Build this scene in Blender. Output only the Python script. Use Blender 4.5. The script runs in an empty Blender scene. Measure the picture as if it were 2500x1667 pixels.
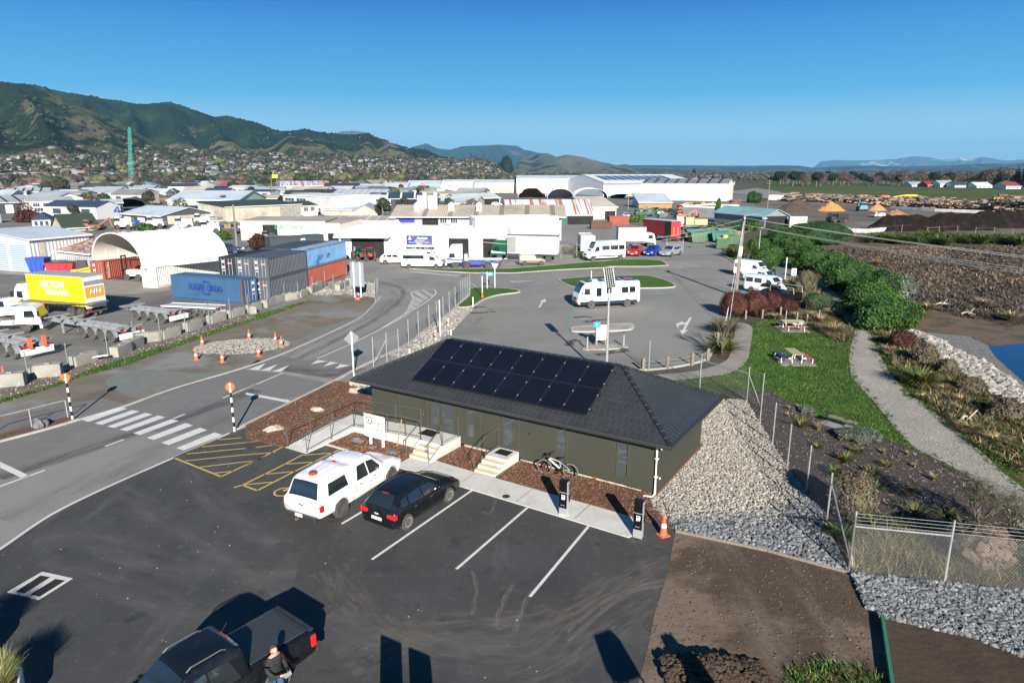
import bpy, math, random
from mathutils import Vector, Matrix, noise as mn
R=math.radians; random.seed(7); rnd=random.random; uni=random.uniform
sc=bpy.context.scene; COL=sc.collection
# ---- camera, sky, sun, exposure -------------------------------------------------
CAMH=13.0; TH=R(13.93)
cd=bpy.data.cameras.new('Camera'); cam=bpy.data.objects.new('Camera',cd); COL.objects.link(cam)
cam.location=(0,0,CAMH); cam.rotation_euler=(math.pi/2-TH,0,0)
cd.sensor_width=36; cd.lens=24.0; cd.clip_start=.2; cd.clip_end=120000; sc.camera=cam
SAZ=R(-10.14); SEL=R(23.3)          # shadows fall towards azimuth SAZ (from +Y, clockwise)
w=bpy.data.worlds.new('World'); sc.world=w; w.use_nodes=True; nt=w.node_tree
sky=nt.nodes.new('ShaderNodeTexSky'); sky.sky_type='NISHITA'; sky.sun_disc=False
sky.sun_elevation=SEL; sky.sun_rotation=math.pi+SAZ; sky.air_density=1.0; sky.dust_density=.25; sky.ozone_density=2.2; sky.altitude=0
# clear winter sky: Nishita light, with its tint steered by height above the horizon
tc=nt.nodes.new('ShaderNodeTexCoord'); sx=nt.nodes.new('ShaderNodeSeparateXYZ'); nt.links.new(tc.outputs['Generated'],sx.inputs[0])
cr=nt.nodes.new('ShaderNodeValToRGB'); nt.links.new(sx.outputs[2],cr.inputs[0]); E=cr.color_ramp.elements
SK=[(0,(.56,.77,.84)),(.035,(.42,.67,.77)),(.1,(.06,.34,.62)),(.21,(.0,.13,.46)),(.5,(.002,.06,.17)),(1,(.003,.045,.12))]
E[0].position,E[0].color=SK[0][0],(*SK[0][1],1); E[1].position,E[1].color=1,(*SK[-1][1],1)
for p_,c_ in SK[1:-1]: e=E.new(p_); e.color=(*c_,1)
sk=nt.nodes.new('ShaderNodeVectorMath'); sk.operation='SCALE'; sk.inputs['Scale'].default_value=7.; nt.links.new(cr.outputs[0],sk.inputs[0])
mx=nt.nodes.new('ShaderNodeMix'); mx.data_type='RGBA'; mx.inputs['Factor'].default_value=.97; nt.links.new(sky.outputs[0],mx.inputs[6]); nt.links.new(sk.outputs[0],mx.inputs[7])
bg=nt.nodes['Background']; bg.inputs['Strength'].default_value=.10; nt.links.new(mx.outputs[2],bg.inputs['Color'])
sl=bpy.data.lights.new('Sun','SUN'); sl.energy=5.0; sl.angle=R(.5); sl.color=(1,.93,.83)
so=bpy.data.objects.new('Sun',sl); COL.objects.link(so)
sd=Vector((math.sin(SAZ)*math.cos(SEL),math.cos(SAZ)*math.cos(SEL),-math.sin(SEL)))
so.rotation_euler=sd.to_track_quat('-Z','Y').to_euler(); so.location=(0,-20,60)
sc.view_settings.view_transform='Standard'; sc.view_settings.look='None'; sc.view_settings.exposure=0.92; sc.view_settings.gamma=1
sc.cycles.max_bounces=6; sc.cycles.transparent_max_bounces=16; sc.cycles.volume_bounces=0
# ---- photo measurements: (view, x, y) -> point on the ground -------------------------------
F=1667.; VW={'V':(0,0,1.06293),'a1':(0,400,.26573),'a2':(500,400,.26573),'a3':(1000,400,.21259),'a4':(1400,400,.2551),'a5':(1900,380,.2551),
'b1':(0,640,.26789),'b2':(600,640,.26786),'b3':(1100,640,.27636),'b4':(1650,600,.2551),'b5':(1950,700,.2551),'c1':(0,1000,.26789),'c2':(600,900,.26786),
'c3':(1100,900,.28066),'c4':(1600,950,.45732),'c5':(0,1340,.36139),'c6':(800,1340,.40391),'d4':(350,1420,.21259)}
def S(v,x,y): a=VW[v]; return a[0]+x*a[2],a[1]+y*a[2]
def G(v,x,y,z=0.):
    px,py=S(v,x,y); u=(px-1250)/F; q=(py-833.5)/F
    d=(u,math.cos(TH)-q*math.sin(TH),-math.sin(TH)-q*math.cos(TH)); t=(z-CAMH)/d[2]
    return Vector((d[0]*t,d[1]*t,z))
def GL(v,*a,z=0.): return [G(v,a[i],a[i+1],z) for i in range(0,len(a),2)]
def pxof(x,y,z=0.):
    dz=z-CAMH; fw=y*math.cos(TH)-dz*math.sin(TH); up=y*math.sin(TH)+dz*math.cos(TH)
    return 1250+F*x/fw, 833.5-F*up/fw
def HT(v,x,y,ytop):
    p=G(v,x,y); t=S(v,x,ytop)[1]; lo,hi=0.,60.
    for _ in range(40):
        m=(lo+hi)/2
        if pxof(p.x,p.y,m)[1]>t: lo=m
        else: hi=m
    return lo
# ---- scene helpers -----------------------------------------------------------------------
def tag(o,label=None,cat=None,group=None,kind=None):
    if label: o['label']=label
    if cat: o['category']=cat
    if group: o['group']=group
    if kind: o['kind']=kind
    return o
def thing(name,label,cat,loc=(0,0,0),rz=0,group=None,kind=None):
    o=bpy.data.objects.new(name,None); COL.objects.link(o); o.location=loc; o.rotation_euler=(0,0,rz); o.empty_display_size=.2
    return tag(o,label,cat,group,kind)
def dup(o,loc,rz=None,label=None,sc_=None,parent=None):
    c=o.copy(); COL.objects.link(c)
    if parent: c.parent=parent
    else:
        c.location=loc
        if rz is not None: c.rotation_euler=(o.rotation_euler[0],o.rotation_euler[1],rz)
        if sc_: c.scale=sc_ if hasattr(sc_,'__len__') else (sc_,)*3
        if label: c['label']=label
    for ch in list(o.children): dup(ch,None,parent=c)
    return c
class MB:
    def __init__(s): s.v=[];s.f=[];s.m=[];s.T=None;s.uv=None
    def add(s,vs,fs,m=0):
        n=len(s.v)
        s.v+= [tuple(s.T@Vector(p)) for p in vs] if s.T else [tuple(p) for p in vs]
        for f in fs: s.f.append([n+i for i in f]); s.m.append(m)
        return s
    def bx(s,x0,x1,y0,y1,z0,z1,m=0):
        return s.add([(x0,y0,z0),(x1,y0,z0),(x1,y1,z0),(x0,y1,z0),(x0,y0,z1),(x1,y0,z1),(x1,y1,z1),(x0,y1,z1)],
            [(0,3,2,1),(4,5,6,7),(0,1,5,4),(1,2,6,5),(2,3,7,6),(3,0,4,7)],m)
    def box(s,c,d,m=0,rz=0,tp=1.,rx=0,ry=0):
        M=Matrix.Translation(c)@Matrix.Rotation(rz,4,'Z')@Matrix.Rotation(ry,4,'Y')@Matrix.Rotation(rx,4,'X'); x,y,z=[k/2 for k in d]
        vs=[M@Vector(p) for p in [(-x,-y,-z),(x,-y,-z),(x,y,-z),(-x,y,-z),(-x*tp,-y*tp,z),(x*tp,-y*tp,z),(x*tp,y*tp,z),(-x*tp,y*tp,z)]]
        return s.add(vs,[(0,3,2,1),(4,5,6,7),(0,1,5,4),(1,2,6,5),(2,3,7,6),(3,0,4,7)],m)
    def bar(s,a,b,wd,ht,m=0):
        a=Vector(a);b=Vector(b);d=(b-a);L=d.length
        if L<1e-6: return s
        q=d.to_track_quat('X','Z').to_matrix().to_4x4(); M=Matrix.Translation((a+b)/2)@q
        x,y,z=L/2,wd/2,ht/2
        return s.add([M@Vector(p) for p in [(-x,-y,-z),(x,-y,-z),(x,y,-z),(-x,y,-z),(-x,-y,z),(x,-y,z),(x,y,z),(-x,y,z)]],
            [(0,3,2,1),(4,5,6,7),(0,1,5,4),(1,2,6,5),(2,3,7,6),(3,0,4,7)],m)
    def cyl(s,a,b,r,r2=None,n=10,m=0,caps=True):
        a=Vector(a);b=Vector(b);r2=r if r2 is None else r2; q=(b-a).to_track_quat('Z','Y').to_matrix()
        vs=[]
        for p,rr in ((a,r),(b,r2)):
            for i in range(n):
                t=2*math.pi*i/n; vs.append(p+q@Vector((rr*math.cos(t),rr*math.sin(t),0)))
        fs=[(i,(i+1)%n,n+(i+1)%n,n+i) for i in range(n)]
        if caps: fs+=[tuple(range(n))[::-1],tuple(range(n,2*n))]
        return s.add(vs,fs,m)
    def tube(s,pts,r,n=6,m=0,r2=None):
        pts=[Vector(p) for p in pts]; vs=[];K=len(pts)
        for k,p in enumerate(pts):
            d=(pts[min(k+1,K-1)]-pts[max(k-1,0)]); q=d.to_track_quat('Z','Y').to_matrix(); rr=r if r2 is None else r+(r2-r)*k/max(1,K-1)
            for i in range(n):
                t=2*math.pi*i/n; vs.append(p+q@Vector((rr*math.cos(t),rr*math.sin(t),0)))
        fs=[(k*n+i,k*n+(i+1)%n,(k+1)*n+(i+1)%n,(k+1)*n+i) for k in range(K-1) for i in range(n)]
        fs+=[tuple(range(n))[::-1],tuple(range((K-1)*n,K*n))]
        return s.add(vs,fs,m)
    def prism(s,pts,z0,z1,m=0,mt=None):
        n=len(pts); A=sum(pts[i][0]*pts[(i+1)%n][1]-pts[(i+1)%n][0]*pts[i][1] for i in range(n))
        if A<0: pts=pts[::-1]
        s.add([(p[0],p[1],z0) for p in pts]+[(p[0],p[1],z1) for p in pts],[(i,(i+1)%n,n+(i+1)%n,n+i) for i in range(n)]+[tuple(range(n))[::-1]],m)
        return s.add([(p[0],p[1],z1) for p in pts],[tuple(range(n))],m if mt is None else mt)
    def poly(s,pts,z=0.,m=0):
        n=len(pts); A=sum(pts[i][0]*pts[(i+1)%n][1]-pts[(i+1)%n][0]*pts[i][1] for i in range(n))
        if A<0: pts=pts[::-1]
        return s.add([(p[0],p[1],z) for p in pts],[tuple(range(n))],m)
    def lathe(s,prof,n=12,m=0,c=(0,0,0),ax='Z'):
        vs=[]
        for r,z in prof:
            for i in range(n):
                t=2*math.pi*i/n; a,b=r*math.cos(t),r*math.sin(t)
                vs.append((c[0]+a,c[1]+b,c[2]+z) if ax=='Z' else (c[0]+b,c[1]+z,c[2]+a))
        K=len(prof); fs=[(k*n+i,k*n+(i+1)%n,(k+1)*n+(i+1)%n,(k+1)*n+i) for k in range(K-1) for i in range(n)]
        fs+=[tuple(range(n))[::-1],tuple(range((K-1)*n,K*n))]
        return s.add(vs,fs,m)
    def rock(s,c,r,m=0,sq=1.,k=.28,sub=0):
        vs=[];q=Matrix.Rotation(uni(0,6.3),3,'Z')@Matrix.Rotation(uni(-.6,.6),3,'X')
        a=(uni(.7,1.3),uni(.7,1.3),uni(.6,1.)*sq)
        V0,F0=ICO if not sub else ICO2
        for p in V0:
            t=1+uni(-k,k); vs.append(Vector(c)+q@Vector((p[0]*r*a[0]*t,p[1]*r*a[1]*t,p[2]*r*a[2]*t)))
        return s.add(vs,F0,m)
    def build(s,name,mats,parent=None,loc=None,rz=None,smooth=False,bevel=0,kind=None):
        me=bpy.data.meshes.new(name); me.from_pydata(s.v,[],s.f)
        ml=mats if isinstance(mats,(list,tuple)) else [mats]
        for k in ml: me.materials.append(k)
        if len(ml)>1: me.polygons.foreach_set('material_index',s.m)
        if smooth: me.polygons.foreach_set('use_smooth',[True]*len(s.f))
        if s.uv:
            l=me.uv_layers.new(name='UVMap'); l.data.foreach_set('uv',[c for f in s.f for i in f for c in s.uv[i]])
        me.update(); o=bpy.data.objects.new(name,me); COL.objects.link(o)
        if parent: o.parent=parent
        if loc is not None: o.location=loc
        if rz is not None: o.rotation_euler=(0,0,rz)
        if bevel:
            b=o.modifiers.new('Bevel','BEVEL'); b.width=bevel; b.segments=2; b.limit_method='ANGLE'
        if kind: o['kind']=kind
        return o
def ico(sub):
    t=(1+5**.5)/2; V=[Vector(p).normalized() for p in [(-1,t,0),(1,t,0),(-1,-t,0),(1,-t,0),(0,-1,t),(0,1,t),(0,-1,-t),(0,1,-t),(t,0,-1),(t,0,1),(-t,0,-1),(-t,0,1)]]
    Fc=[(0,11,5),(0,5,1),(0,1,7),(0,7,10),(0,10,11),(1,5,9),(5,11,4),(11,10,2),(10,7,6),(7,1,8),(3,9,4),(3,4,2),(3,2,6),(3,6,8),(3,8,9),(4,9,5),(2,4,11),(6,2,10),(8,6,7),(9,8,1)]
    for _ in range(sub):
        c={};N=[]
        def mid(a,b):
            k=(min(a,b),max(a,b))
            if k not in c: c[k]=len(V); V.append(((V[a]+V[b])/2).normalized())
            return c[k]
        for a,b,d in Fc:
            x,y,z=mid(a,b),mid(b,d),mid(d,a); N+=[(a,x,z),(b,y,x),(d,z,y),(x,y,z)]
        Fc=N
    return [tuple(p) for p in V],Fc
ICO=ico(0);ICO2=ico(1);ICO3=ico(3);ICO4=ico(2)
# ---- materials -----------------------------------------------------------------------------
def mat(name,base,layers=(),rough=.7,metal=0,bump=None,coord='Object',spec=.5,coat=0,rnd_=0,emit=None,tex=None):
    """layers: (colour, scale, lo, hi[, stretch xyz]) noise patches over the base; bump=(scale,strength,dist)"""
    m=bpy.data.materials.new(name); m.use_nodes=True; t=m.node_tree; N=t.nodes; Lk=t.links.new; b=N['Principled BSDF']
    b.inputs['Roughness'].default_value=rough; b.inputs['Metallic'].default_value=metal
    b.inputs['Specular IOR Level'].default_value=spec; b.inputs['Coat Weight'].default_value=coat
    c4=lambda c:(c[0],c[1],c[2],1)
    b.inputs['Base Color'].default_value=c4(base); cur=None
    if layers or bump or tex:
        if coord=='pos': co=N.new('ShaderNodeNewGeometry').outputs['Position']
        else: co=N.new('ShaderNodeTexCoord').outputs[coord]
    for L in layers:
        src=co
        if len(L)>4:
            mp=N.new('ShaderNodeMapping'); mp.inputs['Scale'].default_value=L[4]; Lk(co,mp.inputs[0]); src=mp.outputs[0]
            if len(L)>5: mp.inputs['Rotation'].default_value=(0,0,L[5])
        nz=N.new('ShaderNodeTexNoise'); nz.inputs['Scale'].default_value=L[1]; nz.inputs['Detail'].default_value=6; nz.inputs['Roughness'].default_value=.62; Lk(src,nz.inputs['Vector'])
        mr=N.new('ShaderNodeMapRange'); mr.inputs['From Min'].default_value=L[2]; mr.inputs['From Max'].default_value=L[3]; Lk(nz.outputs['Fac'],mr.inputs['Value'])
        mx=N.new('ShaderNodeMix'); mx.data_type='RGBA'; Lk(mr.outputs[0],mx.inputs['Factor'])
        if cur: Lk(cur,mx.inputs[6])
        else: mx.inputs[6].default_value=c4(base)
        mx.inputs[7].default_value=c4(L[0]); cur=mx.outputs[2]
    if tex: cur=tex(N,Lk,co,cur,c4(base))
    if rnd_:
        g=N.new('ShaderNodeNewGeometry'); mr=N.new('ShaderNodeMapRange'); mr.inputs['To Min'].default_value=1-rnd_; mr.inputs['To Max'].default_value=1+rnd_; Lk(g.outputs['Random Per Island'],mr.inputs['Value'])
        h=N.new('ShaderNodeHueSaturation'); Lk(mr.outputs[0],h.inputs['Value'])
        if cur: Lk(cur,h.inputs['Color'])
        else: h.inputs['Color'].default_value=c4(base)
        cur=h.outputs[0]
    if cur: Lk(cur,b.inputs['Base Color'])
    if bump:
        nz=N.new('ShaderNodeTexNoise'); nz.inputs['Scale'].default_value=bump[0]; nz.inputs['Detail'].default_value=5; Lk(co,nz.inputs['Vector'])
        bp=N.new('ShaderNodeBump'); bp.inputs['Strength'].default_value=bump[1]; bp.inputs['Distance'].default_value=bump[2]; Lk(nz.outputs['Fac'],bp.inputs['Height']); Lk(bp.outputs[0],b.inputs['Normal'])
    if emit: b.inputs['Emission Color'].default_value=c4(emit[0]); b.inputs['Emission Strength'].default_value=emit[1]
    return m
def corr(ax,per,depth,dark=.75):
    """corrugated sheet: ridges across object axis ax"""
    def f(N,Lk,co,cur,base):
        sp=N.new('ShaderNodeSeparateXYZ'); Lk(co,sp.inputs[0]); mu=N.new('ShaderNodeMath'); mu.operation='MULTIPLY'; mu.inputs[1].default_value=2*math.pi/per; Lk(sp.outputs[ax],mu.inputs[0])
        sn=N.new('ShaderNodeMath'); sn.operation='SINE'; Lk(mu.outputs[0],sn.inputs[0])
        bp=N.new('ShaderNodeBump'); bp.inputs['Distance'].default_value=depth; Lk(sn.outputs[0],bp.inputs['Height']); Lk(bp.outputs[0],[n for n in N if n.type=='BSDF_PRINCIPLED'][0].inputs['Normal'])
        return cur
    return f
def ribmat(name,col,alpha,sx,sy,lo=.4,hi=.7,rough=.9,edge=True):
    """thin wash of dust / rubber / paint wear on a ribbon with UVs: u across 0-1, v along in metres"""
    m=bpy.data.materials.new(name); m.use_nodes=True; t=m.node_tree; N=t.nodes; Lk=t.links.new; b=N['Principled BSDF']
    b.inputs['Base Color'].default_value=(*col,1); b.inputs['Roughness'].default_value=rough
    uv=N.new('ShaderNodeTexCoord').outputs['UV']; mp=N.new('ShaderNodeMapping'); mp.inputs['Scale'].default_value=(sx,sy,1); Lk(uv,mp.inputs[0])
    nz=N.new('ShaderNodeTexNoise'); nz.inputs['Scale'].default_value=1; nz.inputs['Detail'].default_value=6; nz.inputs['Roughness'].default_value=.7; Lk(mp.outputs[0],nz.inputs['Vector'])
    mr=N.new('ShaderNodeMapRange'); mr.inputs['From Min'].default_value=lo; mr.inputs['From Max'].default_value=hi; mr.inputs['To Max'].default_value=alpha; Lk(nz.outputs['Fac'],mr.inputs['Value']); o=mr.outputs[0]
    if edge:
        sp=N.new('ShaderNodeSeparateXYZ'); Lk(uv,sp.inputs[0]); pp=N.new('ShaderNodeMath'); pp.operation='PINGPONG'; pp.inputs[1].default_value=.5; Lk(sp.outputs[0],pp.inputs[0])
        m2=N.new('ShaderNodeMapRange'); m2.inputs['From Max'].default_value=.35; m2.interpolation_type='SMOOTHSTEP'; Lk(pp.outputs[0],m2.inputs['Value'])
        mu=N.new('ShaderNodeMath'); mu.operation='MULTIPLY'; Lk(o,mu.inputs[0]); Lk(m2.outputs[0],mu.inputs[1]); o=mu.outputs[0]
    Lk(o,b.inputs['Alpha']); return m
def ribbon(name,pts,wd,z,m,kind='structure',w2=None,smooth_=6,parent=None):
    P_=crv(pts,smooth_) if smooth_ else [Vector(p) for p in pts]; b=MB(); b.uv=[]; d=0; K=len(P_)
    for k,p in enumerate(P_):
        t=(P_[min(k+1,K-1)]-P_[max(k-1,0)]); t.z=0; t.normalize(); n=Vector((-t.y,t.x,0)); ww=(wd if w2 is None else wd+(w2-wd)*k/(K-1))/2
        if k: d+=(p-P_[k-1]).length
        for q,u in ((p+n*ww,0),(p-n*ww,1)): b.v.append((q.x,q.y,z)); b.uv.append((u,d))
        if k: b.f.append([2*k-2,2*k-1,2*k+1,2*k]); b.m.append(0)
    o=b.build(name,m,parent)
    if kind: o['kind']=kind
    return o
def crv(pts,n=6,closed=False):
    pts=[Vector(p) for p in pts]; K=len(pts); out=[]
    for i in range(K if closed else K-1):
        if closed: a,b,c,d=pts[(i-1)%K],pts[i],pts[(i+1)%K],pts[(i+2)%K]
        else: a,b,c,d=pts[max(i-1,0)],pts[i],pts[i+1],pts[min(i+2,K-1)]
        for j in range(n):
            t=j/n; out.append(.5*((2*b)+(c-a)*t+(2*a-5*b+4*c-d)*t*t+(3*b-a-3*c+d)*t**3))
    if not closed: out.append(pts[-1])
    return out
def text(s,size,m,parent,M,name='lettering',off=0.,ext=.004,al='CENTER',shear=0,sx=1.):
    cu=bpy.data.curves.new('t','FONT'); cu.body=s; cu.size=size; cu.extrude=ext; cu.offset=off; cu.align_x=al; cu.align_y='CENTER'; cu.shear=shear; cu.resolution_u=2
    o=bpy.data.objects.new('t',cu); COL.objects.link(o); dg=bpy.context.evaluated_depsgraph_get(); me=bpy.data.meshes.new_from_object(o.evaluated_get(dg))
    bpy.data.objects.remove(o); me.materials.clear(); me.materials.append(m); o=bpy.data.objects.new(name,me); COL.objects.link(o)
    if parent: o.parent=parent
    o.matrix_local=M@Matrix.Diagonal((sx,1,1,1)); return o
def face_mat(loc,yaw=0,tilt=0):   # text lying on a vertical face whose outward normal is -Y rotated by yaw
    return Matrix.Translation(loc)@Matrix.Rotation(yaw,4,'Z')@Matrix.Rotation(math.pi/2+tilt,4,'X')
# ---- palette ---------------------------------------------------------------------------------
WHITE=(.8,.8,.79)
M_old=mat('old asphalt',(.225,.216,.202),[((.18,.173,.162),.12,.45,.65),((.245,.237,.225),.35,.5,.75,(1,.25,1),-.5),((.1,.1,.1),25,.55,.75),((.28,.27,.25),6,.66,.8)],.9,coord='pos',bump=(40,.3,.01))
M_new=mat('new asphalt',(.052,.051,.05),[((.07,.07,.07),.22,.42,.7),((.036,.037,.04),.5,.5,.7,(1,.4,1),.6),((.12,.12,.12),.9,.56,.85,(1,.18,1),-.55),((.1,.1,.098),2.4,.58,.78),((.026,.027,.029),1.1,.57,.7),((.09,.09,.088),5.5,.6,.76),((.03,.03,.032),30,.5,.7),((.16,.15,.14),11,.69,.8)],.85,coord='pos',bump=(60,.4,.01))
M_mid=mat('newer road asphalt',(.165,.16,.155),[((.125,.122,.12),.3,.45,.7,(1,.3,1),-.5),((.2,.195,.185),1.2,.5,.8),((.1,.1,.1),30,.55,.75)],.9,coord='pos',bump=(60,.3,.01))
M_conc=mat('pale concrete',(.56,.55,.52),[((.44,.43,.4),.8,.45,.75),((.62,.61,.59),3,.5,.8)],.85,coord='pos',bump=(30,.15,.01))
M_kerb=mat('kerb concrete',(.42,.4,.37),[((.3,.28,.26),2,.45,.75)],.9,coord='pos')
M_oldc=mat('weathered concrete',(.33,.31,.28),[((.2,.19,.17),.7,.42,.7),((.42,.41,.38),2.2,.55,.8),((.12,.11,.1),5,.62,.8)],.95,coord='pos',bump=(12,.4,.02))
M_path=mat('footpath concrete',(.27,.245,.22),[((.2,.18,.165),.7,.45,.7),((.32,.3,.28),6,.55,.8)],.95,coord='pos')
M_mulch=mat('bark mulch',(.17,.078,.046),[((.085,.04,.024),9,.42,.6),((.24,.13,.08),14,.58,.72),((.34,.22,.15),22,.66,.75)],.95,coord='pos',bump=(18,1,.06))
M_mulchd=mat('dark mulch',(.075,.055,.045),[((.035,.027,.022),4,.42,.62),((.14,.11,.1),13,.6,.75),((.22,.2,.19),30,.66,.76)],.95,coord='pos',bump=(15,1,.05))
M_grass=mat('mown grass',(.07,.155,.024),[((.048,.105,.015),1.1,.4,.7),((.085,.14,.02),.35,.52,.75),((.11,.13,.04),2.2,.6,.8),((.02,.05,.008),9,.5,.72)],.9,coord='pos',bump=(22,.9,.06),spec=.15)
M_rough=mat('rough grass',(.05,.085,.016),[((.1,.1,.035),.5,.45,.7),((.025,.05,.01),1.6,.5,.7),((.17,.14,.07),1.1,.6,.75)],.95,coord='pos',bump=(8,1,.12),spec=.15)
M_dirt=mat('bare soil',(.17,.13,.1),[((.085,.063,.047),.16,.46,.54),((.2,.158,.125),.6,.5,.8,(1,.2,1),.3),((.09,.07,.055),3,.62,.75)],1,coord='pos',bump=(4,.5,.05),spec=.1)
M_dirtd=mat('damp soil',(.068,.05,.038),[((.045,.034,.027),.4,.44,.66),((.09,.07,.055),2,.55,.75),((.15,.13,.11),20,.68,.78)],1,coord='pos',bump=(5,.5,.05),spec=.1)  # darker brown than the bare soil
M_yard=mat('gravel yard',(.17,.165,.155),[((.11,.105,.095),.12,.42,.62),((.23,.22,.2),.3,.52,.78,(.4,1.5,1)),((.07,.066,.06),.5,.6,.72,(.3,1.4,1)),((.26,.25,.24),12,.62,.8)],.95,coord='pos',bump=(10,.5,.03))
M_verge=mat('verge hardfill',(.17,.145,.115),[((.115,.095,.07),.25,.42,.62),((.2,.205,.195),.18,.5,.62),((.09,.105,.04),.6,.58,.72),((.26,.24,.21),9,.6,.8)],.98,coord='pos',bump=(10,.6,.04))
M_chips=mat('blue chip seal',(.15,.17,.16),[((.17,.145,.115),.7,.45,.6),((.19,.2,.19),1.5,.5,.7)],.95,coord='pos',bump=(20,.6,.03))
M_grav=mat('river gravel',(.34,.32,.29),[((.2,.185,.165),6,.42,.62),((.48,.46,.43),9,.56,.72)],.95,coord='pos',bump=(14,1,.06))
M_track=mat('gravel walking track',(.32,.3,.265),[((.25,.235,.21),.25,.45,.7),((.38,.35,.31),.6,.5,.75),((.16,.15,.14),10,.52,.7),((.4,.39,.38),16,.62,.75)],.95,coord='pos',bump=(18,.7,.04))
M_trackd=mat('sealed walking track',(.14,.155,.155),[((.1,.115,.115),.5,.45,.7),((.2,.2,.19),8,.6,.75)],.95,coord='pos')
M_marsh=mat('marsh ground',(.16,.115,.08),[((.06,.045,.035),.09,.42,.6),((.2,.14,.1),.05,.52,.68),((.17,.13,.075),.4,.55,.72),((.035,.03,.025),.8,.6,.75)],1,coord='pos',bump=(2,1,.3),spec=.1)
M_mud=mat('tidal mud',(.13,.085,.05),[((.06,.05,.03),.5,.45,.62),((.2,.11,.05),.9,.54,.7)],.8,coord='pos',bump=(3,.6,.1))
M_shore=mat('shore shingle',(.2,.2,.19),[((.11,.11,.105),5,.42,.6),((.34,.33,.31),8,.57,.7)],.95,coord='pos',bump=(9,1,.08))
M_water=mat('creek water',(.006,.018,.045),[],.06,bump=(1.5,.12,.05),coord='pos',spec=.6)
M_land=mat('plain ground',(.11,.1,.08),[((.07,.085,.04),.004,.45,.6),((.17,.155,.13),.012,.5,.7),((.06,.055,.045),.03,.5,.7)],1,coord='pos',spec=.1)
M_compost=mat('compost yard ground',(.13,.11,.09),[((.07,.055,.045),.05,.45,.6),((.24,.215,.19),.07,.55,.7)],1,coord='pos')
M_field=mat('airfield grass',(.07,.095,.03),[((.1,.11,.045),.012,.42,.66,(.3,1,1)),((.045,.08,.015),.03,.52,.7)],1,coord='pos',spec=.1)
M_wpaint=mat('white road paint',(.62,.62,.6),[((.42,.42,.4),7,.5,.8)],.7,coord='pos')
M_wfade=mat('worn road paint',(.42,.41,.39),[((.2,.2,.19),2.5,.45,.75)],.8,coord='pos')
M_ypaint=mat('yellow road paint',(.52,.37,.1),[((.36,.26,.1),6,.5,.8)],.75,coord='pos')
M_ywfade=mat('worn yellow paint',(.3,.25,.11),[((.19,.17,.11),2,.4,.7)],.8,coord='pos')
M_gpaint=mat('green road paint',(.1,.3,.17),[((.13,.2,.15),3,.45,.75)],.8,coord='pos')
M_tree_dk=(.018,.034,.014)
Z=[0]
def sheet(name,pts,m,z,cv=False,kind='structure'):
    if cv: pts=crv(pts,5,True)
    b=MB(); b.poly([(p[0],p[1]) for p in pts],z); return b.build(name,m,kind=kind)
def kerb(name,pts,wd=.16,h=.1,m=None,closed=False,sm=5,z0=0.):
    P_=crv(pts,sm,closed) if sm else [Vector(p) for p in pts]; K=len(P_); b=MB(); L=[]
    for k,p in enumerate(P_):
        a,c=(P_[(k-1)%K],P_[(k+1)%K]) if closed else (P_[max(k-1,0)],P_[min(k+1,K-1)])
        t=c-a; t.z=0
        if t.length<1e-6: t=Vector((1,0,0))
        t.normalize(); n=Vector((-t.y,t.x,0))*wd/2
        for q,z in ((p+n,z0),(p+n,h),(p-n,h),(p-n,z0)): L.append((q.x,q.y,z))
    fs=[]
    for k in range(K if closed else K-1):
        j=(k+1)%K
        for i in range(3): fs.append((k*4+i,j*4+i,j*4+i+1,k*4+i+1))
    if not closed: fs+=[(0,1,2,3),((K-1)*4+3,(K-1)*4+2,(K-1)*4+1,(K-1)*4)]
    b.add(L,fs); return b.build(name,m or M_kerb,kind='structure')
def island(name,pts,m,h=.12,cv=True,kb=True,kz=None):
    P_=crv(pts,5,True) if cv else pts
    b=MB(); b.prism([(p[0],p[1]) for p in P_],0.,h-.01); o=b.build(name,m,kind='structure')
    if kb: kerb('kerb',P_,.18,h,closed=True,sm=0)
    return o
# ---- ground sheets -----------------------------------------------------------------------------
b=MB(); b.bx(-45000,45000,-60,70000,-1.2,-.1); b.build('ground',M_land,kind='structure')
CP=dict(z=0)
road=GL('V',-400,1700,-400,1020)+GL('c1',0,300,720,95)+GL('b1',1150,1310)+GL('b2',0,955,560,740,1010,525,1130,430,1200,350)+GL('a2',1600,1220,1560,1090,1330,1060,1190,1000,1150,900,1150,700)+GL('a4',0,560,480,560,1020,700,1400,720,1420,858,1590,960)+GL('b4',880,200,1090,330,1060,520,500,690,430,780,400,1000,300,1110,150,1160)+GL('b3',1650,960,1200,960,0,960)+GL('V',1000,1000,620,1300,300,1700)
sheet('road',road,M_old,0.0)
yard=GL('b1',0,1190,150,1130,330,1060,620,970,980,870,1250,790,1850,605,2333,455)+GL('a2',400,1370,740,1290,980,1190,1190,1090,1290,1060,1290,1000,1190,1000,1190,620,0,560)+GL('a1',0,520)+GL('V',-700,560,-700,1000)
sheet('yard',yard,M_yard,-.012)
sheet('apron',GL('a1',0,960,300,985,950,1060,1560,1110,1560,1160,1250,1200,1000,1200,700,1060,0,1010),M_path,.004)
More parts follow.
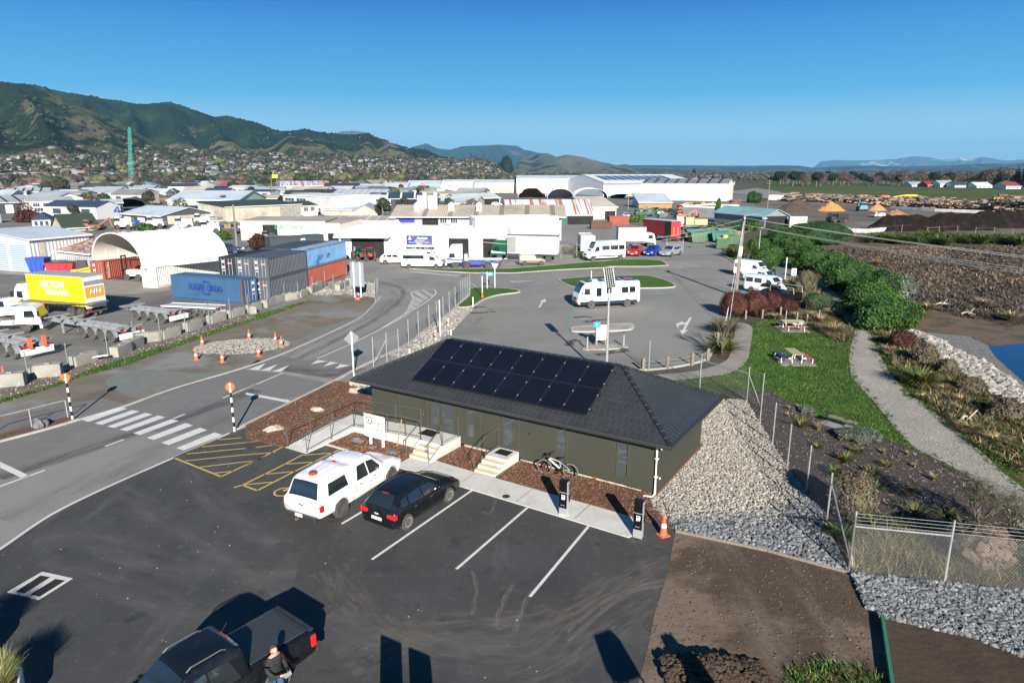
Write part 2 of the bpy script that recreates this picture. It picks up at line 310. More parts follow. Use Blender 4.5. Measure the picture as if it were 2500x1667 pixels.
# wide seal of the business district behind the white workshop
sheet('district_seal',GL('V',-700,600,-700,440,600,425,1300,432,1720,448,1760,520,1640,560,1250,560,600,600),mat('district seal',(.15,.145,.14),[((.1,.1,.095),.05,.45,.65),((.2,.19,.18),.09,.5,.75)],.95,coord='pos'),-.05)
verge=GL('b1',-200,1330,0,1190,150,1130,330,1060,620,970,980,870,1250,790,1850,605,2333,455)+GL('a2',400,1370,740,1290,980,1190,1190,1090,1330,1060,1560,1090,1600,1220)+GL('b2',1200,350,1130,430,1010,525,560,740,0,955)+GL('b1',1150,1310,720,1439,0,1640,-200,1700)
sheet('verge',verge,M_verge,.016)
sheet('chip_patch',GL('b1',960,1080,1150,1000,1400,980,1900,1010,2300,900,2333,930,1600,1150,1250,1240,1080,1180),M_chips,.02,True)
sheet('chip_edge',GL('b2',0,955,300,790,700,600,1010,500,1010,525,560,740),M_chips,.02)
sheet('verge_grass',GL('b1',-100,1270,0,1250,530,1105,850,965,1500,765,2333,500)+GL('a2',430,1400,980,1250,900,1290,480,1440)+GL('b1',2333,525,1500,810,1180,930,900,1000,650,1080,530,1130,300,1200,0,1290,-100,1310),M_grass,.022)
sheet('footpath',GL('b1',-300,1560,0,1475,250,1400,600,1300,940,1243,1155,1300,720,1430,600,1412,230,1495,0,1560,-300,1650),M_mid,.024)
island('mulch_strip',GL('c1',-300,330,0,240,240,170,620,75,715,95,350,200,0,290,-300,390),M_mulch,.09,False,False)
# newer seal round the crossing, ramp joint
sheet('road_patch',GL('c1',0,300,720,95,1150,-35)+GL('b2',0,955,300,857,960,945,1040,950,770,1105,0,1485)+GL('c1',2090,215,1750,230,1300,190,1000,310,500,490,0,640),M_mid,.006)
sheet('threshold',GL('b2',0,985,300,1012,770,1105,830,1075,330,990,0,962),M_path,.011)
gs=sheet('sign_gravel',GL('a2',1000,1200,1190,1090,1340,1060,1560,1100,1560,1230,1290,1200,1030,1210),M_grav,.026)
# car park in front of the office
new=GL('V',-600,1750)+GL('c1',-300,1440,0,1270,470,955,1010,690,1580,440,2090,215)+GL('V',640,960,1100,960)+GL('V',1555,1150,1552,1240,1530,1400,1500,1750)
sheet('car_park',new,M_new,.012)
kerb('kerb',GL('c1',-300,1440,0,1270,470,955,1010,690,1580,440,2090,215),.14,.018,M_conc,z0=.0)
kerb('kerb',GL('b2',-60,1510,0,1485,770,1105,1050,955,1290,840,1480,745,1700,575,1850,470,2040,290),.16,.1)
kerb('kerb',GL('b1',720,1439,1150,1310,1600,1150,2333,928)+GL('b2',560,740,1010,525,1130,430,1200,350)+GL('a2',1620,1220),.14,.07)
kerb('kerb',GL('c1',-300,385,0,296,400,190,720,95),.14,.1)
# soil and rip-rap beds on the right
sheet('soil',GL('c4',108,757,600,862,1030,978,1130,1172,1200,1218,1225,1250,1280,1800,-150,1800,-90,1568,-40,1380,0,1180,60,1000),M_dirt,.02)
sheet('soil',GL('c4',1205,1215,1420,1270,1700,1330,1968,1440,2400,1620,2400,2100,1290,2100,1255,1568),M_dirtd,.028)
sheet('riprap_bed',GL('c4',-30,620,180,60,480,60,560,190,700,425,850,600,960,840,1030,978,600,862,108,757),M_grav,.02)
sheet('riprap_bed',GL('c4',1030,975,1045,985,1200,1008,1500,1038,1968,1090,2600,1200,2600,1700,1968,1440,1700,1330,1420,1270,1200,1215,1130,1172),M_grav,.024)
garden=GL('c4',330,20,480,0,600,10,780,100,900,170,1110,235,1230,265,1395,325,1560,400,1700,480,1850,600,1968,760,2500,1250,1968,1090,1500,1038,1045,985,1030,975,960,840,850,600,700,425,560,190,480,60)
sheet('garden_bed',garden,M_mulchd,.014)
# right side: rough grass, marsh, shore, creek
sheet('rough_grass',GL('a5',0,700,400,700,420,900,700,1150,1250,1400)+GL('b5',640,300,920,405,1240,500,1550,680,1900,850,2156,1050,3000,1600)+GL('V',3000,2100,2000,1500,1550,1000,1350,860,1640,700,1700,560),M_rough,-.02)
sheet('marsh_ground',GL('a5',380,700,2352,760,4200,850)+GL('b5',4000,600,2500,500,2156,350,1640,460,1240,500,920,405,640,300,300,0),M_marsh,-.06)
sheet('mud',GL('b5',1100,260,1300,230,1700,300,2156,430,3000,700,3000,560,2156,540,1800,560,1640,470,1240,440),M_mud,-.05,True)
sheet('shore',GL('b5',1240,430,1640,470,1820,560,1900,680,2156,900,3200,1600,3000,1650,2156,1050,1900,850,1550,680,1240,500),M_shore,-.045)
sheet('creek',GL('b5',1815,565,2100,538,2500,520,3300,560,3300,1300,2156,905,1990,760,1900,680),M_water,-.04)
# walking track, lawn, footpath
tk=GL('b5',170,20,330,150,440,300,530,400,530,470,500,560,480,700,500,850,600,970,700,1080,830,1230,950,1400,1080,1568)+GL('c4',1395,325,1560,400,1700,480,1850,600,1968,760,2300,1050,2400,900,1968,530,1850,440,1700,290,1500,130,1330,0)+GL('b5',1100,1070,870,830,790,680,740,560,690,400,620,300)
sheet('walking_track',tk,M_track,.008)
sheet('walking_track',GL('b4',870,200,990,150,1060,180,1200,205,1310,280,1400,350,1500,430,1640,560,1750,640,1850,720,1700,770,1600,660,1480,560,1350,430,1200,340,1010,330),M_trackd,.012,True)
lawn=GL('b4',-100,1300,0,1285,400,1240,560,1200,680,1100,710,1000,735,800,720,745,900,705,1000,705,1150,720,1300,790,1480,860,1530,930,1670,940,1640,1200,1800,1400,1930,1568)+GL('c4',1395,325,1230,265,1110,235,900,170,780,100,600,10)+GL('b4',850,1430,500,1340,0,1300)
sheet('lawn',lawn,M_grass,.018)
b=MB(); fp=GL('b4',590,748,680,752,735,800,710,1000,680,1100,560,1200,400,1240,0,1285,-300,1310,-300,1250,0,1225,250,1190,450,1120,520,1040,560,850); b.prism([tuple(p[:2]) for p in crv(fp,4,True)],0,.05); b.build('footpath',M_path,kind='structure')
sheet('shrub_bed',GL('b4',-200,1225,0,1225,250,1190,450,1120,520,1040,560,850,590,750,720,740,1000,700,1300,790,1530,930,1670,940,1700,880,1690,760,1620,680,1480,570,1350,430,1200,340,1060,330,1060,520,430,780,330,1100,0,1170,-200,1190),M_mulchd,.01)
# traffic islands
island('grass_island',GL('b3',62,400,190,393,300,330,420,295,595,272,600,258,560,245,380,232,180,238,165,300,110,350),M_grass)
island('grass_island',GL('b3',968,170,1010,150,1300,132,1600,124,1750,127,1900,165,1983,212,1900,230,1600,236,1250,260,1080,220),M_grass)
island('grass_island',GL('a3',0,1206,300,1235,700,1255,1200,1258,1700,1222,2352,1190)+GL('a4',300,985,700,985,905,975,850,932,700,920,450,916,200,945)+GL('a3',2352,1105,1700,1165,1150,1208,500,1212),M_grass,.1,False)
sheet('island_path',GL('a3',0,1222,600,1270,1000,1282,1700,1240,2352,1205)+GL('a4',300,1010,1190,1000,1215,985,1200,965,1060,938,850,932,905,975,700,987,300,987)+GL('a3',2352,1192,1700,1224,1200,1260,600,1256,0,1207),M_path,.03)
island('stone_island',GL('b3',1070,600,1110,580,1300,568,1550,550,1610,562,1602,588,1540,606,1200,620,1090,615),M_oldc)
island('sign_plinth',GL('b3',1218,765,1250,742,1440,735,1500,752,1480,770,1300,778),M_oldc,.12,True,False)
for q in ((1205,768),(1528,748)):
    b=MB(); p=G('b3',*q); b.prism([(p.x+.38*math.cos(t*.524),p.y+.38*math.sin(t*.524)) for t in range(12)],0,.08); b.build('post_footing',M_oldc,kind='structure')
sheet('verge_gravel',GL('b2',1300,850,1500,720,1700,560,1930,410,2080,420,2000,500,1870,640,1730,740,1550,860,1350,900),M_grav,.01)
kerb('kerb',GL('a4',1395,858,1480,905,1560,960),.2,.12); sheet('grass_edge',GL('a4',1400,855,1500,865,1620,930,1580,970),M_grass,.02)
island('grass_island',GL('a4',0,905,200,870,420,840,560,800,300,780,0,820),M_rough,.08,False,False)
# kerb of the round car park
kerb('kerb',GL('b4',430,830,370,960,300,1080,130,1140)+GL('b3',1880,945,1600,962,1300,965),.16,.12)
# compost yard and airfield
sheet('compost_yard',GL('a5',-400,500,0,420,600,400,1500,420,2352,440,4500,520,4500,800,2352,760,1000,740,200,640),M_compost,-.055)
sheet('airfield',GL('V',1700,446,1760,424,2000,424,2352,430,3600,450,3600,500,2352,462,2050,458),M_field,-.05)
sheet('runway',GL('V',1660,441,1740,432,1790,440,1830,455,1760,456,1720,448),M_old,-.045)
# ---- painted markings -----------------------------------------------------------------------------
def marks(name,m,z,quads=(),lines=()):
    b=MB()
    for q in quads: b.poly([tuple(p[:2]) for p in GL(*q)],z)
    for L in lines:
        wd,pts=L[0],GL(*L[1:]); pts=crv(pts,4) if len(pts)>2 and name in('lane_marking','worn_marking','yellow_marking') else pts
        for p,q in zip(pts,pts[1:]):
            t=(q-p); t.z=0
            if t.length<1e-5: continue
            t.normalize(); n=Vector((-t.y,t.x,0))*wd/2
            b.poly([tuple((k)[:2]) for k in (p+n,q+n,q-n,p-n)],z)
    return b.build(name,m,kind='structure')
marks('zebra_crossing',M_wpaint,.017,[('c1',750,97,1100,-20,1160,-8,810,112),('c1',860,125,1205,5,1272,18,925,140),('c1',975,155,1325,30,1390,45,1040,168),('c1',1090,183,1440,55,1508,70,1157,196),('c1',1212,215,1560,88,1630,103,1275,233),('c1',1337,258,1690,123,1758,145,1400,278),('c1',1470,303,1820,165,1890,187,1537,325),('c1',1607,352,1958,208,2028,233,1675,373)])
marks('lane_marking',M_wpaint,.015,[('c1',0,475,270,603,200,625,0,530),('b2',30,976,182,922,118,985),('b2',135,986,292,930,215,990),('b2',243,996,400,938,320,1000),('b2',590,933,656,893,738,905),('b2',704,952,768,910,845,918),('b2',812,972,862,930,955,943),
    ('b2',0,1188,408,1262,378,1280,0,1208)],
    [(.14,'c1',0,700,410,552),(.14,'c1',958,335,1130,272),(.14,'c1',1575,85,1685,42),(.12,'b2',0,1155,340,1010),(.12,'b1',2030,1240,2333,1112),(.12,'b2',650,880,960,745,1270,590,1470,480),(.12,'b2',1220,612,1450,470,1510,385,1520,320,1507,272),(.12,'b2',1440,480,1620,380,1720,300,1732,270,1705,248,1600,255,1507,272)])
marks('hatch_marking',M_wfade,.02,[('b2',1600,262,1632,257,1710,303,1690,318),('b2',1520,275,1562,265,1668,325,1635,350),('b2',1518,305,1538,310,1625,352,1590,378,1514,345),('b2',1506,350,1514,352,1590,383,1555,405,1492,385),('b2',1488,388,1550,410,1530,432,1470,425),('b2',1455,440,1480,432,1510,450,1480,475)])
marks('worn_marking',M_wfade,.02,[('a3',0,1235,150,1240,570,1295,560,1300,0,1245),('a3',280,1255,500,1270,770,1300,560,1290),('a3',560,1282,780,1300,600,1292),('a3',700,1370,720,1375,800,1440,780,1442),('a3',1150,1345,1220,1340,1195,1352,1500,1332,1260,1362,1170,1362)],
    [(.12,'a2',1470,1025,1700,1040,1920,1070,1760,1085,1620,1065,1480,1040),(.12,'a2',1620,1065,1800,1055,1860,1060),(.1,'a2',1810,1110,1840,1125),(.1,'a2',1870,1155,1890,1168),(.1,'a2',2110,1040,2150,1048),(.1,'a2',1950,1078,1975,1090),(.1,'a2',2025,1112,2050,1122),(.1,'a2',2220,1070,2255,1080),(.1,'a3',720,1352,1500,1315,2350,1270),(.1,'a4',0,1082,690,1045),(.12,'a4',450,905,1180,910),(.3,'a4',1020,858,1390,856),(.1,'a2',1560,1290,1610,1240)]+
    [(.1,'a3',x,y,x+26,y-2) for x,y in ((1270,1422),(1325,1415),(1385,1405),(1435,1398),(1560,1382),(1600,1378))]+[(.1,'a3',1757,1385,1790,1395),(.1,'a3',1830,1415,1870,1425),(.1,'a3',1905,1440,1935,1455)])
marks('arrow_marking',M_wpaint,.02,[('b3',775,400,808,350,780,354,836,325,844,358,822,350,790,402),('b3',2110,490,2132,490,2100,548,2072,600,2098,603,2045,640,2025,602,2050,602,2075,550,2020,556,2008,585,1990,548,2055,520,2045,540,2085,530)])
marks('bay_marking',M_wfade,.02,(),[(.1,'b3',1715,288,1950,278),(.1,'b3',1715,342,1885,335),(.1,'b3',1085,437,1810,400),(.1,'b3',1050,512,1730,470),(.1,'a4',0,1400,0,1401)])
marks('bay_marking',M_gpaint,.021,(),[(.13,'b3',1110,265,1075,400,1015,590),(.13,'b3',2020,230,1668,553)])
marks('loading_marking',M_ywfade,.0215,(),[(.1,'b3',355,343,548,350,300,625)])
marks('yellow_marking',M_ywfade,.021,[('b3',1475,628,1540,625,1600,585,1560,590)],[(.1,'b3',0,628,300,628),(.08,'b3',1130,622,1300,632,1480,630,1590,600,1620,570),(.1,'b3',1450,893,1900,862,2100,815,2250,782),(.16,'b3',1900,862,2020,885),(.1,'b3',2110,812,2250,800)])
marks('parking_bay_lines',M_wpaint,.018,(),[(.11,'c2',875,1415,1120,1270),(.11,'c2',1150,1740,2062,1110),(.11,'c3',50,1745,668,1210),(.11,'c3',690,1985,1200,1372)])
marks('hatched_yellow_bay',M_ypaint,.018,(),[(.1,'c1',1585,440,2015,612,2333,462),(.1,'c1',1585,440,1700,390,1990,265)]+[(.09,'c1',*q) for q in ((1990,275,2200,258),(1840,340,2333,292),(1700,405,2333,345),(1690,468,2333,402),(1820,525,2333,465),(1950,580,2120,562))]+[(.1,'c2',0,885,335,715),(.1,'c1',2333,462,2420,425),(.09,'c2',0,672,100,662),(.09,'c2',0,728,240,700),(.09,'c2',0,788,270,762),(.09,'c2',0,852,80,845)])
marks('hatched_yellow_strip',M_ypaint,.018,(),[(.1,'c2',-30,1062,105,1112,440,940,855,738),(.1,'c2',-30,1062,290,905,520,785),(.09,'c2',520,790,800,768),(.09,'c2',355,872,640,850),(.09,'c2',165,965,450,937),(.09,'c2',-10,1058,240,1035),(.1,'c2',-110,1085,-30,1062)])
b=MB()   # wheelchair bay symbol, mostly under the white ute
ce=G('c2',345,1125)
for i in range(22):
    a,c=i*.285,(i+1)*.285
    b.poly([(ce.x+r*math.cos(t),ce.y+r*math.sin(t)) for r,t in ((.42,a),(.42,c),(.33,c),(.33,a))],.019)
b.poly([tuple(p[:2]) for p in GL('c2',330,1110,395,1092,400,1105,350,1120)],.0195); b.build('wheelchair_symbol',M_ypaint,kind='structure')
for s_,a in (('LOADING',('b3',250,515)),('ZONE',('b3',345,425))):
    p=G(*a); q=G('b3',548,350)-G('b3',300,625); text(s_,.8,M_ywfade,None,Matrix.Translation((p.x,p.y,.021))@Matrix.Rotation(math.atan2(q.y,q.x),4,'Z'),'painted_words',ext=.0005)['kind']='structure'
for q,s_,sz in ((('c2',455,265),'2·0 RAISED',.35),(('c2',345,325),'x1',.3)):
    p=G(*q); text(s_,sz,M_wfade,None,Matrix.Translation((p.x,p.y,.0165))@Matrix.Rotation(R(28),4,'Z'),'painted_words',ext=.0005)['kind']='structure'
# ---- dust, tyre marks and wear on the seal -----------------------------------------------------------
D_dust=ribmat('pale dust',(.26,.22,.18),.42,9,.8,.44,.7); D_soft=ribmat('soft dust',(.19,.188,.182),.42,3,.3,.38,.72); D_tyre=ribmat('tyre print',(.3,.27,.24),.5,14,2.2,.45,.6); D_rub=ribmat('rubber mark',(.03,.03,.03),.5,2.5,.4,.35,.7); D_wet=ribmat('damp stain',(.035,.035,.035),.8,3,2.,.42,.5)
def rb(nm,m,wd,z,*a,w2=None): return ribbon(nm,GL(*a),wd,z,m,w2=w2)
rb('dust_wash',D_dust,1.5,.0135,'c6',2080,60,1800,180,1500,350,1250,430,900,470,500,520,100,700,w2=2.6)
rb('dust_wash',D_dust,1.1,.0138,'c6',2050,200,1800,250,1500,400,1300,560,1100,620,600,560,200,380,0,120,w2=2.)
rb('dust_wash',D_dust,1.6,.0141,'c6',2000,320,1700,480,1400,700,1100,800,w2=1.6)
rb('dust_wash',D_soft,2.4,.0144,'c6',1950,520,1500,600,900,640,300,560,0,400,w2=2.4)
rb('dust_wash',D_soft,1.,.0146,'c1',1620,430,1780,650,1950,850,2150,1000,2500,1230,w2=1.8)
rb('dust_wash',D_soft,1.5,.0147,'c1',1250,550,1100,700,1300,850,1600,1100,2100,1400,2600,1700)
rb('dust_wash',D_soft,2.,.0142,'c1',300,1200,700,1150,1300,1350,2000,1500,2700,1500)
rb('dust_wash',D_soft,1.4,.0139,'c5',300,80,900,300,1500,500,2000,560,w2=2)
for o in ((0,0),(120,30)):
    rb('tyre_marks',D_tyre,.25,.0149,'c6',1120+o[0],215+o[1],1060+o[0],320+o[1],1010+o[0],470+o[1])
    rb('tyre_marks',D_tyre,.22,.0151,'c6',2040,190+o[1],1850-o[0]/3,240+o[1],1650,330+o[1]*2,1450,500+o[1]*2)
rb('tyre_marks',D_tyre,.2,.0152,'c6',870,130,900,250,870,400)
rb('tyre_marks',D_tyre,.16,.0153,'c3',270,1245,345,1255,395,1140)
rb('wheel_wear',D_rub,1.4,.0085,'c1',0,620,600,430,1300,190,1700,60,2333,-180)
rb('wheel_wear',D_soft,2.2,.0088,'c1',0,1000,700,700,1500,330,2100,70)
rb('wheel_wear',D_soft,1.,.003,'b2',330,880,700,690,1150,490,1350,330,1330,260); rb('wheel_wear',D_soft,1.,.003,'b2',560,920,900,760,1300,560)
rb('wheel_wear',D_rub,.9,.0035,'b2',450,890,800,720,1200,510,1420,330,1400,230,1200,180)
rb('threshold_band',D_rub,2.4,.0095,'b2',330,960,650,1010,900,1000,1030,960)  # darker translucent band along the threshold
for q in (('b3',1190,530,1280,515,1390,505),('b3',1290,820,1420,800,1540,790),('b3',180,450,300,445,400,435),('b3',1040,740,1080,690,1150,700),('b3',1090,490,1180,480,1250,490),('b3',160,410,250,395,320,398),('b3',1560,790,1500,760,1400,790)):
    rb('damp_stain',D_wet,1.1,.0045,*q,w2=.5)
for q in (('b3',0,632,700,612,1010,595),('b3',1660,560,1950,548,2300,535)): rb('seal_joint',D_rub,.12,.0048,*q)
# small stones and flakes lying about
b=MB(); GR=[]
for _ in range(150):
    v=random.choice(['c1','c6','c2','c5']); p=G(v,uni(0,2300),uni(300,1500) if v!='c5' else uni(0,800))
    if p.y<11 or (v=='c2'): continue
    b.rock((p.x,p.y,.02),uni(.008,.022),sq=.5)
b.build('loose_stones',mat('loose stone',(.5,.46,.4),rough=.9),kind='stuff')
# ---- hills ---------------------------------------------------------------------------------
VW['d5']=(0,180,.38265); VW['d6']=(900,320,.34014)
def azel(v,x,y):
    px,py=S(v,x,y); u=(px-1250)/F; q=(py-833.5)/F
    d=Vector((u,math.cos(TH)-q*math.sin(TH),-math.sin(TH)-q*math.cos(TH))); return math.atan2(d.x,d.y), d.z/math.hypot(d.x,d.y)
def lerp(T,a):
    if a<=T[0][0]: return T[0][1]
    for (x0,y0),(x1,y1) in zip(T,T[1:]):
        if a<=x1: k=(a-x0)/(x1-x0); k=k*k*(3-2*k)*.5+k*.5; return y0+(y1-y0)*k
    return T[-1][1]
class Range:
    def __init__(s,sil,foot,crest,back,ridge=.35,seed=0,fine=0,pw=1.25):
        s.T=[]; 
        for v,*a in sil: s.T+=[azel(v,a[i],a[i+1]) for i in range(0,len(a),2)]
        s.T.sort(); s.f,s.c,s.b,s.r,s.sd,s.fine,s.pw=foot,crest,back,ridge,seed,fine,pw
    def h(s,az,r):
        top=CAMH+s.c*lerp(s.T,az); e=min(1,(az-s.T[0][0])/.02+0,(s.T[-1][0]-az)/.02)
        if top<=0 or e<=0: return -5.
        top*=max(0,e)
        if r<=s.c:
            t=max(0,(r-s.f)/(s.c-s.f)); f=t**s.pw*(1.0)
            n=1-abs(mn.noise(Vector((az*s.c*.0042*(1400/s.c)**.5*2.2+s.sd+.8*t,t*1.1,s.sd)))*2.2); n2=mn.fractal(Vector((az*s.c*.006,r*.004,s.sd)),1,2,4)
            k=1-t**3; f=f*(1-s.r*k*max(0,1-n))*(1+.22*n2*k)
        else: t=(r-s.c)/(s.b-s.c); f=1-t*t
        z=top*f
        if s.fine and f>.08: z+=s.fine*abs(mn.noise(Vector((az*r*.05,r*.02,7))))*1.5-s.fine*.6
        return z if f>0 else -5.
    def build(s,name,m,nx=220,ny=46):
        a0,a1=s.T[0][0],s.T[-1][0]; b=MB()
        for j in range(ny+1):
            q=j/ny; r=s.f+(s.c-s.f)*(q/.8) if q<.8 else s.c+(s.b-s.c)*((q-.8)/.2)
            for i in range(nx+1):
                az=a0+(a1-a0)*i/nx; b.v.append((r*math.sin(az),r*math.cos(az),s.h(az,r)))
        for j in range(ny):
            for i in range(nx): k=j*(nx+1)+i; b.f.append((k,k+1,k+nx+2,k+nx+1)); b.m.append(0)
        return b.build(name,m,smooth=True,kind='structure')
FOR=(.016,.026,.014);TAN=(.15,.12,.085);PAS=(.075,.082,.04)
def hillm(n,base,L): return mat(n,base,L,1,spec=.05,coord='pos',bump=(.03,1,9))
rA=Range([('d5',-420,40,-300,55,0,62,90,68,200,75,290,90,370,135,450,185,560,225,650,260,740,290,860,370,1000,440,1150,500)],1500,2700,3300,.55,3,3)
rA.build('hill',hillm('brown hillside',(.1,.08,.055),[(PAS,.0035,.45,.52),((.2,.155,.11),.012,.63,.68,(1,1,3)),((.14,.115,.075),.02,.55,.7),(FOR,.0024,.49,.53),((.028,.045,.02),.02,.6,.66)]),300,60)
rB=Range([('d5',-420,10,-300,30,0,45,100,55,250,72,330,95,450,118,700,160,900,190,1000,182,1080,175,1150,195,1230,225,1370,270,1440,262,1600,300,1780,360,1850,360,1930,350,2100,375,2200,385,2352,378),('d6',40,35,90,50,190,90,250,105,300,120,400,128,520,175,650,200,800,240,1000,262)],2300,4000,4800,.5,11,9)
rB.build('hill',hillm('forest hillside',FOR,[((.03,.05,.02),.006,.5,.62),(TAN,.0021,.595,.63),((.1,.09,.055),.009,.64,.68),(FOR,.02,.6,.66)]),420,60)
rC=Range([('d5',1240,520,1320,470,1400,425,1480,435,1560,480,1700,480,1850,395,1950,410,2100,440,2250,480,2352,430),('d6',60,130,150,85,220,110,300,150,420,185,560,190,680,200,750,178,850,200,930,238,1040,262)],2000,3000,3500,.5,23,3)
rC.build('hill',hillm('dry spur',(.14,.12,.07),[(PAS,.004,.45,.6),(FOR,.0045,.52,.57),((.04,.055,.025),.02,.58,.66)]),300,40)
Range([('d6',200,150,260,125,330,110,410,88,500,125,580,133,680,108,820,103,930,97,1060,105,1120,135,1250,160,1400,200,1560,222,1700,243,1800,262)],9500,14000,17000,.6,31).build('mountain_range',hillm('far forest range',(.03,.05,.035),[((.12,.11,.08),.0006,.55,.62)]),260,36)
Range([('d5',2060,400,2130,382,2190,368,2250,364,2300,370,2352,376),('d6',60,60,140,110)],11000,14500,17000,.4,35).build('mountain_range',hillm('far tops',(.12,.1,.09),[]),60,20)
Range([('d6',980,262,1040,235,1100,203,1200,170,1280,158,1350,185,1420,170,1530,185,1620,210,1700,228,1780,246,1850,238,1960,262)],5200,7500,9000,.6,41).build('hill',hillm('bare hill',(.15,.125,.085),[((.1,.1,.05),.002,.5,.6),(FOR,.0022,.56,.59)]),240,40)
Range([('d6',1300,264,1500,250,1900,245),('a5',-250,96,0,94,200,96,350,118,550,104,700,100,900,95,1100,105,1300,102,1500,98,1700,90,1900,80,2100,76,2352,70,2900,60)],8000,12500,15000,.6,51).build('hill',hillm('rolling hills',(.035,.05,.035),[((.13,.12,.075),.0008,.5,.56),((.02,.035,.02),.003,.52,.58)]),340,36)
Range([('a5',250,88,300,82,400,56,540,40,680,45,800,46,1000,40,1100,32,1200,20,1290,6,1350,6,1450,16,1570,40,1660,30,1750,14,1800,30,1850,30,1950,10,2040,20,2100,36,2200,48,2352,36,2600,40,3000,60)],24000,30000,36000,.5,61).build('mountain_range',hillm('far mountains',(.07,.08,.08),[((.6,.6,.6),.0005,.6,.66)]),300,24)
rP=Range([('d5',-500,455,0,465,300,470,900,478,1400,500,2000,515,2352,535),('d6',300,205,700,228,1000,262)],1000,2300,3300,.25,77,0,1.0)
rP.build('foothills',hillm('suburb slope',(.06,.06,.04),[((.12,.11,.085),.02,.5,.6),((.025,.035,.018),.03,.52,.6),((.16,.15,.14),.06,.6,.66)]),200,40)
def Hz(x,y):
    az=math.atan2(x,y); r=math.hypot(x,y); return max(0,rP.h(az,r),rA.h(az,r),rC.h(az,r),rB.h(az,r))
# ---- air -------------------------------------------------------------------------------------
b=MB(); b.bx(-44000,44000,-40,41000,-3,1500); hz=b.build('haze',None or (lambda m:m)(bpy.data.materials.new('haze')),kind='stuff')
hm=hz.data.materials[0]; hm.use_nodes=True; N=hm.node_tree.nodes; N.clear(); o=N.new('ShaderNodeOutputMaterial'); v=N.new('ShaderNodeVolumePrincipled')
v.inputs['Density'].default_value=3.6e-5; v.inputs['Color'].default_value=(.24,.62,1,1); v.inputs['Anisotropy'].default_value=.0; hm.node_tree.links.new(v.outputs[0],o.inputs['Volume'])
# ---- shared object materials ---------------------------------------------------------------
M_wall=mat('olive cladding',(.042,.043,.032),[((.036,.037,.027),.5,.45,.7)],.75,tex=corr(0,.15,.0006),coord='Object')
M_trim=mat('olive trim',(.06,.062,.043),rough=.5)
M_roof=mat('dark metal tile',(.026,.028,.031),[((.036,.038,.041),1.2,.45,.7),((.018,.02,.022),7,.55,.75)],.5,bump=(30,.25,.01),spec=.5)
M_cap=mat('ridge cap',(.018,.02,.023),rough=.4); M_joint=mat('cap joint',(.12,.13,.14),rough=.4)
M_gut=mat('gutter',(.03,.032,.033),rough=.35,spec=.6); M_bright=mat('worn edge metal',(.45,.45,.45),rough=.35,metal=.6)
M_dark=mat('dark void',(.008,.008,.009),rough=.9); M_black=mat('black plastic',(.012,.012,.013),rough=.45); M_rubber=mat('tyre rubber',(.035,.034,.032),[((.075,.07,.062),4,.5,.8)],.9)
M_white=mat('white paint',(.78,.78,.77),[((.68,.68,.66),1.5,.5,.8)],.45); M_wgloss=mat('white body paint',(.8,.8,.8),[((.7,.7,.69),2.,.5,.8)],.25,coat=.5)
M_galv=mat('galvanised steel',(.42,.44,.45),[((.3,.32,.33),3,.45,.7)],.5,metal=.45); M_steel=mat('brushed rail steel',(.16,.16,.16),rough=.45,metal=.5)
M_glass=mat('reflective glazing',(.09,.105,.12),[],.03,metal=.4); M_cglass=mat('dark car glass',(.015,.02,.024),rough=.05,spec=.9,coat=.6)
M_solar=mat('solar cell glass',(.006,.007,.013),[((.008,.009,.018),.6,.45,.7)],.2,spec=.25); M_solfr=mat('black panel frame',(.012,.014,.02),rough=.5)
M_timber=mat('timber',(.3,.21,.13),[((.2,.14,.09),3,.45,.7,(1,1,6))],.85); M_grey_t=mat('weathered timber',(.22,.19,.15),[((.14,.12,.1),3,.45,.7,(4,4,.5)),((.3,.27,.23),9,.6,.8)],.9); M_rustt=mat('red brown timber',(.17,.075,.045),rough=.85)
M_yel=mat('yellow nosing',(.8,.48,.02),rough=.6); M_orange=mat('orange plastic',(.75,.13,.05),[((.6,.14,.08),3,.5,.8)],.5); M_refl=mat('white reflective band',(.75,.75,.75),rough=.4)
M_red=mat('red lens',(.5,.015,.012),rough=.15,coat=.6); M_green=mat('logo green',(.02,.22,.09),rough=.5); M_ink=mat('dark lettering',(.05,.05,.055),rough=.6); M_inkl=mat('grey lettering',(.2,.2,.2),rough=.6)
M_stone=mat('pale boulder',(.48,.42,.34),[((.3,.26,.21),2.5,.45,.65),((.62,.57,.5),5,.55,.75)],.9,bump=(9,.6,.04)); M_dstone=mat('dark boulder',(.17,.17,.18),[((.09,.09,.1),4,.45,.65),((.3,.3,.3),9,.6,.75)],.9,bump=(9,.6,.04))
OFR=-R(31.95); OF=thing('office_building','single storey olive clad office with dark hip roof carrying black solar panels','building',(-7.3475,34.1249,0),OFR)
OM=Matrix.Translation((-7.3475,34.1249,0))@Matrix.Rotation(OFR,4,'Z')
def OW(x,y,z=0.): return OM@Vector((x,y,z))
L_,W_,o_,he,K_=15.694,5.94,.65,2.595,.504
ops=[(3.94,4.44,.7,2.3),(4.68,5.33,.62,2.3),(6.1,6.56,.56,2.22),(8.17,8.81,.58,2.22),(10.97,11.49,.55,2.24),(13.86,14.4,.46,2.16)]
b=MB(); x=0.
for a,c,z0,z1 in ops:
    b.bx(x,a,0,.12,.2,2.45); b.bx(a,c,0,.12,.2,z0); b.bx(a,c,0,.12,z1,2.45); x=c
b.bx(x,L_,0,.12,.12,2.45); b.bx(0,.12,.12,W_,.2,2.45); b.bx(L_-.12,L_,.12,W_,.15,2.45); b.bx(.12,L_-.12,W_-.12,W_,.2,2.45); b.build('wall',M_wall,OF)
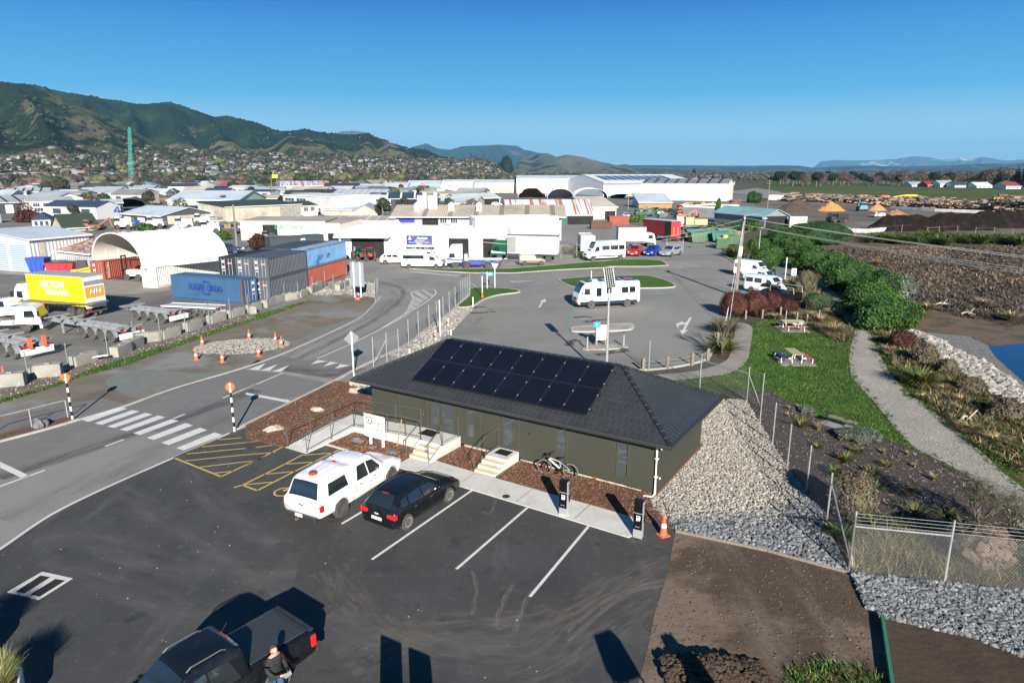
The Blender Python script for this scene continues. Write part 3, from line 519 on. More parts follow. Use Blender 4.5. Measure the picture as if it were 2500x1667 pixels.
b=MB(); b.bx(.12,L_-.12,.12,W_-.12,.25,.3); b.bx(.12,L_-.12,2.4,2.5,.3,2.4); b.bx(.1,L_-.1,-.0,W_,2.46,2.5); b.build('interior',mat('dim interior',(.12,.11,.1),[((.2,.2,.2),1,.5,.6)],.9),OF)
for i,(a,c,z0,z1) in enumerate(ops):
    n='door' if i in(0,1,3) else 'window'; f=MB(); t=.045
    for q in ((a,a+t,z0,z1),(c-t,c,z0,z1),(a+t,c-t,z0,z0+t),(a+t,c-t,z1-t,z1)): f.bx(q[0],q[1],-.03,.05,q[2],q[3])
    if n=='window': zm=z0+(z1-z0)*.47; f.bx(a+t,c-t,-.028,.045,zm,zm+t)
    fo=f.build(n,M_trim,OF); g=MB(); g.bx(a+t,c-t,.03,.038,z0+t,z1-t); g.build('pane',M_glass,fo)
    if n=='door': h=MB(); hx=c-t/2 if i!=1 else a+t/2; h.bx(hx-.015,hx+.015,-.075,-.035,z0+.75,z0+1.05); h.build('handle',M_steel,fo)
for xx in (1.9,3.7,5.75,6.9,7.9,9.05,11.0-.09,11.55,13.8,14.46,15.6): b=MB(); b.bx(xx-.02,xx+.02,-.012,-.001,.2,2.42); b.build('joint_strip',M_trim,OF)
b=MB(); b.bx(.1,L_-.1,.12,W_-.1,0,.2); b.build('base_gap_shade',M_dark,OF)  # solid near-black box painted as the shade in the gap under the floor
for i in range(7): xx=.2+i*2.52; b=MB(); b.bx(xx,xx+.14,.01,.13,-.05,.2); b.build('pile',M_rustt,OF)
b=MB(); b.bx(9.1,L_-.7,.03,.09,-.02,.12); b.bx(5.9,7.7,.03,.09,-.02,.15); b.build('base_board',mat('pale base board',(.5,.44,.34),[((.3,.28,.24),2,.45,.6)],.9),OF)
b=MB(); b.bx(L_+.002,L_+.05,-.02,W_+.3,-.03,.16); b.build('edge_board',M_rustt,OF)
# roof in courses
b=MB(); x0,x1,y0,y1=-o_,L_+o_,-o_,W_+o_; hf=(y1-y0)/2; n=11
def rpt(side,s_,t,dz=0):     # side 0 front 1 back 2 left 3 right ; s_ 0..1 along, t 0..1 up
    z=he+t*hf*K_+dz
    if side<2:
        xa,xb=x0+t*hf,x1-t*hf; return (xa+(xb-xa)*s_, y0+t*hf if side==0 else y1-t*hf, z)
    ya,yb=y0+t*hf,y1-t*hf; return (x0+t*hf if side==2 else x1-t*hf, ya+(yb-ya)*s_, z)
for side in range(4):
    for k in range(n):
        t0,t1=k/n,(k+1)/n; q=[rpt(side,0,t0,.04),rpt(side,1,t0,.04),rpt(side,1,t1,.005),rpt(side,0,t1,.005),rpt(side,0,t0,.004),rpt(side,1,t0,.004)]
        fl=side in(1,2); b.add(q,[(0,1,2,3)[::-1] if fl else (0,1,2,3),(4,5,1,0)[::-1] if fl else (4,5,1,0)])
ro=b.build('roof',M_roof,OF)
b=MB()
for side in range(4):    # fine tile upstands
    for k in range(n):
        t0,t1=k/n,(k+1)/n; nn=int((L_ if side<2 else W_)/.28)
        for i in range(nn):
            s_=(i+.5*(k%2))/nn; p=Vector(rpt(side,s_,t0,.044)); q=Vector(rpt(side,s_,t1,.008))
            if side<2: q.x=p.x; ok=x0+t1*hf<p.x<x1-t1*hf
            else: q.y=p.y; ok=y0+t1*hf<p.y<y1-t1*hf
            if ok: b.bar(p,q,.018,.012)
b.build('tile_rib',mat('tile edge',(.06,.064,.07),rough=.45),ro)
b=MB(); j=MB(); rl=(x0+hf,(y0+y1)/2,he+hf*K_); rr=(x1-hf,(y0+y1)/2,he+hf*K_)
for p,q in ((rl,rr),((x0,y0,he),rl),((x0,y1,he),rl),((x1,y0,he),rr),((x1,y1,he),rr)):
    p,q=Vector(p)+Vector((0,0,.045)),Vector(q)+Vector((0,0,.045)); d=q-p; m_=int(d.length/.4)
    for i in range(m_): b.bar(p+d*(i+.02)/m_,p+d*(i+.96)/m_,.17,.06); j.bar(p+d*(i+.96)/m_,p+d*(i+1.0)/m_,.18,.07)
b.build('ridge_cap',M_cap,ro); j.build('cap_joint',M_joint,ro)
b=MB(); b.bx(x0-.1,x1+.1,y0-.12,y0,he-.13,he+.01); b.bx(x0-.1,x1+.1,y1,y1+.12,he-.13,he+.01); b.bx(x0-.12,x0,y0,y1,he-.13,he+.009); b.bx(x1,x1+.12,y0,y1,he-.13,he+.009); b.build('gutter',M_gut,OF)
b=MB(); b.bx(x0-.1,x1+.1,y0-.128,y0-.118,he-.002,he+.014)
b.build('gutter_lip',mat('gutter lip',(.2,.2,.2),rough=.3,metal=.6),OF)
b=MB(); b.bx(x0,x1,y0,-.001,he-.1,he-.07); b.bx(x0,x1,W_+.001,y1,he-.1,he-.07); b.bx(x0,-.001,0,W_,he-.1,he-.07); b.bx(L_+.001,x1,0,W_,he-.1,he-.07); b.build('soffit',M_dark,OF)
b=MB(); b.tube([(L_+.35,-.72,2.46),(L_+.2,-.35,2.36),(L_-.05,-.1,2.25),(L_-.05,-.1,.16),(L_-.1,-.22,.06),(L_-.45,-.35,.05)],.05,8); 
for z in (.9,1.7): b.box((L_-.05,-.06,z),(.15,.1,.04))
b.build('downpipe',M_white,OF)
b=MB(); b.lathe([(.0,0),(.09,.0),(.1,.05),(.05,.09)],10,c=(L_+.02,.7,2.2)); b.build('wall_light',M_white,OF); b=MB(); b.box((L_+.03,-.0+.2,.75),(.06,.03,.08)); b.build('wall_tap',M_white,OF)
b=MB(); b.bx(3.0,3.3,-.05,-.0,2.18,2.36); b.build('meter_box',M_gut,OF); b=MB(); b.bx(9.55,9.62,-.03,-.0,1.4,1.55); b.build('door_button',M_gut,OF)
# solar array
pw=(12.47-2.86)/8
for r_ in range(2):
    ya,yb=((-.09,1.35),(1.37,2.84))[r_]
    for i in range(8):
        f=MB(); xa,xb=2.86+i*pw+.012,2.86+(i+1)*pw-.012; n_=Vector((0,-K_,1)).normalized()
        def sp(xx,yy,h): return Vector((xx,yy,he+(yy+o_)*K_))+n_*h
        f.add([sp(xa,ya,.1),sp(xb,ya,.1),sp(xb,yb,.1),sp(xa,yb,.1),sp(xa,ya,.14),sp(xb,ya,.14),sp(xb,yb,.14),sp(xa,yb,.14)],[(0,3,2,1),(4,5,6,7),(0,1,5,4),(1,2,6,5),(2,3,7,6),(3,0,4,7)])
        fo=f.build('solar_panel',M_solfr,OF); g=MB(); e=.025
        g.add([sp(xa+e,ya+e,.1435),sp(xb-e,ya+e,.1435),sp(xb-e,yb-e,.1435),sp(xa+e,yb-e,.1435)],[(0,1,2,3)]); g.build('cell_sheet',M_solar,fo)
        g=MB()
        for yy in (ya+.3,yb-.35): c=sp(xb+.012,yy,.15); g.box(c,(.045,.06,.02),rx=math.atan(K_))
        g.build('clamp',M_galv,fo)
b=MB()
for yy in (.2,1.05,1.7,2.5): b.bar((2.75,yy,he+(yy+o_)*K_+.06),(12.62,yy,he+(yy+o_)*K_+.06),.05,.05)
b.build('panel_rail',M_solfr,OF)
# ---- ramp, steps, handrails ------------------------------------------------------------------
RP=thing('access_ramp','pale concrete ramp and landing with grey tube handrails at the office entrance','ramp',(-7.3475,34.1249,0),OFR)
def slope(b,x0,x1,y0,y1,za,zb,ax):
    z=[za,zb,zb,za] if ax=='x' else [za,za,zb,zb]
    b.add([(x0,y0,-.02),(x1,y0,-.02),(x1,y1,-.02),(x0,y1,-.02),(x0,y0,z[0]),(x1,y0,z[1]),(x1,y1,z[2]),(x0,y1,z[3])],[(0,3,2,1),(4,5,6,7),(0,1,5,4),(1,2,6,5),(2,3,7,6),(3,0,4,7)])
b=MB(); slope(b,-1.45,0,-4.62,-1.42,.02,.34,'y'); b.bx(-1.45,0,-1.42,-.04,0,.34); slope(b,0,3.4,-1.42,-.04,.34,.56,'x'); b.bx(3.4,5.74,-1.42,-.04,0,.56); b.build('slab',M_conc,RP)
def stair(root,x0,x1,yt,top,n=3):
    s=MB(); ny=MB(); r=top/(n+1)
    for k in range(n): s.bx(x0,x1,yt-.3*(k+1),yt-.3*k-.001,0,top-r*(k+1)); ny.bx(x0+.06,x1-.06,yt-.3*(k+1)-.004,yt-.3*(k+1)+.1,top-r*(k+1)-.002,top-r*(k+1)+.005)
    s.build('step',M_conc,root); ny.build('nosing',M_yel,root)
stair(RP,4.42,5.62,-1.42,.56)
b=MB(); b.add([(5.62,-2.32,0),(5.74,-2.32,0),(5.74,-1.42,0),(5.62,-1.42,0),(5.62,-2.32,.12),(5.74,-2.32,.12),(5.74,-1.42,.56),(5.62,-1.42,.56)],[(0,3,2,1),(4,5,6,7),(0,1,5,4),(1,2,6,5),(2,3,7,6),(3,0,4,7)]); b.build('cheek_wall',M_conc,RP)
def rail(root,pts,h=.95,low=.12,posts=None,curl=(1,1),step=1.35):
    b=MB(); T=[Vector(p)+Vector((0,0,h)) for p in pts]; B=[Vector(p)+Vector((0,0,low)) for p in pts]
    def cl(p,d): d=Vector((d.x,d.y,0)).normalized()*.16; return [p+Vector((0,0,-.28)),p+d+Vector((0,0,-.28)),p+d+Vector((0,0,-.0)),p]
    top=T[:]
    if curl[0]: top=cl(T[0],T[0]-T[1])[0:]+T[1:]
    if curl[1]: top=top+cl(T[-1],T[-1]-T[-2])[::-1][1:]
    b.tube(top,.021,6); b.tube(B,.014,5)
    for a,c in zip(pts,pts[1:]):
        a,c=Vector(a),Vector(c); n=max(1,round((c-a).length/step))
        for i in range(n+1): p=a+(c-a)*i/n; b.cyl(p,p+Vector((0,0,h)),.018,n=6); b.cyl(p,p+Vector((0,0,.02)),.05,n=8)
    return b.build('handrail',M_steel,root)
rail(RP,[(-1.4,-4.5,.05),(-1.4,-.08,.34),(0,-.08,.34),(3.35,-.1,.56)],curl=(1,1))
rail(RP,[(-.06,-4.5,.05),(-.06,-1.36,.34),(3.4,-1.36,.56),(4.36,-1.36,.56)],curl=(1,0))
rail(RP,[(4.36,-1.36,.56),(4.36,-2.45,.0)],curl=(0,1),step=3); rail(RP,[(5.68,-.15,.56),(5.68,-1.4,.56),(5.68,-2.45,.0)],curl=(0,1))
b=MB(); b.bx(3.75,4.6,-.85,-.15,.56,.575); b.build('door_mat',M_black,RP)
R2=thing('entrance_steps','small concrete porch with yellow edged steps and rubber mat at the middle door','steps',(-7.3475,34.1249,0),OFR)
b=MB(); b.bx(7.93,9.05,-1.12,-.04,0,.5); b.build('slab',M_conc,R2); stair(R2,7.93,9.05,-1.12,.5); b=MB(); b.bx(8.15,8.85,-.75,-.2,.5,.515); b.build('door_mat',M_black,R2)
rail(R2,[(7.98,-.15,.5),(7.98,-1.12,.5),(7.98,-2.1,.0)],curl=(0,1),step=1.1)
b=MB(); b.prism([tuple(OW(*p)[:2]) for p in ((4.5,-2.3),(5.75,-2.3),(5.75,-2.0),(6.6,-2.07),(15.5,-2.2),(16.2,-3.0),(16.0,-3.7),(8,-3.56),(4.55,-3.5))],0,.045)
b.build('concrete_path',M_conc,kind='structure')
b=MB()
for xx in (5.9,8.1,11.05,13.7): b.bar(OW(xx,-2.2,.05),OW(xx,-3.5,.05),.025,.006)
b.build('path_joint',mat('saw cut',(.2,.19,.18)),kind='structure')
kerb('kerb',[OW(.02,-3.3),OW(4.5,-3.25)],.14,.05,M_conc,sm=0); kerb('kerb',[OW(.02,-3.3),OW(.02,-1.45)],.05,.05,M_conc,sm=0)
def bed(pts,h=.06):
    b=MB(); b.prism([tuple(p[:2]) for p in pts],0,h); return b.build('mulch_bed',M_mulch,kind='structure')
bed([OW(0.02,-3.24),OW(4.48,-3.2),OW(4.48,-2.45),OW(4.3,-1.43),OW(.02,-1.43)])
bed([OW(5.76,-.2),OW(5.76,-2.0),OW(7.9,-2.1),OW(7.9,.1),OW(5.8,.1)]); bed([OW(9.07,.1),OW(9.07,-2.0),OW(15.5,-2.16),OW(16.3,-2.2),OW(17.2,-2.2),OW(15.95,.0),OW(15.6,.1)])
bed(GL('c2',0,522,770,122,830,118,960,130)+[OW(-.3,2.2),OW(0,-.05),OW(-1.46,-.05),OW(-1.46,-4.62)]+GL('c2',0,636),.06)
# chips of bark on the beds so that they do not read flat
b=MB()
def chips(b,poly,n,s0,s1,z,mi=1):
    xs=[p[0] for p in poly]; ys=[p[1] for p in poly]; k=0
    while k<n:
        x,y=uni(min(xs),max(xs)),uni(min(ys),max(ys))
        if inside(x,y,poly):
            k+=1; a=uni(0,6.3); s=uni(s0,s1); c,d=math.cos(a)*s,math.sin(a)*s; e=uni(.25,.5); t=uni(-.3,.3)*s
            b.add([(x-c,y-d,z-t+.01),(x+d*e,y-c*e,z+.012),(x+c,y+d,z+t+.01),(x-d*e,y+c*e,z+.025)],[(0,1,2,3)],random.randrange(mi))
def inside(x,y,P_):
    r=False; j=len(P_)-1
    for i in range(len(P_)):
        if (P_[i][1]>y)!=(P_[j][1]>y) and x<(P_[j][0]-P_[i][0])*(y-P_[i][1])/(P_[j][1]-P_[i][1])+P_[i][0]: r=not r
        j=i
    return r
bedsP=[[OW(0.02,-3.24),OW(4.48,-3.2),OW(4.48,-2.45),OW(4.3,-1.43),OW(.02,-1.43)],[OW(5.76,-.2),OW(5.76,-2.0),OW(7.9,-2.1),OW(7.9,.1)],[OW(9.07,.1),OW(9.07,-2.0),OW(15.5,-2.16),OW(17.2,-2.2),OW(15.95,.0)],GL('c2',0,522,770,122,830,118,960,130)+[OW(-.3,2.2),OW(0,-.05),OW(-1.46,-.05),OW(-1.46,-4.62)]+GL('c2',0,636)]
for P_,n in zip(bedsP,(2600,900,3800,6500)): chips(b,P_,n,.02,.055,.062,3)
b.build('bark_chips',[mat('bark chip dark',(.09,.042,.024)),mat('bark chip',(.2,.09,.052)),mat('bark chip pale',(.34,.2,.12))],kind='stuff')
def boulder(lab,p,r,m,sq=.6,z=.05,cat='boulder',grp=None):
    b=MB(); vs,Fc=ICO3 if r>.25 else ICO4; sd=rnd()*50; vs2=[]
    for v in vs: k=1+.45*mn.noise(Vector(v)*1.3+Vector((sd,0,0)))+.1*mn.noise(Vector(v)*4+Vector((sd,0,0))); vs2.append((v[0]*r*k*1.25,v[1]*r*k*.8,v[2]*r*k*sq))
    b.add(vs2,Fc); o=b.build('boulder',m,loc=(p[0],p[1],z),rz=uni(0,6)); return tag(o,lab,cat,grp)
boulder('pale flat boulder in the bark nearest the ramp foot',G('c2',255,560),.4,M_stone,.45); boulder('pale narrow boulder halfway along the bark bed',G('c2',660,385),.34,M_stone,.45)
boulder('largest pale boulder in the bark beside the office corner',G('c2',1005,215),.42,M_stone,.55)
boulder('dark grey stone left of the sign board',G('c2',1015,665),.28,M_dstone,.5); boulder('small flat grey stone below the sign board',G('c2',1165,725),.16,M_dstone,.3); boulder('grey stone in the bark by the steps handrail',G('c2',1325,770),.26,M_dstone,.35)
boulder('round grey boulder beside the footpath railing',G('b1',378,1500),.42,M_dstone,.8,.15)
b=MB()
for _ in range(170): p=G('c2',uni(950,1150),uni(100,165)); b.rock((p.x,p.y,.06),uni(.04,.11))
b.build('gravel_heap',M_stone,kind='stuff')
# sign board
SG=thing('office_sign','white sign board with green ring logo on two posts in the bark bed','sign',OW(0,-2.22),OFR)
b=MB(); b.bx(1.55,2.86,-.02,.02,.47,1.64); bd=b.build('board',M_white,SG)
for xx in (1.85,2.65): b=MB(); b.bx(xx-.05,xx+.05,.021,.11,0,1.5); b.build('post',M_white,SG)
b=MB()
for i in range(28):
    a,c=i*.2244,(i+1)*.2244; q=[(1.86+r*math.cos(t),-.0225,1.33+r*math.sin(t)) for r,t in ((.21,a),(.21,c),(.15,c),(.15,a))]; b.add(q,[(0,1,2,3)])
b.add([(1.93,-.0226,1.16),(2.02,-.0226,1.08),(2.0,-.0226,1.19),(1.96,-.0226,1.2)],[(0,1,2,3)]); b.build('logo_ring',M_green,SG); b=MB(); b.add([(1.86,-.0228,1.42),(1.81,-.0228,1.3),(1.83,-.0228,1.25),(1.9,-.0228,1.25),(1.91,-.0228,1.3)],[(0,1,2,3,4)]); b.build('logo_drop',mat('logo dark red',(.12,.03,.03)),SG)
text('smart',.33,M_ink,SG,face_mat((2.42,-.0235,1.27)),ext=.001); text('environmental',.07,M_inkl,SG,face_mat((2.5,-.0235,1.11)),ext=.001,off=.002)
text('Smart Environmental Ltd',.098,M_ink,SG,face_mat((2.2,-.0235,.93)),ext=.001,off=.003); text('Nelson',.08,M_ink,SG,face_mat((2.25,-.0235,.72)),ext=.001); text('08000 00000',.05,M_inkl,SG,face_mat((2.25,-.0235,.58)),ext=.001)
b=MB(); p=OW(3.15,-1.75); b.bar((p.x,p.y,.03),(p.x+.28,p.y+.05,1.45),.06,.05); tag(b.build('timber_stake',M_timber),'pale timber batten leaning upright beside the sign board','stake')
# charging posts
M_chg=mat('glossy black panel',(.006,.006,.007),rough=.12,coat=.5); M_sil=mat('silver casing',(.55,.56,.57),rough=.35,metal=.5)
def charger(x,y,lab):
    c=thing('charging_post',lab,'car charger',OW(x,y),OFR+R(4),'electric car charging posts')
    b=MB(); b.bx(-.17,.17,-.11,.11,.0,1.46); b.build('casing',M_sil,c,bevel=.012); b=MB(); b.bx(-.165,.165,-.13,-.111,.36,1.5); b.bx(-.175,.175,-.115,.115,1.46,1.505); pn=b.build('panel',M_chg,c,bevel=.012)
    b=MB(); b.bx(-.02,.07,-.133,-.1305,.72,.93); b.bx(-.06,.07,-.133,-.1305,.72,.745); b.bx(-.055,.045,-.133,-.1305,.75,.93); b.bx(.075,.09,-.133,-.1305,.76,.92); b.build('pump_symbol',M_refl,pn)
    b=MB(); b.bx(-.03,.02,-.1345,-.1332,.85,.9); b.build('symbol_window',M_chg,pn)
    text('ThunderGrid',.055,M_refl,pn,face_mat((0,-.132,1.02)),ext=.001); text('0800 387 877',.032,M_refl,pn,face_mat((0,-.132,.48)),ext=.001)
    b=MB(); b.tube(crv([(.17,-.02,1.32),(.22,-.0,1.34),(.24,.0,1.1),(.22,.03,.7),(.21,.02,.62),(.19,0,.9)],4),.014,6); b.build('cable',M_black,c)
    b=MB(); b.lathe([(.2,0),(.2,.012)],16); b.build('base_plate',M_gut,c); return c
charger(13.18,-3.42,'black charging post on the concrete path in front of the bicycle'); charger(16.26,-3.45,'black charging post at the end of the path beside the traffic cone')
# cones
def cone_proto(lab,grp,two=True):
    c=thing('traffic_cone',lab,'traffic cone',(0,0,0),0,grp); b=MB(); b.box((0,0,.02),(.38,.38,.04)); b.lathe([(.15,.04),(.135,.1),(.03,.9)],14); b.build('body',M_orange,c,bevel=.008)
    for z0,z1 in ((.34,.5),(.62,.74)): b=MB(); r=lambda z:.1365-(z-.09)*.131; b.lathe([(r(z0)+.003,z0),(r(z1)+.003,z1)],14); b.build('reflective_band',M_refl,c); return c
CN=cone_proto('orange traffic cone standing on the seal beside the right charging post','orange traffic cones'); CN.location=OW(17.0,-2.83); CN.rotation_euler[2]=.4
k=MB(); p=G('c3',483,1118); k.cyl((p.x,p.y,.046),(p.x,p.y,.052),.16,n=20); tag(k.build('manhole_cover',M_gut),'small round cover set in the concrete path','manhole cover')
# ---- vehicle builder -------------------------------------------------------------------------
def cr1(a,b,c,d,t,k=.35):
    m0,m1=(c-a)*k,(d-b)*k; return (2*t**3-3*t*t+1)*b+(t**3-2*t*t+t)*m0+(-2*t**3+3*t*t)*c+(t**3-t*t)*m1
class Shell:
    def __init__(s,st): s.st=sorted(st)
    def par(s,x):
        T=s.st
        if x<=T[0][0]: return T[0]
        if x>=T[-1][0]: return T[-1]
        i=max(k for k in range(len(T)-1) if T[k][0]<=x); a,b,c,d=T[max(i-1,0)],T[i],T[i+1],T[min(i+2,len(T)-1)]; t=(x-b[0])/(c[0]-b[0])
        return tuple([x]+[cr1(a[j],b[j],c[j],d[j],t) for j in range(1,7)])
    def ring(s,x,n=3):
        _,zb,zs,zt,ws,wt,cr=s.par(x)
        C=[(0,zb),(ws*.8,zb),(ws*.975,zb+.09),(ws,zb+.5*(zs-zb)),(ws*.97,zs),(wt,zt-.04),(wt*.82,zt+cr*.45),(0,zt+cr)]; out=[]
        for i in range(7):
            a,b,c,d=C[max(i-1,0)],C[i],C[i+1],C[min(i+2,7)]; m=1 if i in(0,) else n
            for j in range(m): out.append(tuple(cr1(a[q],b[q],c[q],d[q],j/m,.28) for q in(0,1)))
        return out+[C[7]]
    def body(s,nx=4):
        X=[]; T=s.st
        for a,b in zip(T,T[1:]): X+=[a[0]+(b[0]-a[0])*k/nx for k in range(nx)]
        X.append(T[-1][0]); b=MB(); rows=[]
        for x in X:
            h=s.ring(x); full=h+[(-y,z) for y,z in h[-2:0:-1]]; rows.append([(x,y,z) for y,z in full])
        n=len(rows[0]); b.v=[p for r in rows for p in r]
        for i in range(len(rows)-1):
            for k in range(n): j=(k+1)%n; b.f.append([i*n+k,i*n+j,(i+1)*n+j,(i+1)*n+k]); b.m.append(0)
        b.f.append(list(range(n))[::-1]); b.m.append(0); b.f.append([(len(rows)-1)*n+k for k in range(n)]); b.m.append(0); 
        b.f=[f[::-1] for f in b.f]; return b
    def sy(s,x,z):
        h=s.ring(x)[1:]; 
        for a,b in zip(h[2:],h[3:]):
            if a[1]<=z<=b[1]: return a[0]+(b[0]-a[0])*(z-a[1])/max(1e-6,b[1]-a[1])
        return h[3][0] if z<h[3][1] else h[-3][0]
    def tz(s,x,y):
        h=s.ring(x)[::-1]; y=abs(y)
        for a,b in zip(h,h[1:]):
            if a[0]<=y<=b[0]: return a[1]+(b[1]-a[1])*(y-a[0])/max(1e-6,b[0]-a[0])
        return h[4][1]
    def patch(s,b,kind,q,off=.012,nu=5,nv=3,sg=1,m=0):
        g=[]
        for j in range(nv+1):
            for i in range(nu+1):
                u,v=i/nu,j/nv; p=[(q[0][k]*(1-u)+q[1][k]*u)*(1-v)+(q[3][k]*(1-u)+q[2][k]*u)*v for k in(0,1)]
                if kind=='side': g.append((p[0],sg*(s.sy(p[0],p[1])+off),p[1]))
                else:
                    e=.02; z=s.tz(p[0],p[1]); sl=(s.tz(p[0]+e,p[1])-s.tz(p[0]-e,p[1]))/(2*e); n=math.hypot(1,sl); g.append((p[0]-sl/n*off,p[1],z+off/n))
        fs=[(j*(nu+1)+i,j*(nu+1)+i+1,(j+1)*(nu+1)+i+1,(j+1)*(nu+1)+i) for j in range(nv) for i in range(nu)]
        b.add(g,fs,m)
def wheel(root,x,y,r,wd,rm,sg,spokes=10,rimf=.66,name='wheel'):
    b=MB(); o=wd/2; b.lathe([(r*rimf,-o*.95),(r*.9,-o),(r,-o*.7),(r,o*.7),(r*.9,o),(r*rimf,o*.95)],26,c=(0,0,0),ax='Y'); w_=b.build(name,M_tyre,root,loc=(x,y,r),smooth=False)
    b=MB(); R_=r*rimf; b.lathe([(R_,sg*o*.9),(R_*.9,sg*o*.95),(R_*.88,sg*o*.5),(.01,sg*o*.45)] if sg>0 else [(.01,sg*o*.45),(R_*.88,sg*o*.5),(R_*.9,sg*o*.95),(R_,sg*o*.9)],22,ax='Y',m=0); b.m=[0]*len(b.f)
    for k in range(spokes): a=2*math.pi*k/spokes; c=Vector((math.cos(a),0,math.sin(a))); b.bar(c*R_*.15+Vector((0,sg*o*.62,0)),c*R_*.93+Vector((0,sg*o*.82,0)),.035,.03,1)
    b.cyl((0,sg*o*.4,0),(0,sg*o*.85,0),R_*.2,n=10,m=1); b.build('rim',[M_rimd,rm],w_)
M_tyre=mat('dusty tyre',(.05,.048,.046),[((.12,.11,.1),3,.45,.75)],.95); M_rimd=mat('wheel well grey',(.06,.06,.06),rough=.6); M_rim=mat('alloy rim',(.5,.5,.48),rough=.35,metal=.5); M_rimb=mat('black alloy rim',(.02,.02,.02),rough=.3); M_rimw=mat('steel rim',(.55,.55,.55),rough=.4,metal=.3)
M_head=mat('headlight glass',(.5,.53,.55),rough=.08,metal=.3,coat=.5); M_amber=mat('amber lens',(.28,.06,.015),rough=.15,coat=.6); M_plate=mat('number plate',(.75,.75,.7),rough=.5); M_seat=mat('pale car interior',(.25,.26,.25),rough=.8)
def vpaint(n,c,metal=.0): return mat(n,c,[(tuple(k*.8+.015 for k in c),2.5,.5,.85)],.22,metal=metal,coat=.3,spec=.4)
P_black=vpaint('black car paint',(.006,.007,.01)); P_red=vpaint('red car paint',(.42,.02,.02)); P_blue=vpaint('blue car paint',(.012,.03,.3)); P_silver=vpaint('silver car paint',(.33,.36,.4),.3); P_gold=vpaint('green gold car paint',(.25,.24,.13),.2); P_navy=vpaint('navy car paint',(.02,.03,.06))
def vehicle(name,label,cat,st,paint,axles,r,spec,group=None,rim=None,near=False,track=None,spokes=10,nx=4):
    """spec: side windows, windscreen, rear screen, lamps ...; x forward, origin between the axles"""
    s=Shell(st); root=thing(name,label,cat,(0,0,0),0,group); bb=s.body(nx); body=bb.build('body',paint,root,smooth=True)
    W=max(q[4] for q in st); wd=spec.get('wd',.22)
    if near:
        cut=MB()
        for ax in axles:
            for sg in(1,-1): cut.cyl((ax,sg*(W-.3),r*1.0),(ax,sg*(W+.2),r*1.0),r*1.16,n=32)
        c=cut.build('t',M_dark); md=body.modifiers.new('b','BOOLEAN'); md.operation='DIFFERENCE'; md.object=c; md.solver='EXACT'
        me=bpy.data.meshes.new_from_object(body.evaluated_get(bpy.context.evaluated_depsgraph_get())); body.modifiers.clear(); body.data=me; bpy.data.objects.remove(c)
        l=MB()
        for ax in axles: l.cyl((ax,-(W-.29),r),(ax,W-.29,r),r*1.14,n=24)
        l.build('wheel_well',M_dark,root)
    else:
        for ax in axles:
            for sg in (1,-1): l=MB(); l.cyl((ax,sg*(W-.1),r*1.02),(ax,sg*(W+.012),r*1.02),r*1.15,n=22); l.build('wheel_arch',M_black if not spec.get('archp') else paint,root)
    for ax in axles:
        for sg in(1,-1): wheel(root,ax,sg*(W-wd/2+(.0 if near else .035)),r,wd,rim or M_rim,sg,spokes)
    for q in spec.get('win',()):
        for sg in(1,-1): b=MB(); s.patch(b,'side',q,sg=sg,off=spec.get('off',.01)); b.build('side_window',M_cglass,root)
    for n,key in (('windscreen','ws'),('rear_window','rw'),('roof_panel','rp')):
        if key in spec: b=MB(); s.patch(b,'top',spec[key],nu=4,nv=10,off=.014); b.build(n,M_cglass if n!='roof_panel' else M_gut,root)
    for q in spec.get('seam',()):
        b=MB()
        for sg in(1,-1): s.patch(b,'side',q,sg=sg,off=.004,nu=1,nv=5)
        b.build('door_seam',M_black,root)
    for q,m in spec.get('band',()):
        for sg in(1,-1): b=MB(); s.patch(b,'side',q,sg=sg,off=.008,nu=16,nv=2); b.build('side_panel',m,root)
    for n,x,y,z,dx,dy,dz,m in spec.get('box',()):
        for sg in ((1,-1) if y else (1,)): b=MB(); b.box((x,y*sg,z),(dx,dy,dz),tp=.92); b.build(n,m,root,bevel=min(dx,dy,dz)*.2 if near else 0)
    if 'mir' in spec:
        x,z=spec['mir']; y=s.sy(x,z)
        for sg in(1,-1): b=MB(); b.box((x,sg*(y+.12),z+.02),(.14,.2,.15),tp=.85); b.build('mirror',spec.get('mirm',paint),root,bevel=.02 if near else 0)
    return root,s
def place(root,v,rear,front,wb,ht,scale=True,z=0.,ground=0.):
    p,q=G(v,*rear,z=ground),G(v,*front,z=ground); d=(q-p); a=math.atan2(d.y,d.x); n=Vector((-d.y,d.x,0)).normalized(); m=(p+q)/2
    if n.dot(m)<0: n=-n
    k=d.length/wb if scale is True else (scale or 1); m=m+n*ht*k; root.location=(m.x,m.y,ground+z); root.rotation_euler=(0,0,a); root.scale=(k,)*3; return k
def at(root,loc,a,k=1): root.location=loc; root.rotation_euler=(0,0,a); root.scale=(k,)*3
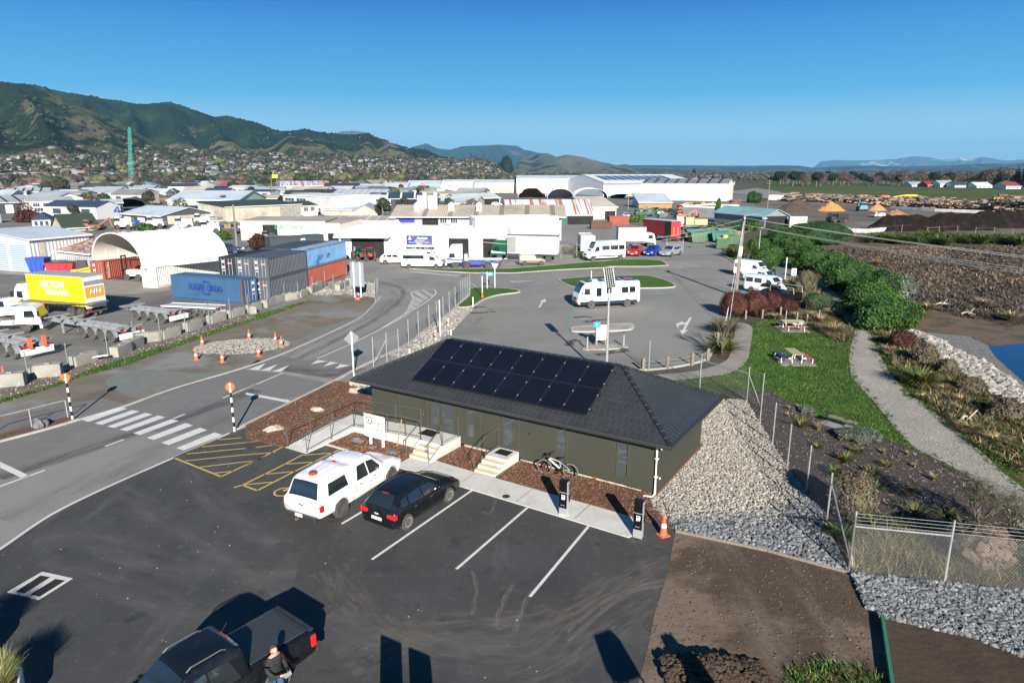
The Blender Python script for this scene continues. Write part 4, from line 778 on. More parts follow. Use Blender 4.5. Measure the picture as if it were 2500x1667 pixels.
# -- white ute with canopy
ST_ute=[(-2.68,.56,.98,1.02,.86,.8,.0),(-2.6,.46,1.08,1.14,.905,.79,.02),(-2.3,.42,1.1,1.74,.92,.67,.05),(-1.9,.4,1.1,1.81,.925,.68,.05),(-.78,.36,1.1,1.83,.925,.68,.05),(-.6,.33,1.08,1.77,.925,.68,.05),(0,.33,1.07,1.81,.925,.66,.05),(.62,.33,1.05,1.75,.925,.64,.05),(1.0,.33,1.04,1.47,.925,.69,.05),(1.4,.34,1.03,1.15,.925,.77,.04),(1.75,.36,1.0,1.1,.93,.77,.04),(2.3,.38,.94,1.02,.91,.75,.03),(2.52,.42,.82,.9,.86,.68,.02),(2.62,.46,.68,.76,.76,.58,.01)]
ut,us=vehicle('pickup_truck','white double cab ute with a white canopy and an amber roof beacon','pickup truck',ST_ute,M_wgloss,(-1.45,1.77),.385,dict(
    win=[((-2.15,1.2),(-1.0,1.2),(-1.05,1.62),(-2.0,1.62)),((-.5,1.13),(.22,1.11),(.2,1.64),(-.3,1.64)),((.29,1.11),(1.12,1.09),(.72,1.56),(.27,1.64))],
    ws=((.72,-.58),(.72,.58),(1.34,.66),(1.34,-.66)),rw=((-2.57,-.7),(-2.57,.7),(-2.33,.58),(-2.33,-.58)),
    seam=[((-.6,.45),(-.58,.45),(-.58,1.75),(-.6,1.75)),((.25,.45),(.265,.45),(.265,1.08),(.25,1.08)),((1.2,.5),(1.215,.5),(1.215,1.06),(1.2,1.06)),((-2.5,1.11),(-.62,1.11),(-.62,1.125),(-2.5,1.125))],mir=(1.0,1.12),mirm=M_white,
    box=[('tail_light',-2.56,.79,.88,.22,.3,.27,M_red),('bumper',-2.76,0,.5,.16,1.6,.18,M_gut),('number_plate',-2.852,0,.58,.012,.36,.13,M_plate),('tailgate_handle',-2.71,0,.93,.03,.22,.04,M_black),('headlight',2.48,.68,.84,.18,.3,.16,M_head),('grille',2.64,0,.72,.05,.8,.2,M_black),('brake_light',-.78,.0,1.905,.1,.22,.03,M_red),('brake_light',-2.22,0,1.78,.03,.3,.02,M_red),('door_handle',-.32,.955,.96,.16,.02,.03,M_black),('door_handle',.55,.955,.96,.16,.02,.03,M_black)]),rim=M_rimb,near=True,spokes=12)
place(ut,'c2',(845,1372),(1308,1062),3.22,.83,scale=1.0)
b=MB(); b.cyl((-1.95,.0,1.86),(-1.95,.0,1.89),.16,n=16); b.cyl((-1.95,.0,1.89),(-1.95,.0,1.96),.17,.13,n=16); b.build('roof_beacon',M_amber,ut)
b=MB(); b.tube([(-.45,.3,1.84),(-.5,.42,2.15)],.006,4); b.build('aerial',M_black,ut)
b=MB(); b.bar((-2.85,0,.48),(-3.02,0,.45),.06,.06); b.lathe([(.03,0),(.035,.03),(.02,.06)],8,c=(-3.0,0,.47)); b.build('tow_ball',M_rustt,ut)
b=MB()
for yy in(-.45,-.15,.15,.45): b.bar((-1.75,yy,1.86),(-.95,yy,1.875),.03,.012)
for yy in(-.36,-.12,.12,.36): b.bar((-.45,yy,1.825),(.5,yy,1.82),.03,.012)
b.build('roof_rib',M_wgloss,ut)
for sg,q in ((-1,1),):
    text('(K)  smart  (O)',.11,M_inkl,ut,face_mat((.62,-.93-.012,.82)),'door_badge',ext=.001)
    text('(K) smart (O)',.1,M_inkl,ut,Matrix.Translation((-2.715,0,.76))@Matrix.Rotation(-math.pi/2,4,'Z')@Matrix.Rotation(math.pi/2,4,'X'),'tailgate_badge',ext=.001)
# -- black hatchback wagon
ST_wag=[(-2.03,.34,.62,.7,.7,.6,0),(-1.97,.27,.86,.95,.82,.68,.02),(-1.72,.22,.94,1.24,.865,.6,.03),(-1.42,.2,.945,1.38,.875,.58,.03),(-.8,.2,.93,1.43,.88,.58,.035),(-.1,.2,.91,1.43,.88,.58,.035),(.35,.2,.9,1.35,.88,.58,.035),(.75,.2,.9,1.12,.88,.66,.03),(1.05,.2,.88,.97,.88,.72,.03),(1.6,.22,.8,.87,.865,.68,.03),(2.05,.24,.66,.72,.8,.6,.02),(2.24,.28,.5,.56,.68,.5,.01)]
wg,ws_=vehicle('hatchback_car','glossy black five door hatchback parked beside the white canopy ute','car',ST_wag,P_black,(-1.29,1.29),.315,dict(
    win=[((-1.62,1.0),(-1.2,.98),(-1.16,1.26),(-1.45,1.23)),((-1.12,.98),(-.38,.95),(-.38,1.31),(-1.06,1.27)),((-.3,.95),(.66,.94),(.28,1.25),(-.3,1.31))],
    ws=((.36,-.52),(.36,.52),(.98,.64),(.98,-.64)),rw=((-1.93,-.6),(-1.93,.6),(-1.5,.48),(-1.5,-.48)),
    seam=[((-.345,.28),(-.335,.28),(-.335,.95),(-.345,.95)),((.72,.3),(.73,.3),(.73,.9),(.72,.9)),((-1.14,.6),(-1.13,.6),(-1.13,.95),(-1.14,.95))],mir=(.58,.95),
    box=[('tail_light',-1.93,.66,.76,.2,.42,.18,M_red),('number_plate',-2.06,0,.6,.02,.5,.12,M_plate),('headlight',2.02,.62,.6,.2,.26,.12,M_head),('brake_light',-1.52,0,1.4,.05,.3,.02,M_red),('door_handle',-.85,.89,.8,.14,.02,.025,M_steel),('door_handle',.1,.89,.8,.14,.02,.025,M_steel),('badge',-2.05,0,.78,.01,.2,.04,M_refl)]),rim=mat('bright alloy',(.72,.71,.68),rough=.35,metal=.3),near=True,spokes=18)
place(wg,'c2',(1472,1462),(1850,1212),2.58,.8,scale=1.0)
# -- black ute in the foreground, man beside it
ST_ub=[(-2.68,.56,.98,1.02,.86,.8,.0),(-2.6,.46,1.1,1.16,.905,.84,.01),(-2.2,.42,1.13,1.17,.92,.86,.01),(-1.9,.4,1.13,1.17,.925,.86,.01),(-.9,.36,1.12,1.17,.925,.86,.01),(-.76,.34,1.1,1.2,.925,.84,.01),(-.66,.33,1.09,1.78,.925,.68,.05)]+ST_ute[6:]
ub,_s=vehicle('pickup_truck','black double cab ute with a flat black tray cover in the foreground','pickup truck',ST_ub,P_black,(-1.45,1.77),.39,dict(
    win=[((-.5,1.13),(.22,1.11),(.2,1.64),(-.3,1.64)),((.29,1.11),(1.12,1.09),(.72,1.56),(.27,1.64))],
    ws=((.72,-.58),(.72,.58),(1.34,.66),(1.34,-.66)),rw=((-.71,-.6),(-.71,.6),(-.67,.55),(-.67,-.55)),
    seam=[((-.6,.45),(-.58,.45),(-.58,1.1),(-.6,1.1)),((.25,.45),(.265,.45),(.265,1.08),(.25,1.08))],mir=(1.0,1.12),
    box=[('tail_light',-2.57,.84,.9,.18,.2,.34,M_red),('bumper',-2.78,0,.5,.16,1.6,.18,M_gut),('number_plate',-2.86,0,.58,.012,.36,.13,M_plate),('headlight',2.48,.68,.84,.18,.3,.16,M_head),('grille',2.64,0,.72,.05,.8,.2,M_steel),('door_handle',-.32,.955,.96,.16,.02,.03,M_steel),('door_handle',.55,.955,.96,.16,.02,.03,M_steel),('brake_light',-.62,0,1.83,.04,.34,.02,M_red)]),rim=M_rim,near=True,spokes=12)
b=MB(); b.bx(-2.42,-.82,-.74,.74,1.17,1.2); b.build('tray_cover',mat('grey black tray cover',(.04,.042,.045),rough=.45),ub,bevel=.02)
b=MB(); b.bx(-2.5,-2.43,-.74,.74,1.175,1.215); b.bx(-2.66,-2.52,-.8,.8,1.14,1.185); b.build('tailgate_cap',M_gut,ub,bevel=.01)
for sg in(1,-1): b=MB(); b.tube([(-.35,sg*.56,1.84),(-.25,sg*.56,1.9),(.5,sg*.55,1.89),(.62,sg*.55,1.82)],.02,6); b.build('roof_rail',M_steel,ub)
b=MB(); b.tube([(-.5,0,1.85),(-.72,.05,2.15)],.006,4); b.build('aerial',M_black,ub)
# tail top corners seen at (d4) give the pose; nose points down-left out of frame
_p,_q=G('d4',1560,310,z=1.17),G('d4',1890,520,z=1.17); _m=(_p+_q)/2; _d=(_q-_p).normalized(); _f=Vector((_d.y,-_d.x,0)); _f=_f if _f.x<0 else -_f
ub.location=(_m.x+_f.x*2.6,_m.y+_f.y*2.6,0); ub.rotation_euler=(0,0,math.atan2(_f.y,_f.x))
print('UB',_p,_q,(_q-_p).length,ub.location,math.degrees(ub.rotation_euler[2]))
# ---- fences, posts, signs, lamps ---------------------------------------------------------------
def wiremat(name,p,wd,col=(.4,.42,.43)):
    m=bpy.data.materials.new(name); m.use_nodes=True; N=m.node_tree.nodes; Lk=m.node_tree.links.new; b=N['Principled BSDF']; b.inputs['Base Color'].default_value=(*col,1); b.inputs['Metallic'].default_value=.4; b.inputs['Roughness'].default_value=.5
    sp=N.new('ShaderNodeSeparateXYZ'); Lk(N.new('ShaderNodeTexCoord').outputs['UV'],sp.inputs[0]); outs=[]
    for op in('ADD','SUBTRACT'):
        a=N.new('ShaderNodeMath'); a.operation=op; Lk(sp.outputs[0],a.inputs[0]); Lk(sp.outputs[1],a.inputs[1]); q=N.new('ShaderNodeMath'); q.operation='PINGPONG'; q.inputs[1].default_value=p/2; Lk(a.outputs[0],q.inputs[0])
        c=N.new('ShaderNodeMath'); c.operation='LESS_THAN'; c.inputs[1].default_value=wd; Lk(q.outputs[0],c.inputs[0]); outs.append(c)
    mx=N.new('ShaderNodeMath'); mx.operation='MAXIMUM'; Lk(outs[0].outputs[0],mx.inputs[0]); Lk(outs[1].outputs[0],mx.inputs[1]); Lk(mx.outputs[0],b.inputs['Alpha']); return m
W_near=wiremat('chain link',.1,.0048,(.3,.31,.31)); W_far=wiremat('fine chain link',.16,.006)
def fence(label,posts,h=1.9,top=2.2,wm=W_near,pm=None,rails=(),pr=.035,barb=2,group=None,name='chain_link_fence'):
    """posts: ground points; rails: (i,j,z0,z1)"""
    r=thing(name,label,'fence',(posts[0].x,posts[0].y,0),0,group); o=posts[0]; pm=pm or M_galv; P_=[p-o for p in posts]
    for p in P_: b=MB(); b.cyl(p,p+Vector((0,0,top)),pr,n=8); b.build('post',pm,r)
    b=MB(); b.uv=[]; d=0
    for a,c in zip(P_,P_[1:]):
        L=(c-a).length; b.v+=[tuple(a+Vector((0,0,.03))),tuple(c+Vector((0,0,.03))),tuple(c+Vector((0,0,h))),tuple(a+Vector((0,0,h)))]; b.uv+=[(d,0),(d+L,0),(d+L,h),(d,h)]; n=len(b.v); b.f.append([n-4,n-3,n-2,n-1]); b.m.append(0); d+=L
    if wm: b.build('wire_mesh',wm,r)
    b=MB()
    for z in [h]+[h+.12*(k+1) for k in range(barb)]+[.05]:
        if z<=top: b.tube([p+Vector((0,0,z)) for p in P_],.006,4)
    b.build('strand',pm,r)
    for i,j,z0,z1 in rails: b=MB(); b.cyl(P_[i]+Vector((0,0,z0)),P_[j]+Vector((0,0,z1)),.025,n=7); b.build('rail',pm,r)
    return r
_q=[G('b4',228,1355),G('b4',678,1500),G('b4',815,1568),G('c4',557,186),G('c4',625,292),G('c4',703,425),G('c4',805,557),G('c4',912,725),G('c4',1030,985),G('c4',1540,1042),G('c4',1540,1042)+(G('c4',1540,1042)-G('c4',1030,985))*1.05,G('c4',1540,1042)+(G('c4',1540,1042)-G('c4',1030,985))*2.1]
fence('tall chain link fence running between the rip rap and the planted bed',[G('b4',-260,1200)]+_q[:9],1.85,2.15,rails=((1,2,1.75,1.75),(2,3,1.7,.1),(8,9,1.75,.5)))
fence('chain link fence with barbed wire across the reeds in the lower right corner',_q[8:],1.85,2.3,rails=((0,1,1.75,1.75),),barb=3)
_q=GL('b2',1165,952,1288,905,1395,868,1485,765,1575,675,1672,612,1740,572,1800,518,1856,468,1910,413,1940,375)
fence('chain link fence on thin posts beside the curving access road',_q,1.7,2.1,W_far,rails=((0,2,.6,.6),(0,1,.2,1.6)))
fence('open chain link gate leaf folded back at the end of the road fence',GL('b2',1940,375,1960,350,1980,335,2000,318,2020,303,2043,292),1.9,2.15,wiremat('gate mesh',.1,.014),name='wire_gate')
fence('open chain link gate leaf standing beside the sign gravel',GL('b2',1180,372,1195,345,1208,325),2.,2.2,wiremat('gate mesh',.1,.014),name='wire_gate')
_yf=GL('b1',-160,1180,262,1075,628,985,988,870,1225,752,1467,722,1697,652,1910,572,2102,520,2270,470)+GL('a2',405,1380,578,1325,735,1262,860,1245,992,1192,1105,1132,1185,1172,1310,1086)
M_pgrn=mat('green grey fence post',(.2,.24,.235),rough=.6,metal=.2)
fence('post and wire fence standing behind the concrete block wall of the yard',_yf,1.5,1.9,wiremat('thin mesh',.3,.003),M_pgrn,barb=2)
fence('chain link fence with a gate opening behind the parked cars',GL('a3',1735,1090,1920,1062)+GL('a4',30,880),1.8,2.0,W_far)
fence('timber post and wire fence along the edge of the compost yard',GL('a5',738,770,883,750,1180,728,1327,720,1423,755,1535,745,1712,735,1885,755,2062,752,2235,775,2420,790,2700,810),1.3,1.55,None,M_grey_t,pr=.07,rails=((4,5,1.4,1.4),),name='post_and_wire_fence',barb=1)
fence('gate frame of pale pipe and mesh behind the silver car',GL('a4',888,850,1045,850),1.5,2.2,W_far,M_galv,rails=((0,1,1.75,1.75),(0,1,1.6,.2)),pr=.06,name='wire_gate')
# concrete blocks along the yard
M_blk=mat('precast concrete block',(.31,.3,.265),[((.21,.2,.17),1.1,.42,.66),((.4,.385,.35),2.5,.55,.75),((.1,.1,.08),3,.64,.78)],.95,bump=(6,.5,.03))
line=[p for p in _yf]; K=0
proto=MB(); proto.box((0,0,.4),(1.75,.62,.8)); proto.box((0,0,.83),(.35,.2,.08)); bp=proto.build('concrete_block',M_blk,bevel=.03); tag(bp,'grey concrete block standing in the row along the yard fence','concrete block','concrete blocks along the yard fence')
first=True
for a,c in zip(line,line[1:]):
    d=(c-a); L=d.length; n=max(1,int(L/1.8)); t=d.normalized(); nr=Vector((-t.y,t.x,0)); nr=nr if nr.y>0 else -nr
    for i in range(n):
        if rnd()<.04 and K<4: continue
        K+=1; p=a+t*(L*(i+.5)/n)+nr*(.42+uni(-.08,.08)); o=bp if first else dup(bp,p); first=False; o.location=(p.x,p.y,-.02+uni(-.04,.02)); o.rotation_euler=(uni(-.03,.03),0,math.atan2(t.y,t.x)+uni(-.07,.07)); o.scale=(min(1.08,L/n/1.8),1,uni(.85,1.))
for q,l in ((('b1',415,1052),'large loose concrete block standing in front of the yard fence'),(('b1',70,1140),'half buried concrete block at the left end of the block wall')):
    p=G(*q); o=dup(bp,p,.35,l); del o['group']; o.location=(p.x,p.y+.35,0); o.scale=(.9,1.1,1.05)
# zebra poles
def zebra_pole(v,x,y,lab,seed):
    r=thing('crossing_pole',lab,'crossing beacon pole',G(v,x,y),seed,'striped crossing poles'); b=MB()
    for k in range(9): b.cyl((0,0,k*.265),(0,0,(k+1)*.265),.055,n=12,m=k%2,caps=True)
    b.build('pole',[M_refl,M_black],r); b=MB(); b.cyl((0,-.03,2.42),(0,.03,2.42),.22,n=26); b.build('disc',mat('fluorescent orange disc',(.85,.13,.02),rough=.4),r); b=MB(); b.cyl((0,-.045,2.3),(0,-.045,2.52),.04,n=8); b.cyl((0,0,2.4),(0,0,2.62),.05,n=10); b.build('lamp_housing',M_refl,r); return r
zebra_pole('b1',662,1440,'striped pole with orange disc at the far side of the zebra crossing',.2); zebra_pole('b1',2138,1542,'striped pole with orange disc beside the bark bed',.2)
# left railing
r=thing('hand_railing','galvanised pipe railing beside the dark footpath at the left edge','railing',G('b1',620,1425)); o=Vector(r.location); b=MB(); pp=[p-o for p in GL('b1',620,1425,292,1512,-150,1628)]
for p in pp: b.cyl(p,p+Vector((0,0,1.05)),.03,n=8)
b.build('post',M_galv,r); b=MB(); b.tube([p+Vector((0,0,1.05)) for p in pp],.028,7); b.build('rail',M_galv,r); 
b=MB()
# drain grate
dp=GL('c5',48,293,285,155,492,200,262,345); b.prism([tuple(p[:2]) for p in dp],0,.022); dr=thing('storm_drain','square concrete surround with two rusty slotted grates set in the seal','storm drain'); b.build('surround',M_conc,dr)
for q in (('c5',105,292,275,182,340,192,168,302),('c5',205,310,375,205,442,215,268,325)):
    pts=GL(*q); b=MB(); b.prism([tuple(p[:2]) for p in pts],.0,.024); g=b.build('grate',mat('rusty grate',(.055,.035,.028),[((.02,.015,.012),30,.4,.6)],.8),dr); b=MB()
    for i in range(14): t=(i+.5)/14; a=pts[0].lerp(pts[1],t); c=pts[3].lerp(pts[2],t); b.bar((a.x,a.y,.027),(c.x,c.y,.027),.03,.008)
    b.build('bars',M_dark,g)
# sign helper
def post(label,v,x,y,ytop,r=.04,m=None,name='marker_post',cat='marker post',h=None,group=None,n=8):
    t=thing(name,label,cat,G(v,x,y),0,group); H=h or HT(v,x,y,ytop); b=MB(); b.cyl((0,0,0),(0,0,H),r,n=n); b.build('pole',m or M_white,t); return t,H
t,H=post('tall white post with the back of a grey diamond sign beside the office roof','b2',985,1035,638,.05,name='road_sign',cat='road sign')
b=MB(); c=Vector((0,.06,H-.42)); s_=.52; b.add([c+Vector(p) for p in [(-s_,0,0),(0,0,-s_),(s_,0,0),(0,0,s_),(-s_,.012,0),(0,.012,-s_),(s_,.012,0),(0,.012,s_)]],[(0,1,2,3),(7,6,5,4),(0,4,5,1),(1,5,6,2),(2,6,7,3),(3,7,4,0)]); b.build('sign_plate',mat('grey sign back',(.2,.215,.23),rough=.7),t); t.rotation_euler=(0,0,.5)
t,H=post('white pole with an upside down triangle sign seen from behind on the grass island','b3',392,236,10,.045,name='give_way_sign',cat='road sign'); b=MB(); b.add([(-.42,-.06,H),(.42,-.06,H),(0,-.06,H-.72),(-.42,-.04,H),(.42,-.04,H),(0,-.04,H-.72)],[(0,2,1),(3,4,5),(0,1,4,3),(1,2,5,4),(2,0,3,5)]); b.build('sign_plate',M_white,t)
t,H=post('white pole with a small blue arrow sign','b3',323,240,85,.045,name='arrow_sign',cat='road sign'); b=MB(); b.prism([(0,0),(.62,0),(.8,.22),(.62,.44),(0,.44)],0,.02); o=b.build('sign_plate',mat('blue sign',(.03,.25,.55),rough=.5),t,loc=(.05,-.06,H-.46)); o.rotation_euler=(math.pi/2,0,0); b=MB(); b.box((.3,.22,.022),(.25,.28,.006)); o=b.build('symbol',M_refl,t,loc=(.05,-.065,H-.46)); o.rotation_euler=(math.pi/2,0,0)
t,H=post('white post with a blue top and orange sleeve at its foot','b3',281,320,85,.05,name='marker_post',cat='marker post'); b=MB(); b.cyl((0,0,H-.45),(0,0,H+.02),.075,n=10); b.build('blue_cap',mat('blue cap',(.05,.2,.55)),t); b=MB(); b.cyl((0,0,0),(0,0,.65),.13,.06,n=10); b.build('sleeve',M_orange,t)
post('short white marker post with a curled top on the grass island','b3',198,396,308,.06); post('tall plain white post standing in the roadside gravel','b2',1772,680,345,.045); post('short white marker in the gravel nearest the office roof','b2',1872,662,615,.06); post('stubby white marker by the roof edge in the gravel','b2',1493,832,790,.06)
for q,l in ((('b2',1846,580,510),'red and white marker standing in the roadside gravel'),(('b2',1730,712,620),'red and white marker leaning next to the tall white post')):
    t,H=post(l,*q,.07,m=M_white); b=MB(); b.cyl((0,0,H*.3),(0,0,H*.5),.076,n=8); b.cyl((0,0,H*.65),(0,0,H*.8),.076,n=8); b.build('red_band',M_orange,t)
post('thin white post with a small plate on the grass island behind the camper bus','b3',1243,150,75,.05,name='sign_post',cat='sign post'); post('white pole beside the start of the walking track','a4',2025,1105,895,.06)
t,H=post('small white pictogram sign on the walking track','a4',2105,1075,1000,.05,name='path_sign',cat='sign'); b=MB(); b.box((0,-.07,H-.45),(.62,.03,.9)); pl=b.build('sign_plate',M_white,t); b=MB(); b.box((0,-.09,H-.3),(.3,.012,.3)); b.box((0,-.09,H-.68),(.3,.012,.25)); b.build('symbol',M_inkl,pl)
bs=thing('site_sign','large grey sign seen from behind on two white poles standing in gravel','sign',G('a2',1405,1226)); o=Vector(bs.location); A,B_=G('a2',1378,1225)-o,G('a2',1437,1228)-o; H=HT('a2',1378,1225,900)
for p in(A,B_): b=MB(); b.cyl(p,p+Vector((0,0,H)),.07,n=8); b.build('pole',M_white,bs)
dx=(B_-A).normalized(); b=MB(); b.bar((A+B_)/2-dx*(B_-A).length*1.05+Vector((0,.12,H-1.35)),(A+B_)/2+dx*(B_-A).length*1.05+Vector((0,.12,H-1.35)),.04,2.6); b.build('board',mat('sign back sheet',(.35,.38,.42),rough=.4,metal=.4),bs)
b=MB()
for k in range(6): z=H-.2-k*.46; b.bar((A+B_)/2-dx*(B_-A).length*1.05+Vector((0,.07,z)),(A+B_)/2+dx*(B_-A).length*1.05+Vector((0,.07,z)),.05,.04)
b.build('stiffener',M_galv,bs)
# solar street lamp: position from its shadow
def fromshadow(v,sh,top):
    S0=G(v,*sh); tp=S(v,*top); best=None
    for k in range(10,1600): 
        z=k*.01; q=S0-Vector((math.sin(SAZ),math.cos(SAZ),0))*(z/math.tan(SEL)); p=pxof(q.x,q.y,z); e=(p[1]-tp[1])**2
        if best is None or e<best[0]: best=(e,q.x,q.y,z,p)
    return best
f=fromshadow('b3',(897,562),(1405,138)); print('LAMP',f)
LH=6.6
_l=G('b3',1405,138,z=LH); lp=thing('solar_lamp','tall galvanised lamp pole carrying a tilted solar panel','street lamp',(_l.x,_l.y,0),0); b=MB(); b.cyl((0,0,0),(0,0,LH-.3),.1,.065,n=12); b.build('pole',M_galv,lp); b=MB(); b.lathe([(.02,0),(.14,.05),(.14,.14),(.05,.2)],12,c=(0,-.02,LH-1.25)); b.build('lamp_head',M_white,lp)
b=MB(); b.box((0,0,LH),(.62,1.35,.04),rx=R(52),rz=R(0)); pn=b.build('solar_panel',M_white,lp); b=MB()
for i in range(4):
    for j in range(9): c=Matrix.Rotation(R(52),3,'X')@Vector((-.21+.14*i,-.6+.15*j,.024)); b.box((c.x,c.y,c.z+LH),(.125,.135,.004),rx=R(52))
b.build('cell',M_solar,pn); b=MB(); b.cyl((0,0,LH-.35),(0,0,LH-.02),.04,n=8); b.build('bracket',M_galv,lp); lp.rotation_euler=(0,0,.12)
# info board and bollards
ib=thing('information_board','white notice board on two timber posts in the car park','notice board',G('b3',1328,738)); o=Vector(ib.location); A,B_=G('b3',1287,742)-o,G('b3',1370,737)-o; H=HT('b3',1370,737,547); dx=(B_-A).normalized()
for p in(A,B_): b=MB(); b.box(p+Vector((0,0,H/2)),(.15,.12,H),rz=.2); b.build('post',M_timber,ib)
b=MB(); b.bar(A-dx*.02+Vector((0,-.09,H-.62)),B_+dx*.02+Vector((0,-.09,H-.62)),.03,1.15); b.build('board',M_white,ib); b=MB(); b.bar(A-dx*.02+Vector((0,-.1,H-.78)),B_+dx*.02+Vector((0,-.1,H-.78)),.04,.05); b.build('divider',M_timber,ib); b=MB(); p=A+dx*.0+Vector((0,-.13,1.72)); b.box(p,(.5,.03,.42)); b.build('blue_panel',mat('blue panel',(.02,.3,.6)),ib)
text('P',.3,M_refl,ib,face_mat((p.x,p.y-.02,p.z)),'panel_symbol'); text('parking rules',.11,M_inkl,ib,face_mat((0,-.12,H-.35)),'board_writing'); text('1 night limit',.1,M_inkl,ib,face_mat((0,-.12,H-1.05)),'board_writing')
post('steel bollard left of the timber notice board','b3',1207,770,660,.07,M_galv,'bollard','bollard'); post('steel bollard right of the timber notice board','b3',1528,747,643,.07,M_galv,'bollard','bollard')
# timber bollards with cable
bb=MB(); bb.box((0,0,.42),(.2,.2,.84)); bb.box((0,0,.86),(.2,.2,.06),tp=.5); bo=bb.build('timber_bollard',M_grey_t); tag(bo,'squat grey timber bollard on the cable line round the car park','bollard','timber bollards round the car park')
bl=GL('b3',1700,958,1915,942,2132,912,2275,868,2345,800)+GL('b4',398,930)
for i,p in enumerate(bl): q=bo if i==0 else dup(bo,p); q.location=p; q.rotation_euler=(0,0,uni(-.3,.3))
b=MB()
for p,q in zip(bl,bl[1:]):
    for z in(.42,.7): b.tube([p.lerp(q,t)+Vector((0,0,z-.12*math.sin(t*math.pi))) for t in(0,.25,.5,.75,1)],.014,4)
tag(b.build('bollard_cable',M_galv),'slack steel cable strung between the timber bollards','cable')
bl=GL('b4',665,702,825,696,1000,668,1155,720,1250,740)
for i,p in enumerate(bl): q=dup(bo,p,uni(-.2,.2),'small timber post beside the dark red bushes'); q.scale=(.8,.8,.95); q['group']='timber posts beside the red bushes'
# power poles, wires
PP=G('a4',1550,1268); PH=HT('a4',1550,1268,490); print('pole h',PH)
pp=thing('power_pole','tall timber power pole with crossarm beside the parked vans','power pole',PP); b=MB(); tx=Vector((G('a4',1640,490,z=PH)-PP)); tx.z=PH; b.cyl((0,0,0),tx,.21,.14,n=12); b.build('pole',M_grey_t,pp); b=MB(); b.bar(tx+Vector((-.3,-1.,-.45)),tx+Vector((.3,1.,-.45)),.12,.12); ca=b.build('crossarm',M_grey_t,pp); b=MB()
for t in(-.9,-.3,.4,.9): b.lathe([(.03,0),(.06,.05),(.03,.16)],8,c=tuple(tx+Vector((.3*t,t,-.38))))
b.build('insulator',M_white,ca); b=MB(); b.cyl(tx*.5,tx*.62,.2,n=10); b.build('white_sleeve',M_white,pp); b=MB(); b.tube(crv([tx+Vector((.0,0,-.1)),tx+Vector((1.4,.3,.05)),tx+Vector((2.2,.5,-.3))],5),.035,6); b.box(tx+Vector((2.3,.5,-.38)),(.5,.2,.1)); b.build('lamp_arm',M_galv,pp)
for q,l in ((('b4',480,720),'left stay wire of the timber power pole'),(('b4',497,838),'right stay wire of the timber power pole')):
    g=G(*q); b=MB(); e=PP+tx*.93; b.tube([g,e],.018,5); b.cyl(g,g+(e-g).normalized()*1.9,.03,n=6); tag(b.build('stay_wire',M_refl),l,'stay wire')
def wire(label,a,bq,sag,r=.02,group=None):
    a,bq=Vector(a),Vector(bq); b=MB(); n=24; b.tube([a.lerp(bq,i/n)-Vector((0,0,4*sag*(i/n)*(1-i/n))) for i in range(n+1)],r,5); return tag(b.build('overhead_wire',mat('wire',(.42,.42,.42),rough=.6)),label,'power line',group)
for k,(y0,y1,off) in enumerate(((655,890,0),(663,905,.35),(770,1000,.8),(782,1022,1.1),(792,1045,1.4))):
    e=G('a5',2352,y1-4,z=PH-1.2); s0=PP+tx+Vector((0,.5-k*.25,-.3 if k<2 else -1.)); d=e-s0; wire('pale overhead wire leaving the power pole to the right',s0,s0+d*1.9,PH*.035*1.9,.018,'overhead wires crossing the marsh')
for k in range(2): wire('thin wire running from the power pole towards the workshops',PP+tx+Vector((0,.3*k,-.4-.6*k)),G('a4',-900,750,z=PH*.8)+Vector((0,k*.6,0)),1.2,.012,'wires towards the workshops')
def pole2(label,v,x,y,yt,r=.16,arms=1,m=None,name='power_pole',cat='power pole'):
    t=thing(name,label,cat,G(v,x,y)); H=HT(v,x,y,yt); b=MB(); b.cyl((0,0,0),(0,0,H),r,r*.7,n=8); b.build('pole',m or M_grey_t,t)
    if arms: b=MB(); [b.box((0,0,H-.5-.9*k),(2.2,.12,.12),rz=.2) for k in range(arms)]; b.build('crossarm',M_grey_t,t)
    return t,H
pole2('timber power pole standing behind the green roofed shed at the compost yard','a4',1855,440,150,.17,2); pole2('timber pole between the white hoop shelter and the car yard','a2',300,810,375,.2,1)
t,H=pole2('left of two tall poles with no board on top','a2',625,345,125,.2,0); t,H=pole2('tall pole carrying a small yellow board','a2',675,345,120,.2,0); b=MB(); b.box((-.6,-.2,H+.2),(2.6,.15,1.4)); b.build('yellow_board',mat('yellow board',(.75,.55,.04)),t)
for q,l in ((('a4',1768,905,612),'pale street lamp on a straight pole beside the dense shrubs'),(('a4',522,440,140),'slim pole in front of the white warehouse'),(('a2',95,220,160),'slim lamp pole among the distant houses'),(('a3',1058,130,45),'white flag pole left of the pair beyond the warehouses'),(('a3',1268,140,48),'white flag pole right of the pair beyond the warehouses'),(('a1',470,400,330),'thin pole beside the cream house'),(('a1',700,400,330),'thin pole at the end of the cream house')):
    t,H=pole2(l,*q,.09,0,M_galv,'street_lamp','lamp pole'); 
    if 'lamp' in l: b=MB(); b.box((0,-.3,H),(.25,.8,.12)); b.build('lamp_head',M_white,t)
